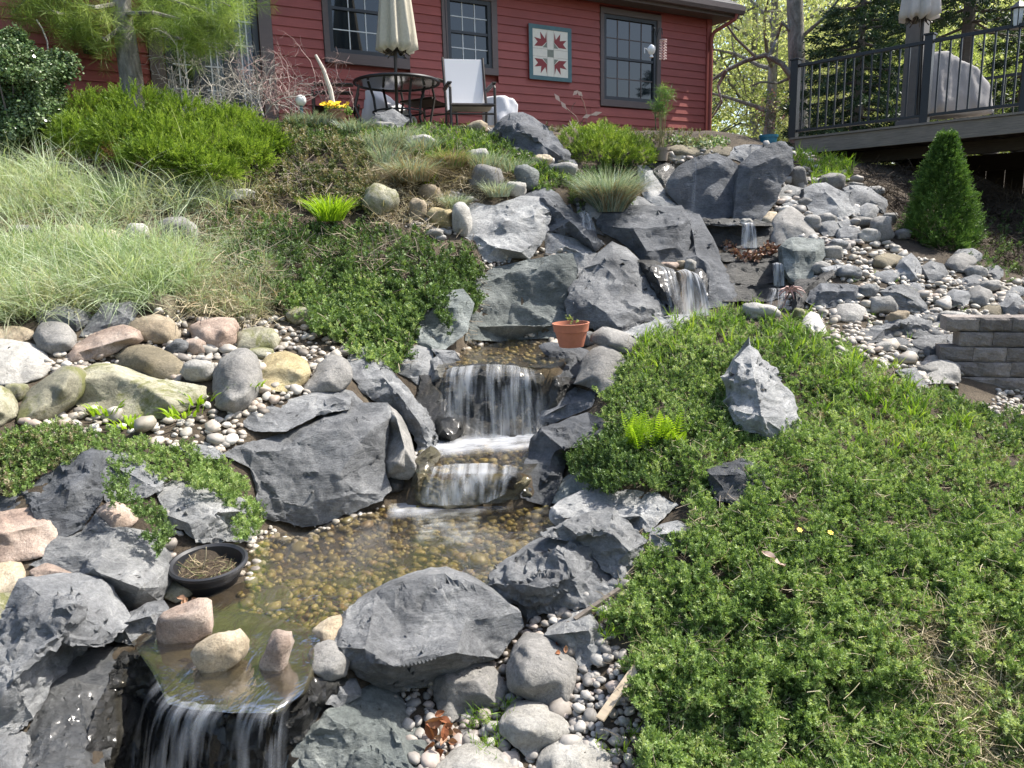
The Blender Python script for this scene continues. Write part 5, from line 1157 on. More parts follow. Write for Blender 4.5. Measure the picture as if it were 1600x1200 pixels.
def v_twigs(nb, w_):
    def f(r):
        V, Fq = [], []
        for i in range(nb):
            p = Vector((r.uniform(-.6, .6), r.uniform(-.6, .6), r.uniform(0, .25))); d = rv(r); d.z *= .35; d.normalize(); sd = d.cross(Vector((0, 0, 1))).normalized(); L_ = r.uniform(.4, 1.1); bd = rv(r)*.2
            b = len(V); 
            for k_ in range(4):
                t = k_/3; q_ = p+d*L_*t+bd*t*t; V += [q_-sd*w_, q_+sd*w_+Vector((0, 0, w_))]
            Fq += [(b+2*k_, b+2*k_+1, b+2*k_+3, b+2*k_+2) for k_ in range(3)]
        return fin(V, Fq)
    return f
def merged(name, gens, Pt, nrm, sc, mat, parent=None, nv=5, **k):
    _, R = euler_from(np.asarray(nrm, float), rng.random(len(Pt))*6.283)
    gv = [gens(random.Random(i*7+1)) for i in range(nv)]; pick = rng.integers(0, nv, len(Pt)); Vs, Fs, rd = [], [], []; base = 0
    for i, (V, Fc) in enumerate(gv):
        ids = np.where(pick == i)[0]
        if not len(ids): continue
        s_ = np.asarray(sc)[ids][:, None, None]
        W_ = np.einsum('nij,vj->nvi', R[ids], V)*s_+np.asarray(Pt)[ids][:, None, :]
        Vs.append(W_.reshape(-1, 3)); Fs.append((Fc[None]+(np.arange(len(ids))*len(V))[:, None, None]).reshape(-1, Fc.shape[1])+base); base += len(ids)*len(V)
        rd.append(np.repeat(rng.random(len(ids)), len(Fc)))
    me = mesh_np(name, np.vstack(Vs), np.vstack(Fs)); a = me.attributes.new('rnd', 'FLOAT', 'FACE'); a.data.foreach_set('value', np.concatenate(rd).astype(np.float32))
    return link(name, me, mat, parent, **k)
JC = [(.065,.12,.035), (.13,.215,.06), (.21,.315,.095), (.30,.42,.145), (.42,.51,.23)]
L_JUN = leafmat('juniper_green', JC, .5, .42)
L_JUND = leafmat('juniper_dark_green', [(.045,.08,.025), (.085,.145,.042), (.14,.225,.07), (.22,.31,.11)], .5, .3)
L_JUNO = leafmat('juniper_olive', [(.05,.07,.025), (.10,.13,.045), (.17,.20,.08), (.26,.22,.13), (.34,.30,.2)], .6, .3)
L_BRI = leafmat('bright_juniper', [(.07,.13,.02), (.14,.23,.03), (.22,.33,.05), (.31,.42,.08)], .5, .4, True)
L_DEAD = leafmat('dead_juniper', [(.09,.045,.02), (.20,.11,.05), (.32,.20,.09)], .8, .2, True)
L_PALE = leafmat('pale_grass', [(.24,.34,.15), (.38,.49,.26), (.52,.61,.40), (.62,.67,.52), (.42,.42,.27)], .6, .4)
L_BGR = leafmat('fresh_grass', [(.10,.20,.025), (.17,.30,.035), (.26,.40,.05), (.33,.44,.08)], .5, .45)
L_STRAW = leafmat('straw', [(.22,.17,.10), (.40,.33,.22), (.55,.48,.34), (.30,.27,.15), (.16,.13,.08)], .8, .2)
L_THATCH = leafmat('dead_twigs', [(.10,.08,.06), (.22,.18,.13), (.36,.30,.23), (.15,.12,.085)], .85, .1)
V_JUN = variants('juniper', v_axis(18, .36, .072, .9, .3), 5, L_JUN)
V_JUND = variants('juniper_dark', v_axis(16, .34, .08, .9, .3), 5, L_JUND)
V_JUNO = variants('juniper_olive', v_axis(14, .34, .085, .9, .35), 5, L_JUNO)
V_PALE = variants('pale_grass', v_grass(15, .22, .008, .9, .9, 5), 8, L_PALE)
V_GRASS = variants('grass', v_grass(5, .12, .03, .5, .5), 6, L_BGR)
V_STRAW = variants('straw', v_twigs(9, .012), 5, L_STRAW); V_THATCH = variants('thatch', v_twigs(8, .011), 5, L_THATCH)
V_SHADE = variants('shade_litter', v_twigs(8, .02), 4, leafmat('shade_dark_mulch', [(.025,.018,.012), (.05,.035,.024), (.08,.06,.04)], .9, .05))  # mulch colours lowered to paint in the shade under the deck
def veg(name, poly, per, var, s0, s1, thick, label, cat, tilt=.55, lean=(0, -.35, 0), base=0, mound=.6, warp=14, clump=0):
    n = int(area(poly)/per); q_ = sample_px(poly, n, warp)
    if clump:
        kk = lat(q_[:, 0], q_[:, 1], .06, 11)+lat(q_[:, 0], q_[:, 1], .17, 12)*.6; q_ = q_[kk > -.45+clump*.4]; n = len(q_)
    nz = lat(q_[:, 0], q_[:, 1], .022, 8)+lat(q_[:, 0], q_[:, 1], .07, 9)*.5
    out = base+thick*np.clip(.5+mound*1.4*nz, .05, 1)*rng.uniform(.35, 1, n)
    p = P(q_[:, 0], q_[:, 1], hitY(q_[:, 0], q_[:, 1])-out)
    sc = rng.uniform(s0, s1, n)
    instancer(name, p, norms(n, tilt, lean), sc, var, label=label, cat=cat); return p
# --- creeping juniper on the right slope
J1 = [(975,530),(1050,497),(1150,478),(1240,487),(1290,510),(1345,545),(1400,583),(1450,605),(1520,625),(1580,650),(1640,680),(1820,690),(1820,1300),(985,1300),(1010,1130),(980,1060),(990,1000),(955,960),(985,900),(1000,850),(1080,830),(1060,780),(1020,765),(960,760),(905,745),(875,720),(900,690),(960,672),(930,650),(925,630)]
veg('thatch', J1, 500, V_THATCH, .05, .11, .05, 'dead twigs and litter under the creeping juniper of the right slope', 'litter')
veg('creeping_juniper', J1, 10, V_JUN, .028, .055, .14, 'mat of green creeping juniper covering the right slope', 'ground cover', clump=.45, mound=1.0, tilt=.75)
veg('dry_twigs', J1, 800, V_STRAW, .04, .09, .16, 'pale dead sprigs scattered through the juniper of the right slope', 'twigs', tilt=.8)
veg('creeping_juniper', [(1040,500),(1150,485),(1250,500),(1340,560),(1300,640),(1120,700),(900,740),(870,725),(900,690),(940,640),(980,560)], 24, V_JUND, .035, .065, .12, 'darker juniper around the pointed slate on the mound', 'ground cover', clump=.5)
veg('creeping_juniper', [(1250,560),(1420,600),(1640,700),(1640,830),(1400,740),(1280,680)], 45, V_JUNO, .04, .07, .10, 'olive juniper streaks along the top of the right slope', 'ground cover', clump=.8)
veg('creeping_juniper', [(870,700),(960,680),(1010,720),(1040,760),(960,765),(890,745)], 22, V_JUND, .04, .07, .12, 'juniper hanging over the dark block boulder', 'ground cover', base=.12)
veg('dry_litter', [(1350,980),(1450,960),(1640,980),(1640,1120),(1560,1230),(1480,1180),(1430,1060)], 40, V_STRAW, .05, .10, .12, 'bare patch of straw coloured litter in the juniper at the lower right', 'litter', clump=.5)
veg('grass', [(985,530),(1060,495),(1160,475),(1240,485),(1330,545),(1440,610),(1520,690),(1400,660),(1270,600),(1180,540),(1080,560),(1000,600)], 110, V_GRASS, .08, .19, .10, 'fresh light green grass blades growing through the juniper mound', 'grass', tilt=.2, lean=(0, -.05, 0), clump=.4)
veg('grass', [(1260,620),(1380,620),(1500,700),(1480,740),(1300,700)], 300, V_GRASS, .08, .16, .10, 'grass blades beside the pointed slate', 'grass', tilt=.2, lean=(0, 0, 0))
veg('ground_cover', [(880,255),(1000,260),(1045,225),(1040,250),(1000,262),(1000,320),(900,330),(890,270)], 12, V_JUND, .05, .09, .10, 'dark green low cover around the dwarf spruce and fescue', 'ground cover')
veg('ground_cover', [(800,190),(1100,205),(1105,228),(1000,215),(900,205),(800,205)], 16, V_JUNO, .05, .09, .08, 'low weeds along the foot of the house wall', 'ground cover')
veg('shade_litter', [(1330,275),(1430,250),(1640,240),(1640,430),(1520,400),(1400,370),(1350,320)], 26, V_SHADE, .08, .16, .05, 'leaf litter darkened to stand for shade on the slope under the deck', 'litter')
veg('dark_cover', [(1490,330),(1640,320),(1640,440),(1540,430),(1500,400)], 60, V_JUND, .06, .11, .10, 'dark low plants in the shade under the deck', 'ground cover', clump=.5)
# --- left side mats
J2 = [(-200,690),(60,672),(120,672),(220,690),(300,703),(355,728),(385,765),(412,800),(408,835),(385,842),(375,800),(335,772),(290,745),(255,758),(150,712),(95,720),(60,745),(30,770),(-200,785)]
veg('creeping_juniper', J2, 17, V_JUN, .030, .055, .08, 'narrow mat of green creeping juniper above the pale boulders on the left', 'ground cover', base=.03)
veg('creeping_juniper', [(-20,680),(120,676),(150,705),(60,745),(-20,780)], 45, V_JUNO, .04, .06, .10, 'olive and straw coloured juniper at the left edge', 'ground cover', base=.03)
veg('creeping_juniper', [(150,738),(200,740),(205,765),(262,800),(268,850),(248,862),(225,822),(195,780),(160,770)], 22, V_JUND, .035, .06, .06, 'sprigs of juniper between the pyramid slate and the bright boulder', 'ground cover', base=.14)
veg('creeping_juniper', [(300,735),(350,735),(390,770),(412,800),(410,840),(385,848),(380,815),(350,785),(315,765)], 20, V_JUN, .035, .06, .06, 'juniper fringe trailing over the bright pale boulder', 'ground cover', base=.18)
J3 = [(325,355),(400,335),(470,345),(560,348),(640,362),(700,378),(740,395),(752,430),(742,480),(722,520),(700,520),(690,470),(655,500),(650,560),(610,575),(560,545),(500,520),(470,500),(430,495),(405,450),(335,405)]
veg('thatch', J3, 150, V_THATCH, .10, .2, .06, 'brown twiggy litter under the dark juniper left of the wall slab', 'litter')
veg('creeping_juniper', J3, 14, V_JUND, .06, .12, .30, 'dark green juniper bank spilling down left of the wall slab', 'ground cover', clump=.7, mound=1.1)
veg('creeping_juniper', [(430,450),(560,440),(650,480),(640,560),(600,570),(520,530),(450,495)], 22, V_JUN, .05, .09, .28, 'brighter green juniper trailing towards the leaning slab', 'ground cover', base=.04)
veg('creeping_juniper', [(670,400),(735,400),(752,440),(742,500),(715,520),(690,500)], 14, V_JUND, .05, .09, .16, 'juniper curtain hanging over the greenish upright slab', 'ground cover', base=.14)
veg('dry_twigs', [(330,360),(440,350),(470,400),(620,370),(690,400),(640,450),(520,420),(420,470),(360,460)], 110, V_THATCH, .12, .24, .26, 'bare brown twigs among the dark juniper bank', 'twigs', clump=.6, tilt=.8)
veg('dry_twigs', [(-20,345),(200,330),(330,300),(430,290),(440,350),(380,410),(310,400),(280,345),(100,362),(-20,372)], 40, V_STRAW, .09, .18, .06, 'straw and dead stems between the two bands of grass', 'litter')
veg('pale_grass', [(290,410),(380,380),(440,420),(440,480),(410,500),(330,490),(280,470)], 60, V_PALE, .14, .26, .08, 'sparse pale grass at the right end of the lower band', 'grass', tilt=.6)
veg('creeping_juniper', [(310,300),(430,300),(450,350),(400,400),(330,385)], 22, V_JUNO, .05, .09, .10, 'olive ground cover right of the grass bands', 'ground cover', clump=.6)
veg('dry_twigs', [(290,420),(380,400),(430,440),(440,490),(420,505),(330,490),(280,490)], 45, V_STRAW, .10, .20, .12, 'dry straw heap at the right end of the pale grass', 'litter')
veg('creeping_juniper', [(385,235),(430,195),(520,195),(570,230),(600,290),(570,335),(470,325),(400,290)], 13, V_JUNO, .07, .12, .22, 'brownish olive ground cover below the yellow pansies', 'ground cover', clump=.5)
veg('dry_twigs', [(390,240),(430,220),(520,230),(570,290),(540,330),(440,310)], 110, V_THATCH, .10, .2, .18, 'tangle of brown dead stems below the yellow pansies', 'twigs')
veg('creeping_juniper', [(420,190),(470,185),(560,190),(600,215),(560,235),(470,225),(420,215)], 9, V_JUND, .05, .09, .12, 'dark green fringe along the patio edge', 'ground cover')
J6 = [(560,200),(620,190),(700,198),(750,205),(790,228),(850,258),(905,275),(925,300),(925,330),(880,305),(835,300),(790,262),(720,250),(640,240),(570,225)]
veg('creeping_juniper', J6, 10, V_JUND, .05, .09, .12, 'low green ground cover on the slope below the patio chairs', 'ground cover')
veg('grass', J6, 60, V_GRASS, .09, .17, .10, 'grass blades in the ground cover below the patio chairs', 'grass', tilt=.3)
veg('thatch', [(560,225),(640,235),(720,245),(790,262),(830,300),(700,310),(680,360),(600,350),(570,290)], 30, V_STRAW, .1, .2, .06, 'dry litter around the fescue tufts', 'litter')
veg('pale_grass', [(-200,262),(60,262),(110,285),(240,292),(300,280),(350,290),(340,335),(250,340),(150,345),(-200,350)], 48, V_PALE, .20, .50, .12, 'upper band of long pale green grass on the left bank', 'grass', clump=.45, tilt=.5, lean=(-.1, -.25, 0), base=.03)
veg('pale_grass', [(-200,400),(60,385),(180,390),(290,385),(308,420),(300,455),(220,470),(100,485),(-200,515)], 36, V_PALE, .22, .50, .14, 'lower band of long pale green grass on the left bank', 'grass', clump=.45, tilt=.5, lean=(-.1, -.3, 0), base=.03)
veg('grass', [(720,1100),(790,1085),(800,1120),(790,1180),(745,1185),(725,1140)], 90, V_GRASS, .03, .07, .03, 'tiny grass sprouts beside the pale speckled cobble', 'grass', base=.03)
veg('grass', [(925,950),(950,935),(975,960),(960,1000),(930,1005)], 90, V_GRASS, .04, .08, .03, 'grass sprouts beside the long stick', 'grass', base=.04)
veg('grass', [(920,1130),(990,1120),(990,1180),(930,1180)], 250, V_GRASS, .04, .08, .02, 'grass sprouts in the gravel below the wooden stake', 'grass', base=.02)
veg('grass', [(1260,235),(1320,245),(1345,275),(1320,290),(1265,285),(1240,262)], 22, V_GRASS, .12, .22, .15, 'green weeds at the corner under the deck', 'weeds')
veg('grass', [(1300,400),(1500,470),(1480,560),(1400,560),(1290,480)], 1100, V_GRASS, .06, .12, .03, 'scattered weeds in the right gravel bank', 'weeds')
veg('creeping_juniper', [(1460,600),(1530,630),(1640,670),(1640,720),(1560,700),(1480,650)], 22, V_JUND, .04, .08, .10, 'dark juniper below the retaining wall', 'ground cover')
L_WHT = leafmat('variegated_leaf', [(.10,.2,.05), (.3,.36,.2), (.6,.6,.5), (.14,.25,.06)], .5, .3)
veg('creeping_cover', [(1042,222),(1070,212),(1110,210),(1140,222),(1125,230),(1060,230)], 8, variants('varieg', v_leaves(8, .5, .2, .7), 4, L_WHT), .05, .09, .15, 'pale variegated ground cover at the foot of the house corner', 'ground cover')
veg('litter', [(1120,385),(1225,385),(1230,400),(1125,402)], 12, variants('redleaf', v_leaves(3, .8, .35, .5), 4, leafmat('fallen_leaves', [(.14,.06,.04), (.3,.17,.12), (.4,.3,.2)], .7, .1)), .03, .06, .05, 'reddish fallen leaves on the ledge', 'litter', base=.06)
veg('litter', [(1010,245),(1060,238),(1060,256),(1015,262)], 14, VAR.setdefault('r', variants('redleaf2', v_leaves(3, .8, .35, .5), 4, leafmat('brown_leaves', [(.12,.06,.04), (.26,.17,.12), (.34,.27,.2)], .7, .1))), .03, .06, .03, 'fallen leaves beside the potted tall grass', 'litter')

# ------------------------------------------------------------ shrubs and tufts as things
def pxy(poly, n, warp=6): return sample_px(poly, n, warp)
jr = empty('spreading_juniper', hit(270, 275), label='large bright yellow green spreading juniper below the pine trunk', cat='shrub')
def mound(poly, n, thick, warp=8, base=0, slope=2.2):
    q_ = pxy(poly, n, warp); us = [p[0] for p in poly]; vs = [p[1] for p in poly]
    c = lat(q_[:, 0], q_[:, 1], .02, 21)+.5*lat(q_[:, 0], q_[:, 1], .06, 22)
    d = pdist(q_[:, 0], q_[:, 1], poly); k_ = np.clip(d/35, .15, 1)**.5
    Yb = float(hitY(np.array(sum(us)/len(us)), np.array(max(vs)-8.0)))
    hh = np.minimum(hitY(q_[:, 0], q_[:, 1]), Yb+(max(vs)-q_[:, 1])*Yb/F*slope+.25)
    return P(q_[:, 0], q_[:, 1], hh-base-thick*k_*(.75+.7*c)*rng.uniform(.55, 1, n))
p = mound([(92,205),(118,158),(150,145),(215,142),(300,165),(380,172),(425,205),(440,235),(405,262),(370,285),(320,292),(270,270),(200,250),(130,255),(90,240)], 2200, .42)
JL = [(150,180,50,26,.3),(215,170,45,24,.3),(290,185,45,24,.3),(360,200,45,24,.3),(410,225,30,20,.2),(130,215,40,24,0),(195,210,45,28,-.1),(260,220,48,30,-.1),(330,235,48,30,-.1),(385,245,34,24,-.1),(240,245,36,18,-.3),(330,270,36,18,-.3),(290,255,30,16,-.3)]
q2, n2_ = [], []
for (u, v, ru, rv_, dy) in JL:
    Yl = 7.75+dy*1.6; k_ = 330; d = rng.normal(size=(k_, 3)); d[:, 2] = np.abs(d[:, 2])-.3; d[:, 1] = -np.abs(d[:, 1]); d /= np.linalg.norm(d, axis=1)[:, None]; px = Yl/F
    q2.append(P(u, v+rv_*.5, Yl)+d*np.array([ru*px, ru*px*.7, rv_*1.3*px])*rng.uniform(.75, 1.05, k_)[:, None]); n2_.append(d+np.array([.15, -.1, .45]))
merged('foliage', v_axis(20, .24, .022, .45, .3), np.vstack(q2), np.vstack(n2_)+rng.normal(size=(330*len(JL), 3))*.25, rng.uniform(.10, .20, 330*len(JL)), L_BRI, jr)
merged('foliage', v_axis(20, .24, .022, .45, .3), p, norms(len(p), .45, (.1, -.55, .1)), rng.uniform(.10, .20, len(p)), L_BRI, jr)
p = mound([(20,215),(90,195),(120,225),(110,255),(40,250)], 260, .3); p2 = mound([(150,225),(230,225),(250,262),(180,270)], 260, .35, base=.12); p = np.vstack([p, p2])
merged('dead_foliage', v_axis(16, .24, .02, .5, .3), p, norms(len(p), .5, (.1, -.5, .1)), rng.uniform(.09, .16, len(p)), L_DEAD, jr)
def shrub(name, label, poly, n, thick, gen, s0, s1, mat, cat='shrub', stem=True, warp=8, base=0, tilt=.6, lean=(0, -.4, .2), slope=2.2):
    us = [q_[0] for q_ in poly]; vs = [q_[1] for q_ in poly]; t = empty(name, hit((min(us)+max(us))/2, max(vs)-4), label=label, cat=cat)
    p = mound(poly, n, thick, warp, base, slope); merged('foliage', gen, p, norms(len(p), tilt, lean), rng.uniform(s0, s1, len(p)), mat, t)
    if stem:
        w_ = MB(); b_ = Vector(t.location)
        for i in range(6):
            e = Vector(p[rnd.randrange(len(p))]); w_.tube([b_, b_.lerp(e, .5)+Vector((0, 0, .03)), e], [.014, .009, .004], 5)
        w_.build('stem', BARK, t)
    return t
BARK = boardmat('bark', (.13, .11, .09), .4, .9)
m_, nt, b = newmat('mottled_bark'); v, r = objcoord(nt, (1, 1, .45)); n1 = noise_node(nt, 5, 7, .7, v, 1); n2 = noise_node(nt, 18, 5, .7, v)
nt.links.new(mixc(nt, .7, ramp(nt, n1.outputs[0], [(.32, (.10, .09, .075)), (.5, (.24, .225, .19)), (.7, (.42, .40, .36))]), ramp(nt, n2.outputs[0], [(.3, (.5, .5, .5)), (.7, (1.2, 1.2, 1.2))]), 'MULTIPLY'), b.inputs['Base Color']); b.inputs['Roughness'].default_value = .95
nt.links.new(bump(nt, n2.outputs[0], .9, .04), b.inputs['Normal']); MBARK = m_
L_HOL = leafmat('holly_leaf', [(.035,.07,.025), (.08,.14,.05), (.15,.22,.09), (.24,.30,.17)], .25, .15, True)
shrub('holly_shrub', 'glossy dark green broadleaf shrub at the upper left edge', [(-60,70),(0,55),(30,48),(55,75),(75,85),(112,92),(118,105),(95,135),(98,170),(85,205),(60,235),(20,250),(-60,260)], 5200, .6, v_leaves(7, .45, .17, .8), .05, .09, L_HOL, lean=(0, -.5, .3), slope=.15)
L_SPR = leafmat('spruce_needles', [(.08,.14,.02), (.17,.27,.035), (.30,.41,.06), (.44,.53,.11)], .5, .3, True)
def dome(name, label, lobes, n, gen, s0, s1, mat, Y, cat='shrub', up=.6):
    t = empty(name, Vector(P(lobes[0][0], lobes[0][1]+lobes[0][3], Y)), label=label, cat=cat); pp, nn = [], []; tot = sum(l[2]*l[3] for l in lobes)
    for (u, v, ru, rv_, dy) in lobes:
        k_ = int(n*ru*rv_/tot); d = rng.normal(size=(k_, 3)); d[:, 2] = np.abs(d[:, 2])*1.0-.25; d /= np.linalg.norm(d, axis=1)[:, None]
        px = (Y+dy)/F; c_ = P(u, v+rv_*.6, Y+dy); R3 = np.array([ru*px, ru*px*.8, rv_*1.55*px]); bump_ = 1+.16*np.sin(d[:, 0]*9+u)*np.cos(d[:, 2]*8+v)+.08*np.sin(d[:, 1]*17+d[:, 0]*13)
        pp.append(c_+d*R3*(bump_*rng.uniform(.82, 1.03, k_))[:, None]); nn.append(d+np.array([0, 0, up])+rng.normal(size=(k_, 3))*.3)
    merged('foliage', gen, np.vstack(pp), np.vstack(nn), rng.uniform(s0, s1, sum(len(p) for p in pp)), mat, t)
    b_ = Vector(t.location); w_ = MB(); [w_.tube([b_, Vector(P(l[0], l[1], Y+l[4]))], [.02, .008], 5) for l in lobes]; w_.build('stem', BARK, t); return t
dome('dwarf_spruce', 'low mounded yellow green dwarf spruce in front of the house wall', [(945,232,52,26,0),(905,222,32,20,.1),(985,238,34,20,-.1),(940,215,30,16,.2)], 2600, v_axis(16, .3, .035, .7, .2), .06, .11, L_SPR, 8.8)
shrub('small_shrub', 'small brownish green rounded shrub behind the dwarf spruce', [(872,200),(876,188),(895,182),(915,188),(918,203),(895,208)], 420, .2, v_burst(10, .5, 1, .05, .5), .04, .07, leafmat('brownish_shrub', [(.10,.10,.05), (.17,.17,.08), (.26,.22,.14)], .6, .2, True))
CT = leafmat('conical_needles', [(.04,.09,.02), (.07,.15,.03), (.11,.21,.045), (.16,.27,.06)], .5, .3, True)
# conical dwarf spruce on the right bank
cb = Vector(P(1465, 392, 7.55)); Hc = (392-222)*7.55/F; Rc = 54*7.55/F
t = empty('conical_spruce', cb, label='dense conical dwarf spruce standing in front of the dark space under the deck', cat='tree')
n = 9500; z = rng.random(n)**1.25; a = rng.random(n)*6.283; prof_ = Rc*np.clip((1-z), 0, 1)**.85*(1-.25*np.exp(-z*14))*(1+.14*np.sin(a*3+z*9)+.12*np.sin(a*7-z*17)+.10*np.sin(a*13+z*41))+.015
rr = prof_*rng.uniform(.72, 1.04, n); pp = np.c_[cb.x+np.cos(a)*rr, cb.y+np.sin(a)*rr, cb.z+z*Hc]
merged('foliage', v_axis(13, .32, .04, .7, .2), pp, np.c_[np.cos(a), np.sin(a), np.full(n, .75)]+rng.normal(size=(n, 3))*.3, rng.uniform(.04, .10, n), CT, t)
MB().tube([cb-Vector((0, 0, .1)), cb+Vector((0, 0, Hc*.9))], [.03, .008], 6).build('trunk', BARK, t)
# tufts
L_FES = leafmat('blue_fescue', [(.14,.20,.155), (.25,.33,.26), (.37,.45,.37), (.48,.54,.46)], .6, .3, True)
L_DRY = leafmat('dry_fescue', [(.20,.15,.08), (.34,.27,.17), (.46,.38,.26)], .8, .3, True)
L_YG = leafmat('yellow_green_blades', [(.20,.34,.02), (.32,.50,.03), (.42,.58,.06)], .5, .5, True)
L_GT = leafmat('green_blades', [(.08,.16,.04), (.15,.26,.07), (.24,.34,.10)], .5, .4, True)
def tuft(label, u, v, h, spread, nb, mat, lean=.7, droop=.6, w_=.0022, dry=0, name='grass_tuft', Y=None, cat='grass tuft', dy=0, biasy=-.25):
    b_ = Vector(hit(u, v)) if Y is None else Vector(P(u, v, Y)); b_.y -= dy
    t = empty(name, b_, label=label, cat=cat); r = random.Random(int(u+v*3))
    for nm, n, mt, ln, dr, hh in (('blades', nb, mat, lean, droop, h), ('dry_blades', int(nb*dry), L_DRY, lean*1.1, droop*1.9, h*.9)):
        if not n: continue
        V, Fq = [], []
        for i in range(n):
            a = r.uniform(0, 6.283); ra = spread*.3*math.sqrt(r.random()); az = a+r.uniform(-.7, .7)
            add_blade(V, Fq, b_+Vector((math.cos(a)*ra, math.sin(a)*ra+biasy*0, -.01)), az, hh*r.uniform(.55, 1), r.uniform(.1, ln), w_*r.uniform(.7, 1.4), r.uniform(.1, dr), 5, r.uniform(-1, 1))
        me = mesh_np(nm, *fin(V, Fq)); at_ = me.attributes.new('rnd', 'FLOAT', 'FACE'); at_.data.foreach_set('value', np.repeat(rng.random(n), 5).astype(np.float32)); link(nm, me, mt, t)
    return t
tuft('big rounded blue green fescue tuft with tan lower blades above the overhanging boulder', 952, 330, .54, .5, 1500, L_FES, .75, .4, .0028, dry=.5, Y=7.6)
tuft('brown dried tuft of hanging grass in the middle of the slope', 706, 262, .26, .45, 260, L_GT, .8, .5, .0028, dry=2.6, dy=.12)
tuft('tall tan and green tuft hanging down the slope left of the dried one', 648, 285, .36, .55, 420, L_FES, .9, .7, .0028, dry=1.6, dy=.15)
tuft('small bluish fescue tuft on the pebbles right of the mossy yellow stone', 712, 326, .20, .35, 380, L_FES, .9, .5, .0022, dry=.3, dy=.05)
tuft('small green fescue tuft below the pale ridged rock', 778, 308, .22, .35, 380, L_FES, .8, .5, .0022, dry=.3, dy=.06)
tuft('bright yellow green tuft of broad blades in the dark juniper', 522, 345, .30, .35, 330, L_YG, .8, .3, .0055, dy=.15)
tuft('yellow green sprig between the two dried tufts', 671, 292, .20, .2, 60, L_YG, .5, .2, .005)
for i, (u, v, h) in enumerate([(500,196,.22), (478,196,.2), (555,205,.22), (590,232,.26), (628,222,.24), (605,255,.3), (660,235,.22), (760,262,.25), (800,268,.22)]):
    tuft(['blue green grass tuft right of the white globe light','blue green grass tuft directly under the white globe light','blue grass tuft under the pansy pot','wide blue grass tuft below the patio table rock','blue grass tuft behind the flat pale rock','long blue grass tuft hanging at the left of the slope','pale blue tuft beside the flat pale rock','blue grass tuft above the pale ridged rock','blue grass tuft left of the mossy dark slab'][i], u, v, h, .6, 300, L_FES, .9, .6, .0026, dry=.15, dy=.05)
for i, (u, v, l) in enumerate([(240,300,'pale grass tuft leaning at the right end of the upper grass band'), (330,290,'thin pale tuft under the bright juniper'), (385,300,'sparse pale tuft right of the flat pale stone')]):
    tuft(l, u, v+8, .32, .5, 120, leafmat('pale_blades%d' % i, [(.25,.30,.14), (.42,.46,.26), (.5,.5,.36)], .6, .4, True), .7, .5, .0022, dy=.05)
for i, (u, v, l) in enumerate([(320,618,'bright green leafy weed against the tall grey boulder'), (188,636,'small bright weed in front of the lichen slab'), (222,655,'tiny weed right of the small bright weed'), (305,640,'bushy pale weed at the right end of the lichen slab'), (395,602,'small moss tuft beside the ochre boulder')]):
    tuft(l, u, v, .09, .3, 26, L_YG, .8, .5, .008, name='weed', cat='weed', dy=.14)
# fern
fb = Vector(hit(1012, 690)); fb.y -= .08; t = empty('fern', fb, label='yellow green fern clump with upright fronds in the juniper', cat='fern')
r = random.Random(5); V, Fq = [], []
for k_ in range(34):
    a = r.uniform(0, 6.283); ln = r.uniform(.1, .6); h = r.uniform(.12, .24); off = Vector((r.uniform(-.13, .16), r.uniform(-.05, .05), 0)); d = Vector((math.cos(a), math.sin(a), 0))
    for i in range(14):
        q_ = i/14; p = fb+off+d*(ln*h*q_)+Vector((0, 0, h*(q_-.15*q_*q_))); sd = Vector((-d.y, d.x, .15)); L_ = .032*math.sin(math.pi*min(1, q_*.85+.18))+.004
        for s_ in (-1, 1): ql(V, Fq, p, (sd*s_+Vector((0, 0, .35))).normalized(), L_, .005, Vector((0, 0, 1))*.9+d*.3)
    ql(V, Fq, fb+off, (d*ln+Vector((0, 0, .85))).normalized(), h, .0015, Vector((-d.y, d.x, 0)))
me = mesh_np('fronds', *fin(V, Fq)); at_ = me.attributes.new('rnd', 'FLOAT', 'FACE'); at_.data.foreach_set('value', rng.random(len(Fq)).astype(np.float32)); link('fronds', me, L_YG, t)
# bare twig shrubs
def twigshrub(label, bases, seed, top, mat, n0=9, spread=.5, name='bare_shrub'):
    r = random.Random(seed); w_ = MB(); b0 = Vector(P(*bases[0])); t = empty(name, b0, label=label, cat='shrub')
    def grow(p, d, L_, rad, lev):
        path = [p]; q_ = p; dd_ = d.copy(); n = 4
        for i in range(n):
            dd_ = (dd_+rv(r)*.42+Vector((0, 0, -.04))).normalized(); q_ = q_+dd_*L_/n; path.append(q_)
        w_.tube(path, [rad*(1-.5*i/n) for i in range(n+1)], 4, cap=False)
        if lev < 3:
            for i in range(r.randint(2, 4)):
                k_ = r.randint(1, n); grow(path[k_], (dd_*.6+rv(r)*.9+Vector((0, -.1, .12))).normalized(), L_*r.uniform(.4, .7), rad*.55, lev+1)
    for b_ in bases:
        bb = Vector(P(*b_))
        for i in range(n0//len(bases)+1): grow(bb, Vector((r.uniform(-spread, spread), r.uniform(-.3, .2), 1)).normalized(), top*r.uniform(.55, .85), .008, 0)
    w_.build('twigs', mat, t); return t
TW = plain('bleached_twig', (.40, .37, .33), .8); TWP = plain('pinkish_twig', (.36, .25, .23), .8)
twigshrub('bleached leafless shrub with arching twigs in front of the glazed door', [(300,185,8.9),(335,185,9.1),(280,182,9.0)], 3, .72, TW, 15, .8)
twigshrub('leafless grey shrub at the right side of the glazed door', [(412,182,9.2),(400,182,9.3)], 8, .85, TW, 9, .55)
twigshrub('pinkish leafless shrub in front of the red wall', [(455,182,9.4),(430,182,9.5)], 12, .7, TWP, 12, .7)
twigshrub('sparse leafless sapling left of the patio table', [(515,175,9.8)], 21, .75, TWP, 5, .5)
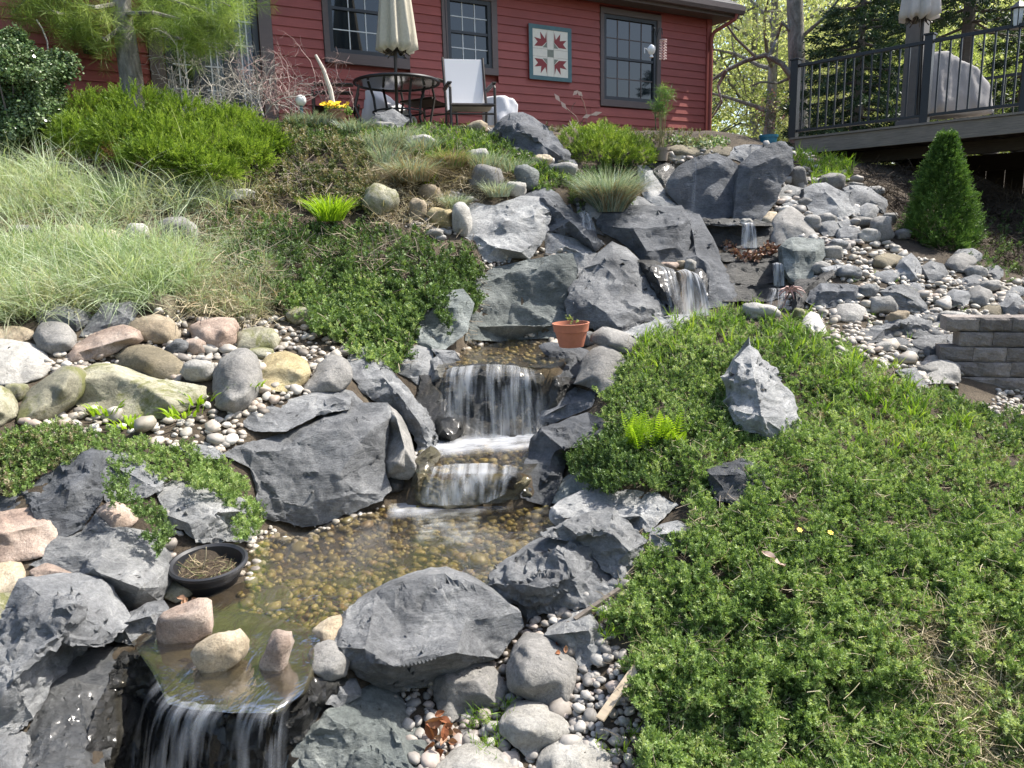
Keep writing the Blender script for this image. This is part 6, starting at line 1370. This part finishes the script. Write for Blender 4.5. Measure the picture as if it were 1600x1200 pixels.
w_ = MB(); w_.tube([P(524, 182, 9.3), P(516, 140, 9.3), P(505, 108, 9.3), P(493, 86, 9.3)], [.03, .028, .022, .016], 8); tag(w_.build('driftwood_post', plain('bleached_wood', (.50, .46, .40), .8), smooth=True), 'curved bleached branch standing in the leafless shrubs', 'branch')
w_ = MB(); w_.tube([P(76, 92, 8.6), P(74, 65, 8.6), P(66, 45, 8.6), P(57, 31, 8.6)], .008, 6); tag(w_.build('bent_cane', plain('cane', (.45, .42, .35), .8), smooth=True), 'bent pale cane sticking out of the broadleaf shrub', 'cane')

# ------------------------------------------------------------ trees
def limb(w_, r, p, d, L_, rad, lev, ends, maxlev=3, wig=.22, grav=.0):
    path = [p]; q_ = p; dd_ = d.copy(); n = 5
    for i in range(n):
        dd_ = (dd_+rv(r)*wig+Vector((0, 0, grav))).normalized(); q_ = q_+dd_*L_/n; path.append(q_)
    w_.tube(path, [rad*(1-.6*i/n) for i in range(n+1)], 7 if lev < 2 else 4, cap=False)
    if lev >= maxlev-1: ends += path[2:]
    if lev < maxlev:
        for i in range(r.randint(3, 4)):
            k_ = r.randint(2, n); limb(w_, r, path[k_], (dd_*.7+rv(r)*.8+Vector((0, 0, .1))).normalized(), L_*r.uniform(.5, .75), rad*.5, lev+1, ends, maxlev, wig, grav)
def tree(label, x, y, h, crown_r, mat, seed, ncl=1500, z0=1.0, tr=.16, leaf=.40, cz=.15, name='tree', group=None, bark=None):
    r = random.Random(seed); b_ = Vector((x, y, z0)); t = empty(name, b_, label=label, cat='tree', group=group)
    w_ = MB(); ends = []; q_ = b_-Vector((0, 0, .2)); path = [q_]; 
    for i in range(7): q_ = q_+Vector((r.uniform(-.12, .12), r.uniform(-.12, .12), h*.8/7)); path.append(q_)
    w_.tube(path, [tr*(1-.11*i) for i in range(8)], 9, cap=False); w_.build('trunk', bark or MBARK, t, smooth=True)
    w_ = MB()
    for i in range(11):
        k_ = 1+i*6//11+(i % 2); a = i*2.4+r.random(); limb(w_, r, path[min(k_, 7)], Vector((math.cos(a), math.sin(a), r.uniform(.1, .7))).normalized(), crown_r*r.uniform(.6, .95), tr*.35, 1, ends, 3)
    w_.build('limb', bark or MBARK, t)
    E = np.array([e[:] for e in ends]); k_ = rng.integers(0, len(E), ncl); pp = E[k_]+rng.normal(size=(ncl, 3))*crown_r*.13
    merged('crown', v_leaves(11, .24, .085, .8), pp, rng.normal(size=(ncl, 3)), rng.uniform(leaf*.6, leaf*1.1, ncl), mat, t)
    return t
L_SPG = leafmat('spring_leaf', [(.34,.40,.17), (.47,.53,.26), (.60,.64,.38), (.70,.72,.50)], .6, .6, True)
L_MID = leafmat('mid_green_leaf', [(.20,.28,.09), (.32,.40,.14), (.44,.50,.22)], .6, .6, True)
def cpt(o, parent=None):
    c = o.copy(); C.objects.link(c); c.parent = parent
    for ch in list(o.children):
        d = ch.copy(); C.objects.link(d); d.parent = c; d.matrix_parent_inverse = ch.matrix_parent_inverse.copy()
    return c
TG = 'yellow green spring trees behind the house and deck'
T1 = tree('tall spring tree close behind the house corner', 6.3, 19, 8.5, 3.0, L_SPG, 1, 1700, leaf=.42, group=TG)
T2 = tree('spring tree behind the first deck railing post', 9.6, 21, 8.0, 3.0, L_SPG, 2, 1700, leaf=.42, group=TG)
T3 = tree('mid green bushy tree low behind the deck railing', 12.5, 23, 7, 3.0, L_MID, 3, 2200, leaf=.42, group=TG)
for (src, x, y, rz, s_, l) in [(T2, 7.8, 25, 2, 1.1, 'far spring tree seen between the trunk and the house'), (T1, 11.5, 27, 1, 1.1, 'far spring tree above the deck railing'), (T1, 15.5, 24, 3, 1.0, 'spring tree at the right behind the dark spruce'), (T2, 17, 28, 4, 1.2, 'far spring tree at the top right corner'), (T3, 6.2, 29, 2.2, 1.2, 'far green tree right behind the roof end'), (T3, 9.0, 17.5, 1.2, .45, 'low green bush behind the first deck post'), (T1, 6.8, 16.5, 5, .40, 'low light bush at the house corner'), (T3, 14, 18, .5, .7, 'small green tree behind the covered grill'), (T2, 13.5, 31, .5, 1.4, 'tallest far tree behind the railing'),
        (T3, 10.5, 17.5, 2.9, .5, 'low bush seen through the deck balusters'), (T1, 12.0, 16.5, .9, .42, 'light bush seen under the right side of the deck'), (T2, 8.2, 19.5, .3, .6, 'half grown spring tree between trunk and deck post')]:
    c = cpt(src); c.location = (x, y, .9); c.rotation_euler = (0, 0, rz); c.scale = (s_, s_, s_); c['label'] = l
for i, (x, y, l) in enumerate([(-9, -12, 'left tree across the garden mirrored in the house windows'), (0, -15, 'middle tree across the garden mirrored in the house windows'), (9, -13, 'right tree across the garden mirrored in the house windows')]):
    c = cpt([T3, T1, T2][i]); c.location = (x, y, -1.8); c.scale = (1.5, 1.5, 1.5); c['label'] = l; c['group'] = 'trees mirrored in the windows'
# the mottled trunk with arching limbs
Yt = 15.5; b_ = Vector(P(1247, 235, Yt)); t = empty('mottled_tree', b_, label='tree with a straight mottled grey trunk and arching bare limbs behind the deck', cat='tree')
MB().tube([P(1249, 240, Yt), P(1246, 120, Yt), P(1243, 40, Yt), P(1240, -60, Yt), P(1238, -260, Yt)], [.19, .16, .15, .14, .10], 12).build('trunk', MBARK, t, smooth=True)
for pth, ra in [([(1240,125),(1222,100),(1196,86),(1165,95),(1135,110),(1108,128),(1085,150)], .06), ([(1180,88),(1150,60),(1130,30),(1120,0)], .03), ([(1135,110),(1122,135),(1128,160),(1112,185)], .035), ([(1238,50),(1222,35),(1214,60),(1200,90)], .045), ([(1246,20),(1228,-10),(1205,-40)], .05), ([(1250,60),(1285,30),(1310,0)], .04), ([(1240,120),(1215,130),(1190,128),(1172,135)], .03), ([(1250,90),(1275,105),(1300,95)], .03)]:
    MB().tube([P(u, v, Yt+rnd.uniform(-.4, .4)*(i > 0)) for i, (u, v) in enumerate(pth)], [ra*(1-.7*i/len(pth)) for i in range(len(pth))], 8).build('limb', MBARK, t, smooth=True)
# dark spruces
L_DSP = leafmat('dark_spruce', [(.018,.04,.02), (.035,.07,.03), (.06,.10,.04), (.09,.135,.06)], .5, .15, True)
def spruce(label, x, y, z0, h, R0, seed, zmin=.0, nb=60):
    r = random.Random(seed); t = empty('dark_spruce', (x, y, z0), label=label, cat='tree'); b_ = Vector((x, y, z0))
    MB().tube([b_, b_+Vector((0, 0, h))], [.14, .02], 8).build('trunk', BARK, t)
    pp, nn, ss = [], [], []; w_ = MB()
    for i in range(nb):
        q_ = zmin+(1-zmin)*(i/nb); z = q_*h; L_ = R0*(1-q_)**.8*r.uniform(.75, 1.1)+.1; a = i*2.4+r.uniform(-.4, .4); d = Vector((math.cos(a), math.sin(a), 0))
        pa = [b_+Vector((0, 0, z))+d*L_*s_+Vector((0, 0, -.25*L_*s_+.16*L_*s_*s_)) for s_ in (0, .33, .66, 1)]; w_.tube(pa, [.03, .02, .012, .005], 4, cap=False)
        for k_ in range(int(50*L_)):
            s_ = r.random()**.6; sd = Vector((-d.y, d.x, 0))*r.uniform(-1, 1)*.38*L_*(1-s_*.6); p = b_+Vector((0, 0, z))+d*L_*s_+sd+Vector((0, 0, -.25*L_*s_+.16*L_*s_*s_-abs(sd.length)*.12+r.uniform(-.04, .02)))
            pp.append(p); nn.append(d+sd.normalized()*.5+Vector((0, 0, r.uniform(-.5, .1)))); ss.append(r.uniform(.16, .30))
    w_.build('limb', BARK, t); merged('foliage', v_axis(12, .4, .045, .7, .2), np.array([p[:] for p in pp]), np.array([q_[:] for q_ in nn]), ss, L_DSP, t)
spruce('dark layered spruce seen through the left railing section', *P(1335, 250, 12.8)[:2], .7, 3.2, 1.5, 4, 0, 70)
spruce('tall dark spruce hanging over the top right corner', *P(1500, 200, 14.2)[:2], .8, 8.5, 2.8, 9, .30, 100)
spruce('dark spruce behind the covered grill', *P(1590, 230, 15)[:2], .6, 3.4, 1.5, 14, .3, 30)
# pine at the upper left with soft needle tufts
L_PIN = leafmat('pine_needles', [(.10,.17,.03), (.19,.29,.06), (.30,.41,.10), (.42,.52,.17)], .5, .45, True)
pb = Vector(P(203, 150, 9.0)); t = empty('pine_tree', pb, label='pine tree with a grey trunk and soft long needled boughs at the upper left', cat='tree')
MB().tube([P(210, 178, 9.0), P(205, 120, 9.0), P(196, 60, 9.0), P(188, 0, 9.0), P(182, -120, 9.0), P(180, -420, 9.0)], [.135, .12, .112, .105, .1, .07], 12).build('trunk', MBARK, t, smooth=True)
pp = []; w_ = MB()
for pth in [[(196,22),(225,20),(262,5),(285,-15)], [(198,25),(235,45),(280,60),(320,62)], [(190,5),(150,12),(110,5),(60,-10)], [(194,40),(165,62),(140,50),(110,45)], [(188,-30),(240,-40),(300,-20),(360,10)], [(186,-60),(120,-60),(60,-20),(20,20)], [(188,-20),(240,-10),(310,15),(370,40)], [(190,10),(140,30),(90,20),(40,5)], [(196,22),(240,20),(300,35),(350,50)], [(186,-80),(260,-90),(340,-60),(385,-10)], [(186,-90),(100,-100),(0,-60),(-60,-10)]]:
    Y_ = [9.0]+[9.0+rnd.uniform(-.5, .4) for _ in pth[1:]]; pa = [Vector(P(u, v, y_)) for (u, v), y_ in zip(pth, Y_)]; w_.tube(pa, [.03, .022, .014, .007], 6, cap=False)
    for _ in range(85):
        k_ = rnd.choice([0, 1, 1, 2, 2, 2]); q_ = pa[k_].lerp(pa[k_+1], rnd.random())
        pp.append(q_+rv(rnd)*rnd.uniform(0, .30)+Vector((0, 0, -.06)))
w_.build('limb', MBARK, t, smooth=True); n = len(pp)
merged('needles', v_burst(46, .5, 1, .007, -.05, .1), np.array([p[:] for p in pp]), norms(n, .6, (.2, -.2, -.3)), rng.uniform(.13, .24, n), L_PIN, t)
# far wood behind everything
n = 2600; xs = rng.uniform(2, 46, n); ys = rng.uniform(33, 46, n); zs = 1+rng.random(n)**.8*(9+4*lat(xs, ys, .15, 5))
pp = np.c_[xs, ys, zs]; merged('far_wood', v_leaves(10, .3, .12, .9), pp, rng.normal(size=(n, 3)), rng.uniform(.8, 1.4, n), L_SPG, kind='stuff', label='hazy green wood far behind the house and deck', cat='wood')
# ------------------------------------------------------------ small things
TERRA = plain('terracotta', (.42, .15, .085), .75, var=.1); BOWL = plain('black_plastic', (.018, .019, .022), .45, bmp=.03)
BLUEP = plain('blue_glaze', (.03, .16, .24), .3); SOIL = plain('potting_soil', (.05, .035, .022), 1, var=.5, scale=60, bmp=1)
def tilt(x, y): return Matrix.Rotation(x, 3, 'X') @ Matrix.Rotation(y, 3, 'Y')
# black bowl
c = Vector(P(330, 918, 3.22)); r_ = 60*3.22/F; R_ = tilt(.10, .03); t = empty('black_bowl', c, label='round black plastic bowl with soil and dead plants beside the lower pool', cat='bowl')
MB().lathe(c, [(0, .0), (r_*.66, .0), (r_*.72, .02), (r_*.92, .115), (r_*1.04, .118), (r_*1.05, .132), (r_*.98, .136), (r_*.90, .128), (r_*.84, .07), (0, .068)], 48, R_).build('bowl', BOWL, t, smooth=True)
MB().lathe(c, [(0, .088), (r_*.5, .084), (r_*.86, .074)], 32, R_).build('soil', SOIL, t)
n = 60; an = rng.random(n)*6.28; q_ = rng.random(n)**.6*r_*.7
merged('dead_plant', v_twigs(5, .02), np.c_[c.x+np.cos(an)*q_, c.y+np.sin(an)*q_, np.full(n, c.z+.085)], norms(n, .3), rng.uniform(.03, .07, n), leafmat('dead_stems', [(.14,.10,.06), (.3,.24,.15), (.08,.12,.03)], .8, .1, True), t)
MB().tube([c+Vector((-.02, -.02, .09)), c+Vector((.0, -.02, .16)), c+Vector((.005, -.02, .2))], .0025, 5).build('stem', plain('stem', (.35, .3, .2)), t)
# terracotta pot
c = Vector(P(893, 541, 5.35)); r_ = 29*5.35/F; R_ = tilt(.02, -.02); t = empty('terracotta_pot', c, label='terracotta plastic pot with a small seedling standing on the dark slate boulder', cat='flower pot')
MB().lathe(c, [(0, 0), (r_*.66, 0), (r_*.87, .105), (r_*.93, .108), (r_*.99, .158), (r_*1.01, .165), (r_*.93, .166), (r_*.88, .135), (0, .135)], 40, R_).build('pot', TERRA, t, smooth=True)
MB().lathe(c, [(0, .142), (r_*.88, .139)], 24, R_).build('soil', SOIL, t)
n = 14; merged('seedling', v_leaves(3, .9, .3, .5), np.c_[c.x+rng.normal(size=n)*.025+.01, c.y+rng.normal(size=n)*.015, c.z+.17+rng.random(n)*.05], norms(n, .6), rng.uniform(.014, .024, n), L_MID, t)
MB().tube([c+Vector((.01, 0, .14)), c+Vector((.012, 0, .21))], .0025, 5).build('stem', BARK, t)
def pot(label, u, v, Y, rpx, h, mat, name='flower_pot'):
    c = Vector(P(u, v, Y)); r_ = rpx*Y/F; t = empty(name, c, label=label, cat='flower pot')
    MB().lathe(c, [(0, 0), (r_*.75, 0), (r_*.92, h*.8), (r_, h*.8), (r_*1.03, h), (r_*.92, h), (r_*.88, h*.85), (0, h*.85)], 28).build('pot', mat, t, smooth=True); return t, c
t, c = pot('grey brown pot holding the tall wispy grass near the top fall', 1033, 252, 8.75, 12, .14, plain('weathered_pot', (.22, .18, .14), .8))
n = 46; V, Fq = [], []; r = random.Random(2); tips = []
for i in range(11):
    a = r.uniform(0, 6.28); h = r.uniform(.35, .62); tip = c+Vector((math.cos(a)*.03+r.uniform(-.06, .07), math.sin(a)*.05, .12+h)); tips.append(tip)
    MB().tube([c+Vector((r.uniform(-.03, .03), r.uniform(-.03, .03), .1)), c.lerp(tip, .5)+Vector((r.uniform(-.01, .01), 0, .02)), tip], .0035, 4).build('stem', plain('reed_stem%d' % i, (.16, .15, .06)), t)
pp = np.array([tp[:] for tp in tips for _ in range(7)])+rng.normal(size=(77, 3))*.035
merged('plume', v_burst(20, .5, 1, .02, .25), pp, norms(77, .5), rng.uniform(.06, .11, 77), L_GT, t)
t, c = pot('blue glazed pot with a thin dark leaved plant on the top rim', 1200, 232, 9.4, 14, .15, BLUEP)
w_ = MB(); [w_.tube([c+Vector((0, 0, .1)), c+Vector((rnd.uniform(-.06, .06), 0, .35)), c+Vector((rnd.uniform(-.12, .12), 0, rnd.uniform(.45, .6)))], .004, 4) for _ in range(5)]; w_.build('stem', BARK, t)
pp = np.array(c[:])+np.c_[rng.normal(size=120)*.09, rng.normal(size=120)*.08, rng.uniform(.22, .62, 120)]
merged('foliage', v_leaves(4, .8, .25, .8), pp, norms(120, .6), rng.uniform(.03, .055, 120), leafmat('plum_leaf', [(.05,.08,.03), (.10,.13,.05), (.22,.09,.12)], .5, .3, True), t)
t, c = pot('terracotta pot of yellow pansies at the patio edge', 527, 187, 9.2, 15, .10, plain('brown_pot', (.25, .13, .08), .8))
pp = np.array(c[:])+np.c_[rng.uniform(-.14, .14, 60), rng.uniform(-.1, .1, 60), rng.uniform(.08, .14, 60)]
merged('foliage', v_leaves(5, .7, .25, .8), pp, norms(60, .6), rng.uniform(.04, .06, 60), L_GT, t)
pp = np.array(c[:])+np.c_[rng.uniform(-.15, .13, 34), rng.uniform(-.12, .04, 34), rng.uniform(.13, .18, 34)]
def v_petals(r):
    V, Fq = [], []
    for i in range(6):
        a = i*1.047; d = Vector((math.cos(a), math.sin(a), .15)).normalized(); ql(V, Fq, Vector(), d, 1, .45, Vector((-d.y, d.x, 0)))
    return fin(V, Fq)
YEL = plain('yellow_petal', (.75, .50, .01), .5, var=.1); 
merged('pansy', v_petals, pp, norms(34, .4, (0, -.9, .2)), rng.uniform(.028, .04, 34), YEL, t)
# dandelions
for u, v, l in [(1250,828,'left of two yellow dandelions in the juniper'), (1297,832,'right of two yellow dandelions in the juniper')]:
    c = Vector(P(u, v, float(hitY(np.array(float(u)), np.array(float(v))))-.16)); t = empty('dandelion', c-Vector((0, 0, .08)), label=l, cat='flower', group='dandelions in the juniper')
    merged('petals', v_petals, np.repeat([c[:]], 5, 0)+rng.normal(size=(5, 3))*.001, norms(5, .15, (0, -.7, .2)), np.linspace(.006, .014, 5), YEL, t); MB().tube([c, c+Vector((.02, .02, -.08))], .002, 5).build('stem', L_GT, t)
# globe light
c = Vector(P(470, 157, 9.2)); t = empty('globe_light', c-Vector((0, 0, .3)), label='white globe garden light on a short post in front of the shrubs', cat='garden light')
MB().lathe(c, [(0.001, -.062)]+[(.062*math.sin(a), -.062*math.cos(a)) for a in np.linspace(.2, 2.9, 12)]+[(.001, .062)], 20).build('globe', plain('frosted_globe', (.68, .68, .64), .35, bmp=0), t, smooth=True)
MB().tube([c-Vector((0, 0, .3)), c-Vector((0, 0, .055))], .02, 8).build('post', TEAL, t)
# shepherd hook with bird ornament and wind chime in front of the right window
c = Vector(P(1025, 215, 10.6)); t = empty('shepherd_hook', c, label='thin shepherd hook pole in front of the right window', cat='hook')
tp = Vector(P(1028, 42, 10.6)); w_ = MB(); w_.tube([P(1024, 250, 10.6), P(1025, 120, 10.6), P(1026, 60, 10.6), P(1023, 44, 10.6), P(1020, 42, 10.6), P(1018, 50, 10.6)], .007, 6); w_.tube([P(1026, 60, 10.6), P(1030, 44, 10.6), P(1034, 44, 10.6), P(1035, 54, 10.6)], .006, 6); w_.build('pole', BLK, t, smooth=True)
GLS = plain('clear_glass_beads', (.75, .75, .74), .15, bmp=0)
c = Vector(P(1018, 78, 10.6)); t = empty('hanging_ornament', c, label='clear glass bird feeder hanging on the left arm of the hook', cat='ornament')
MB().lathe(c, [(0.002, .07), (.02, .06), (.05, .03), (.055, 0), (.04, -.04), (.015, -.06), (.03, -.09), (.002, -.10)], 14).build('body', GLS, t, smooth=True); MB().tube([c+Vector((-.05, 0, .0)), c+Vector((-.09, 0, .03)), c+Vector((-.09, 0, -.04))], .008, 5).build('perch', GLS, t); MB().tube([c+Vector((0, 0, .07)), P(1019, 50, 10.6)], .003, 4).build('wire', BLK, t)
c = Vector(P(1036, 80, 10.6)); t = empty('wind_chime', c, label='wind chime of small pale pink shells on the right arm of the hook', cat='wind chime')
SH = plain('shell', (.62, .48, .46), .4)
for i in range(6):
    a = i*1.047; w_ = MB(); x, y = math.cos(a)*.04, math.sin(a)*.04; w_.tube([c+Vector((x, y, .13)), c+Vector((x, y, -.13+abs(x)))], .0015, 3)
    for k_ in range(7): w_.lathe(c+Vector((x, y, .11-k_*.034)), [(.001, .010), (.013, 0), (.001, -.010)], 6)
    w_.build('shell_string', SH, t)
MB().lathe(c+Vector((0, 0, .135)), [(0, .006), (.05, .004), (.05, -.004), (0, -.006)], 12).build('ring', SH, t); MB().tube([c+Vector((0, 0, .13)), P(1035, 54, 10.6)], .002, 4).build('wire', BLK, t)
# metal leaf ornament right of the big dark boulder
t = empty('flower_ornament', Vector(P(905, 195, 9.4)), label='thin rusty stems with pale pink leaf shapes against the red wall', cat='garden ornament')
PK = plain('pale_pink_leaf', (.62, .42, .34), .5)
for st in ([(908,200),(900,182),(888,172),(878,162),(868,150)], [(915,200),(917,180),(912,160),(906,148),(900,146)], [(905,195),(915,182),(925,178),(938,177)], [(893,172),(895,165),(899,160)]):
    MB().tube([P(u, v, 9.4) for u, v in st], .005, 5).build('stem', plain('rusty_wire', (.14, .07, .05), .7), t)
for (u0_, v0_, u1_, v1_) in [(866,146,874,157), (876,158,884,169), (895,149,902,142), (902,142,909,149), (922,180,938,176), (910,184,921,180)]:
    a = Vector(P(u0_, v0_, 9.39)); b_ = Vector(P(u1_, v1_, 9.39)); V, Fq = [], []; d = b_-a; ql(V, Fq, a, d.normalized(), d.length*1.2, .024, d.cross(Vector((0, 1, 0))).normalized()); ql(V, Fq, a+Vector((0, .012, 0)), d.normalized(), d.length*1.2, .02, d.cross(Vector((0, .8, .5))).normalized())
    link('petal', mesh_np('petal', *fin(V, Fq)), PK, t)
# rusty red flower stake above the mound
c = Vector(P(1234, 456, 6.1)); t = empty('flower_stake', Vector(P(1216, 500, 6.0)), label='rusty metal flower stake with curled petals at the top of the mound', cat='garden ornament')
MB().tube([P(1214, 505, 6.0), P(1222, 482, 6.03), c], .006, 6).build('stake', plain('dark_rust', (.06, .035, .03), .7), t)
RU = plain('rusty_pink', (.40, .24, .21), .6)
for k_ in range(9):
    a = k_*.7; d = Vector((math.cos(a), -.4, math.sin(a)*.45+.1)); MB().tube([c, c+d*.045+Vector((0, 0, .02)), c+d*.09, c+d*.11+Vector((0, 0, -.02))], [.009, .008, .006, .002], 5).build('petal', RU, t)
# wooden stake and sticks
def stick(label, a, b_, w0, th, mat, name='stick', lift=.03):
    A_ = Vector(P(a[0], a[1], float(hitY(np.array(float(a[0])), np.array(float(a[1]))))-.03-lift)); B_ = Vector(P(b_[0], b_[1], float(hitY(np.array(float(b_[0])), np.array(float(b_[1]))))-.03-lift))
    d = (B_-A_); L_ = d.length; R_ = d.to_track_quat('X', 'Z').to_matrix(); m = MB().box((0, 0, 0), (L_, w0, th), R_); o = m.build(name, mat, bevel=.001); o.location = (A_+B_)/2; return tag(o, label, 'stick')
stick('pale wooden stake lying on the pebbles beside the juniper', (995,1042), (937,1124), .034, .008, boardmat('bare_wood', (.42, .34, .24), .2, .8), name='wooden_stake', lift=.05)
stick('long grey stick between the rugged boulder and the upright slab', (968,920), (898,968), .02, .012, BARK, lift=.05)
stick('short brown stick beside the large sloping boulder', (890,972), (856,994), .012, .010, BARK, lift=.05)
# dead leaves
def leafpile(label, u, v, n, s0, s1, mat, spread, out=.05, name='dead_leaves'):
    c = np.array(P(u, v, float(hitY(np.array(float(u)), np.array(float(v))))-out)); b_ = empty(name, c, label=label, cat='leaves')
    def g(r):
        V = []; Fq = []; a = r.uniform(-1, 1)
        for i in range(5):
            for j in range(3):
                x = i/4; w_ = .32*math.sin(math.pi*min(.97, x*.9+.08)); V.append(Vector((x, (j-1)*w_, .18*math.sin(x*3)*a+abs(j-1)*.16)))
        for i in range(4):
            for j in range(2): Fq.append((i*3+j, i*3+j+1, (i+1)*3+j+1, (i+1)*3+j))
        return fin(V, Fq)
    merged('leaf', g, c+rng.normal(size=(n, 3))*spread, rng.normal(size=(n, 3))*.7+np.array([0, -.7, .7]), rng.uniform(s0, s1, n), mat, b_)
L_DL = leafmat('dead_leaf', [(.20,.07,.03), (.32,.14,.07), (.45,.28,.18), (.12,.06,.04)], .7, .2, True)
leafpile('curled rust brown dead leaves at bottom centre between cobbles', 690, 1150, 14, .035, .065, L_DL, .035, .09)
leafpile('single pale dry leaf lying on the juniper', 1212, 872, 2, .05, .06, leafmat('pale_dry_leaf', [(.40,.28,.22), (.5,.38,.32)], .7, .2, True), .004, .14, 'dry_leaf')
leafpile('small dry leaves beside the mossy stone under the bowl', 290, 940, 5, .03, .045, L_DL, .025, .06)
leafpile('brown leaf scraps caught by the sloping boulder', 873, 1020, 5, .02, .035, L_DL, .02, .08)
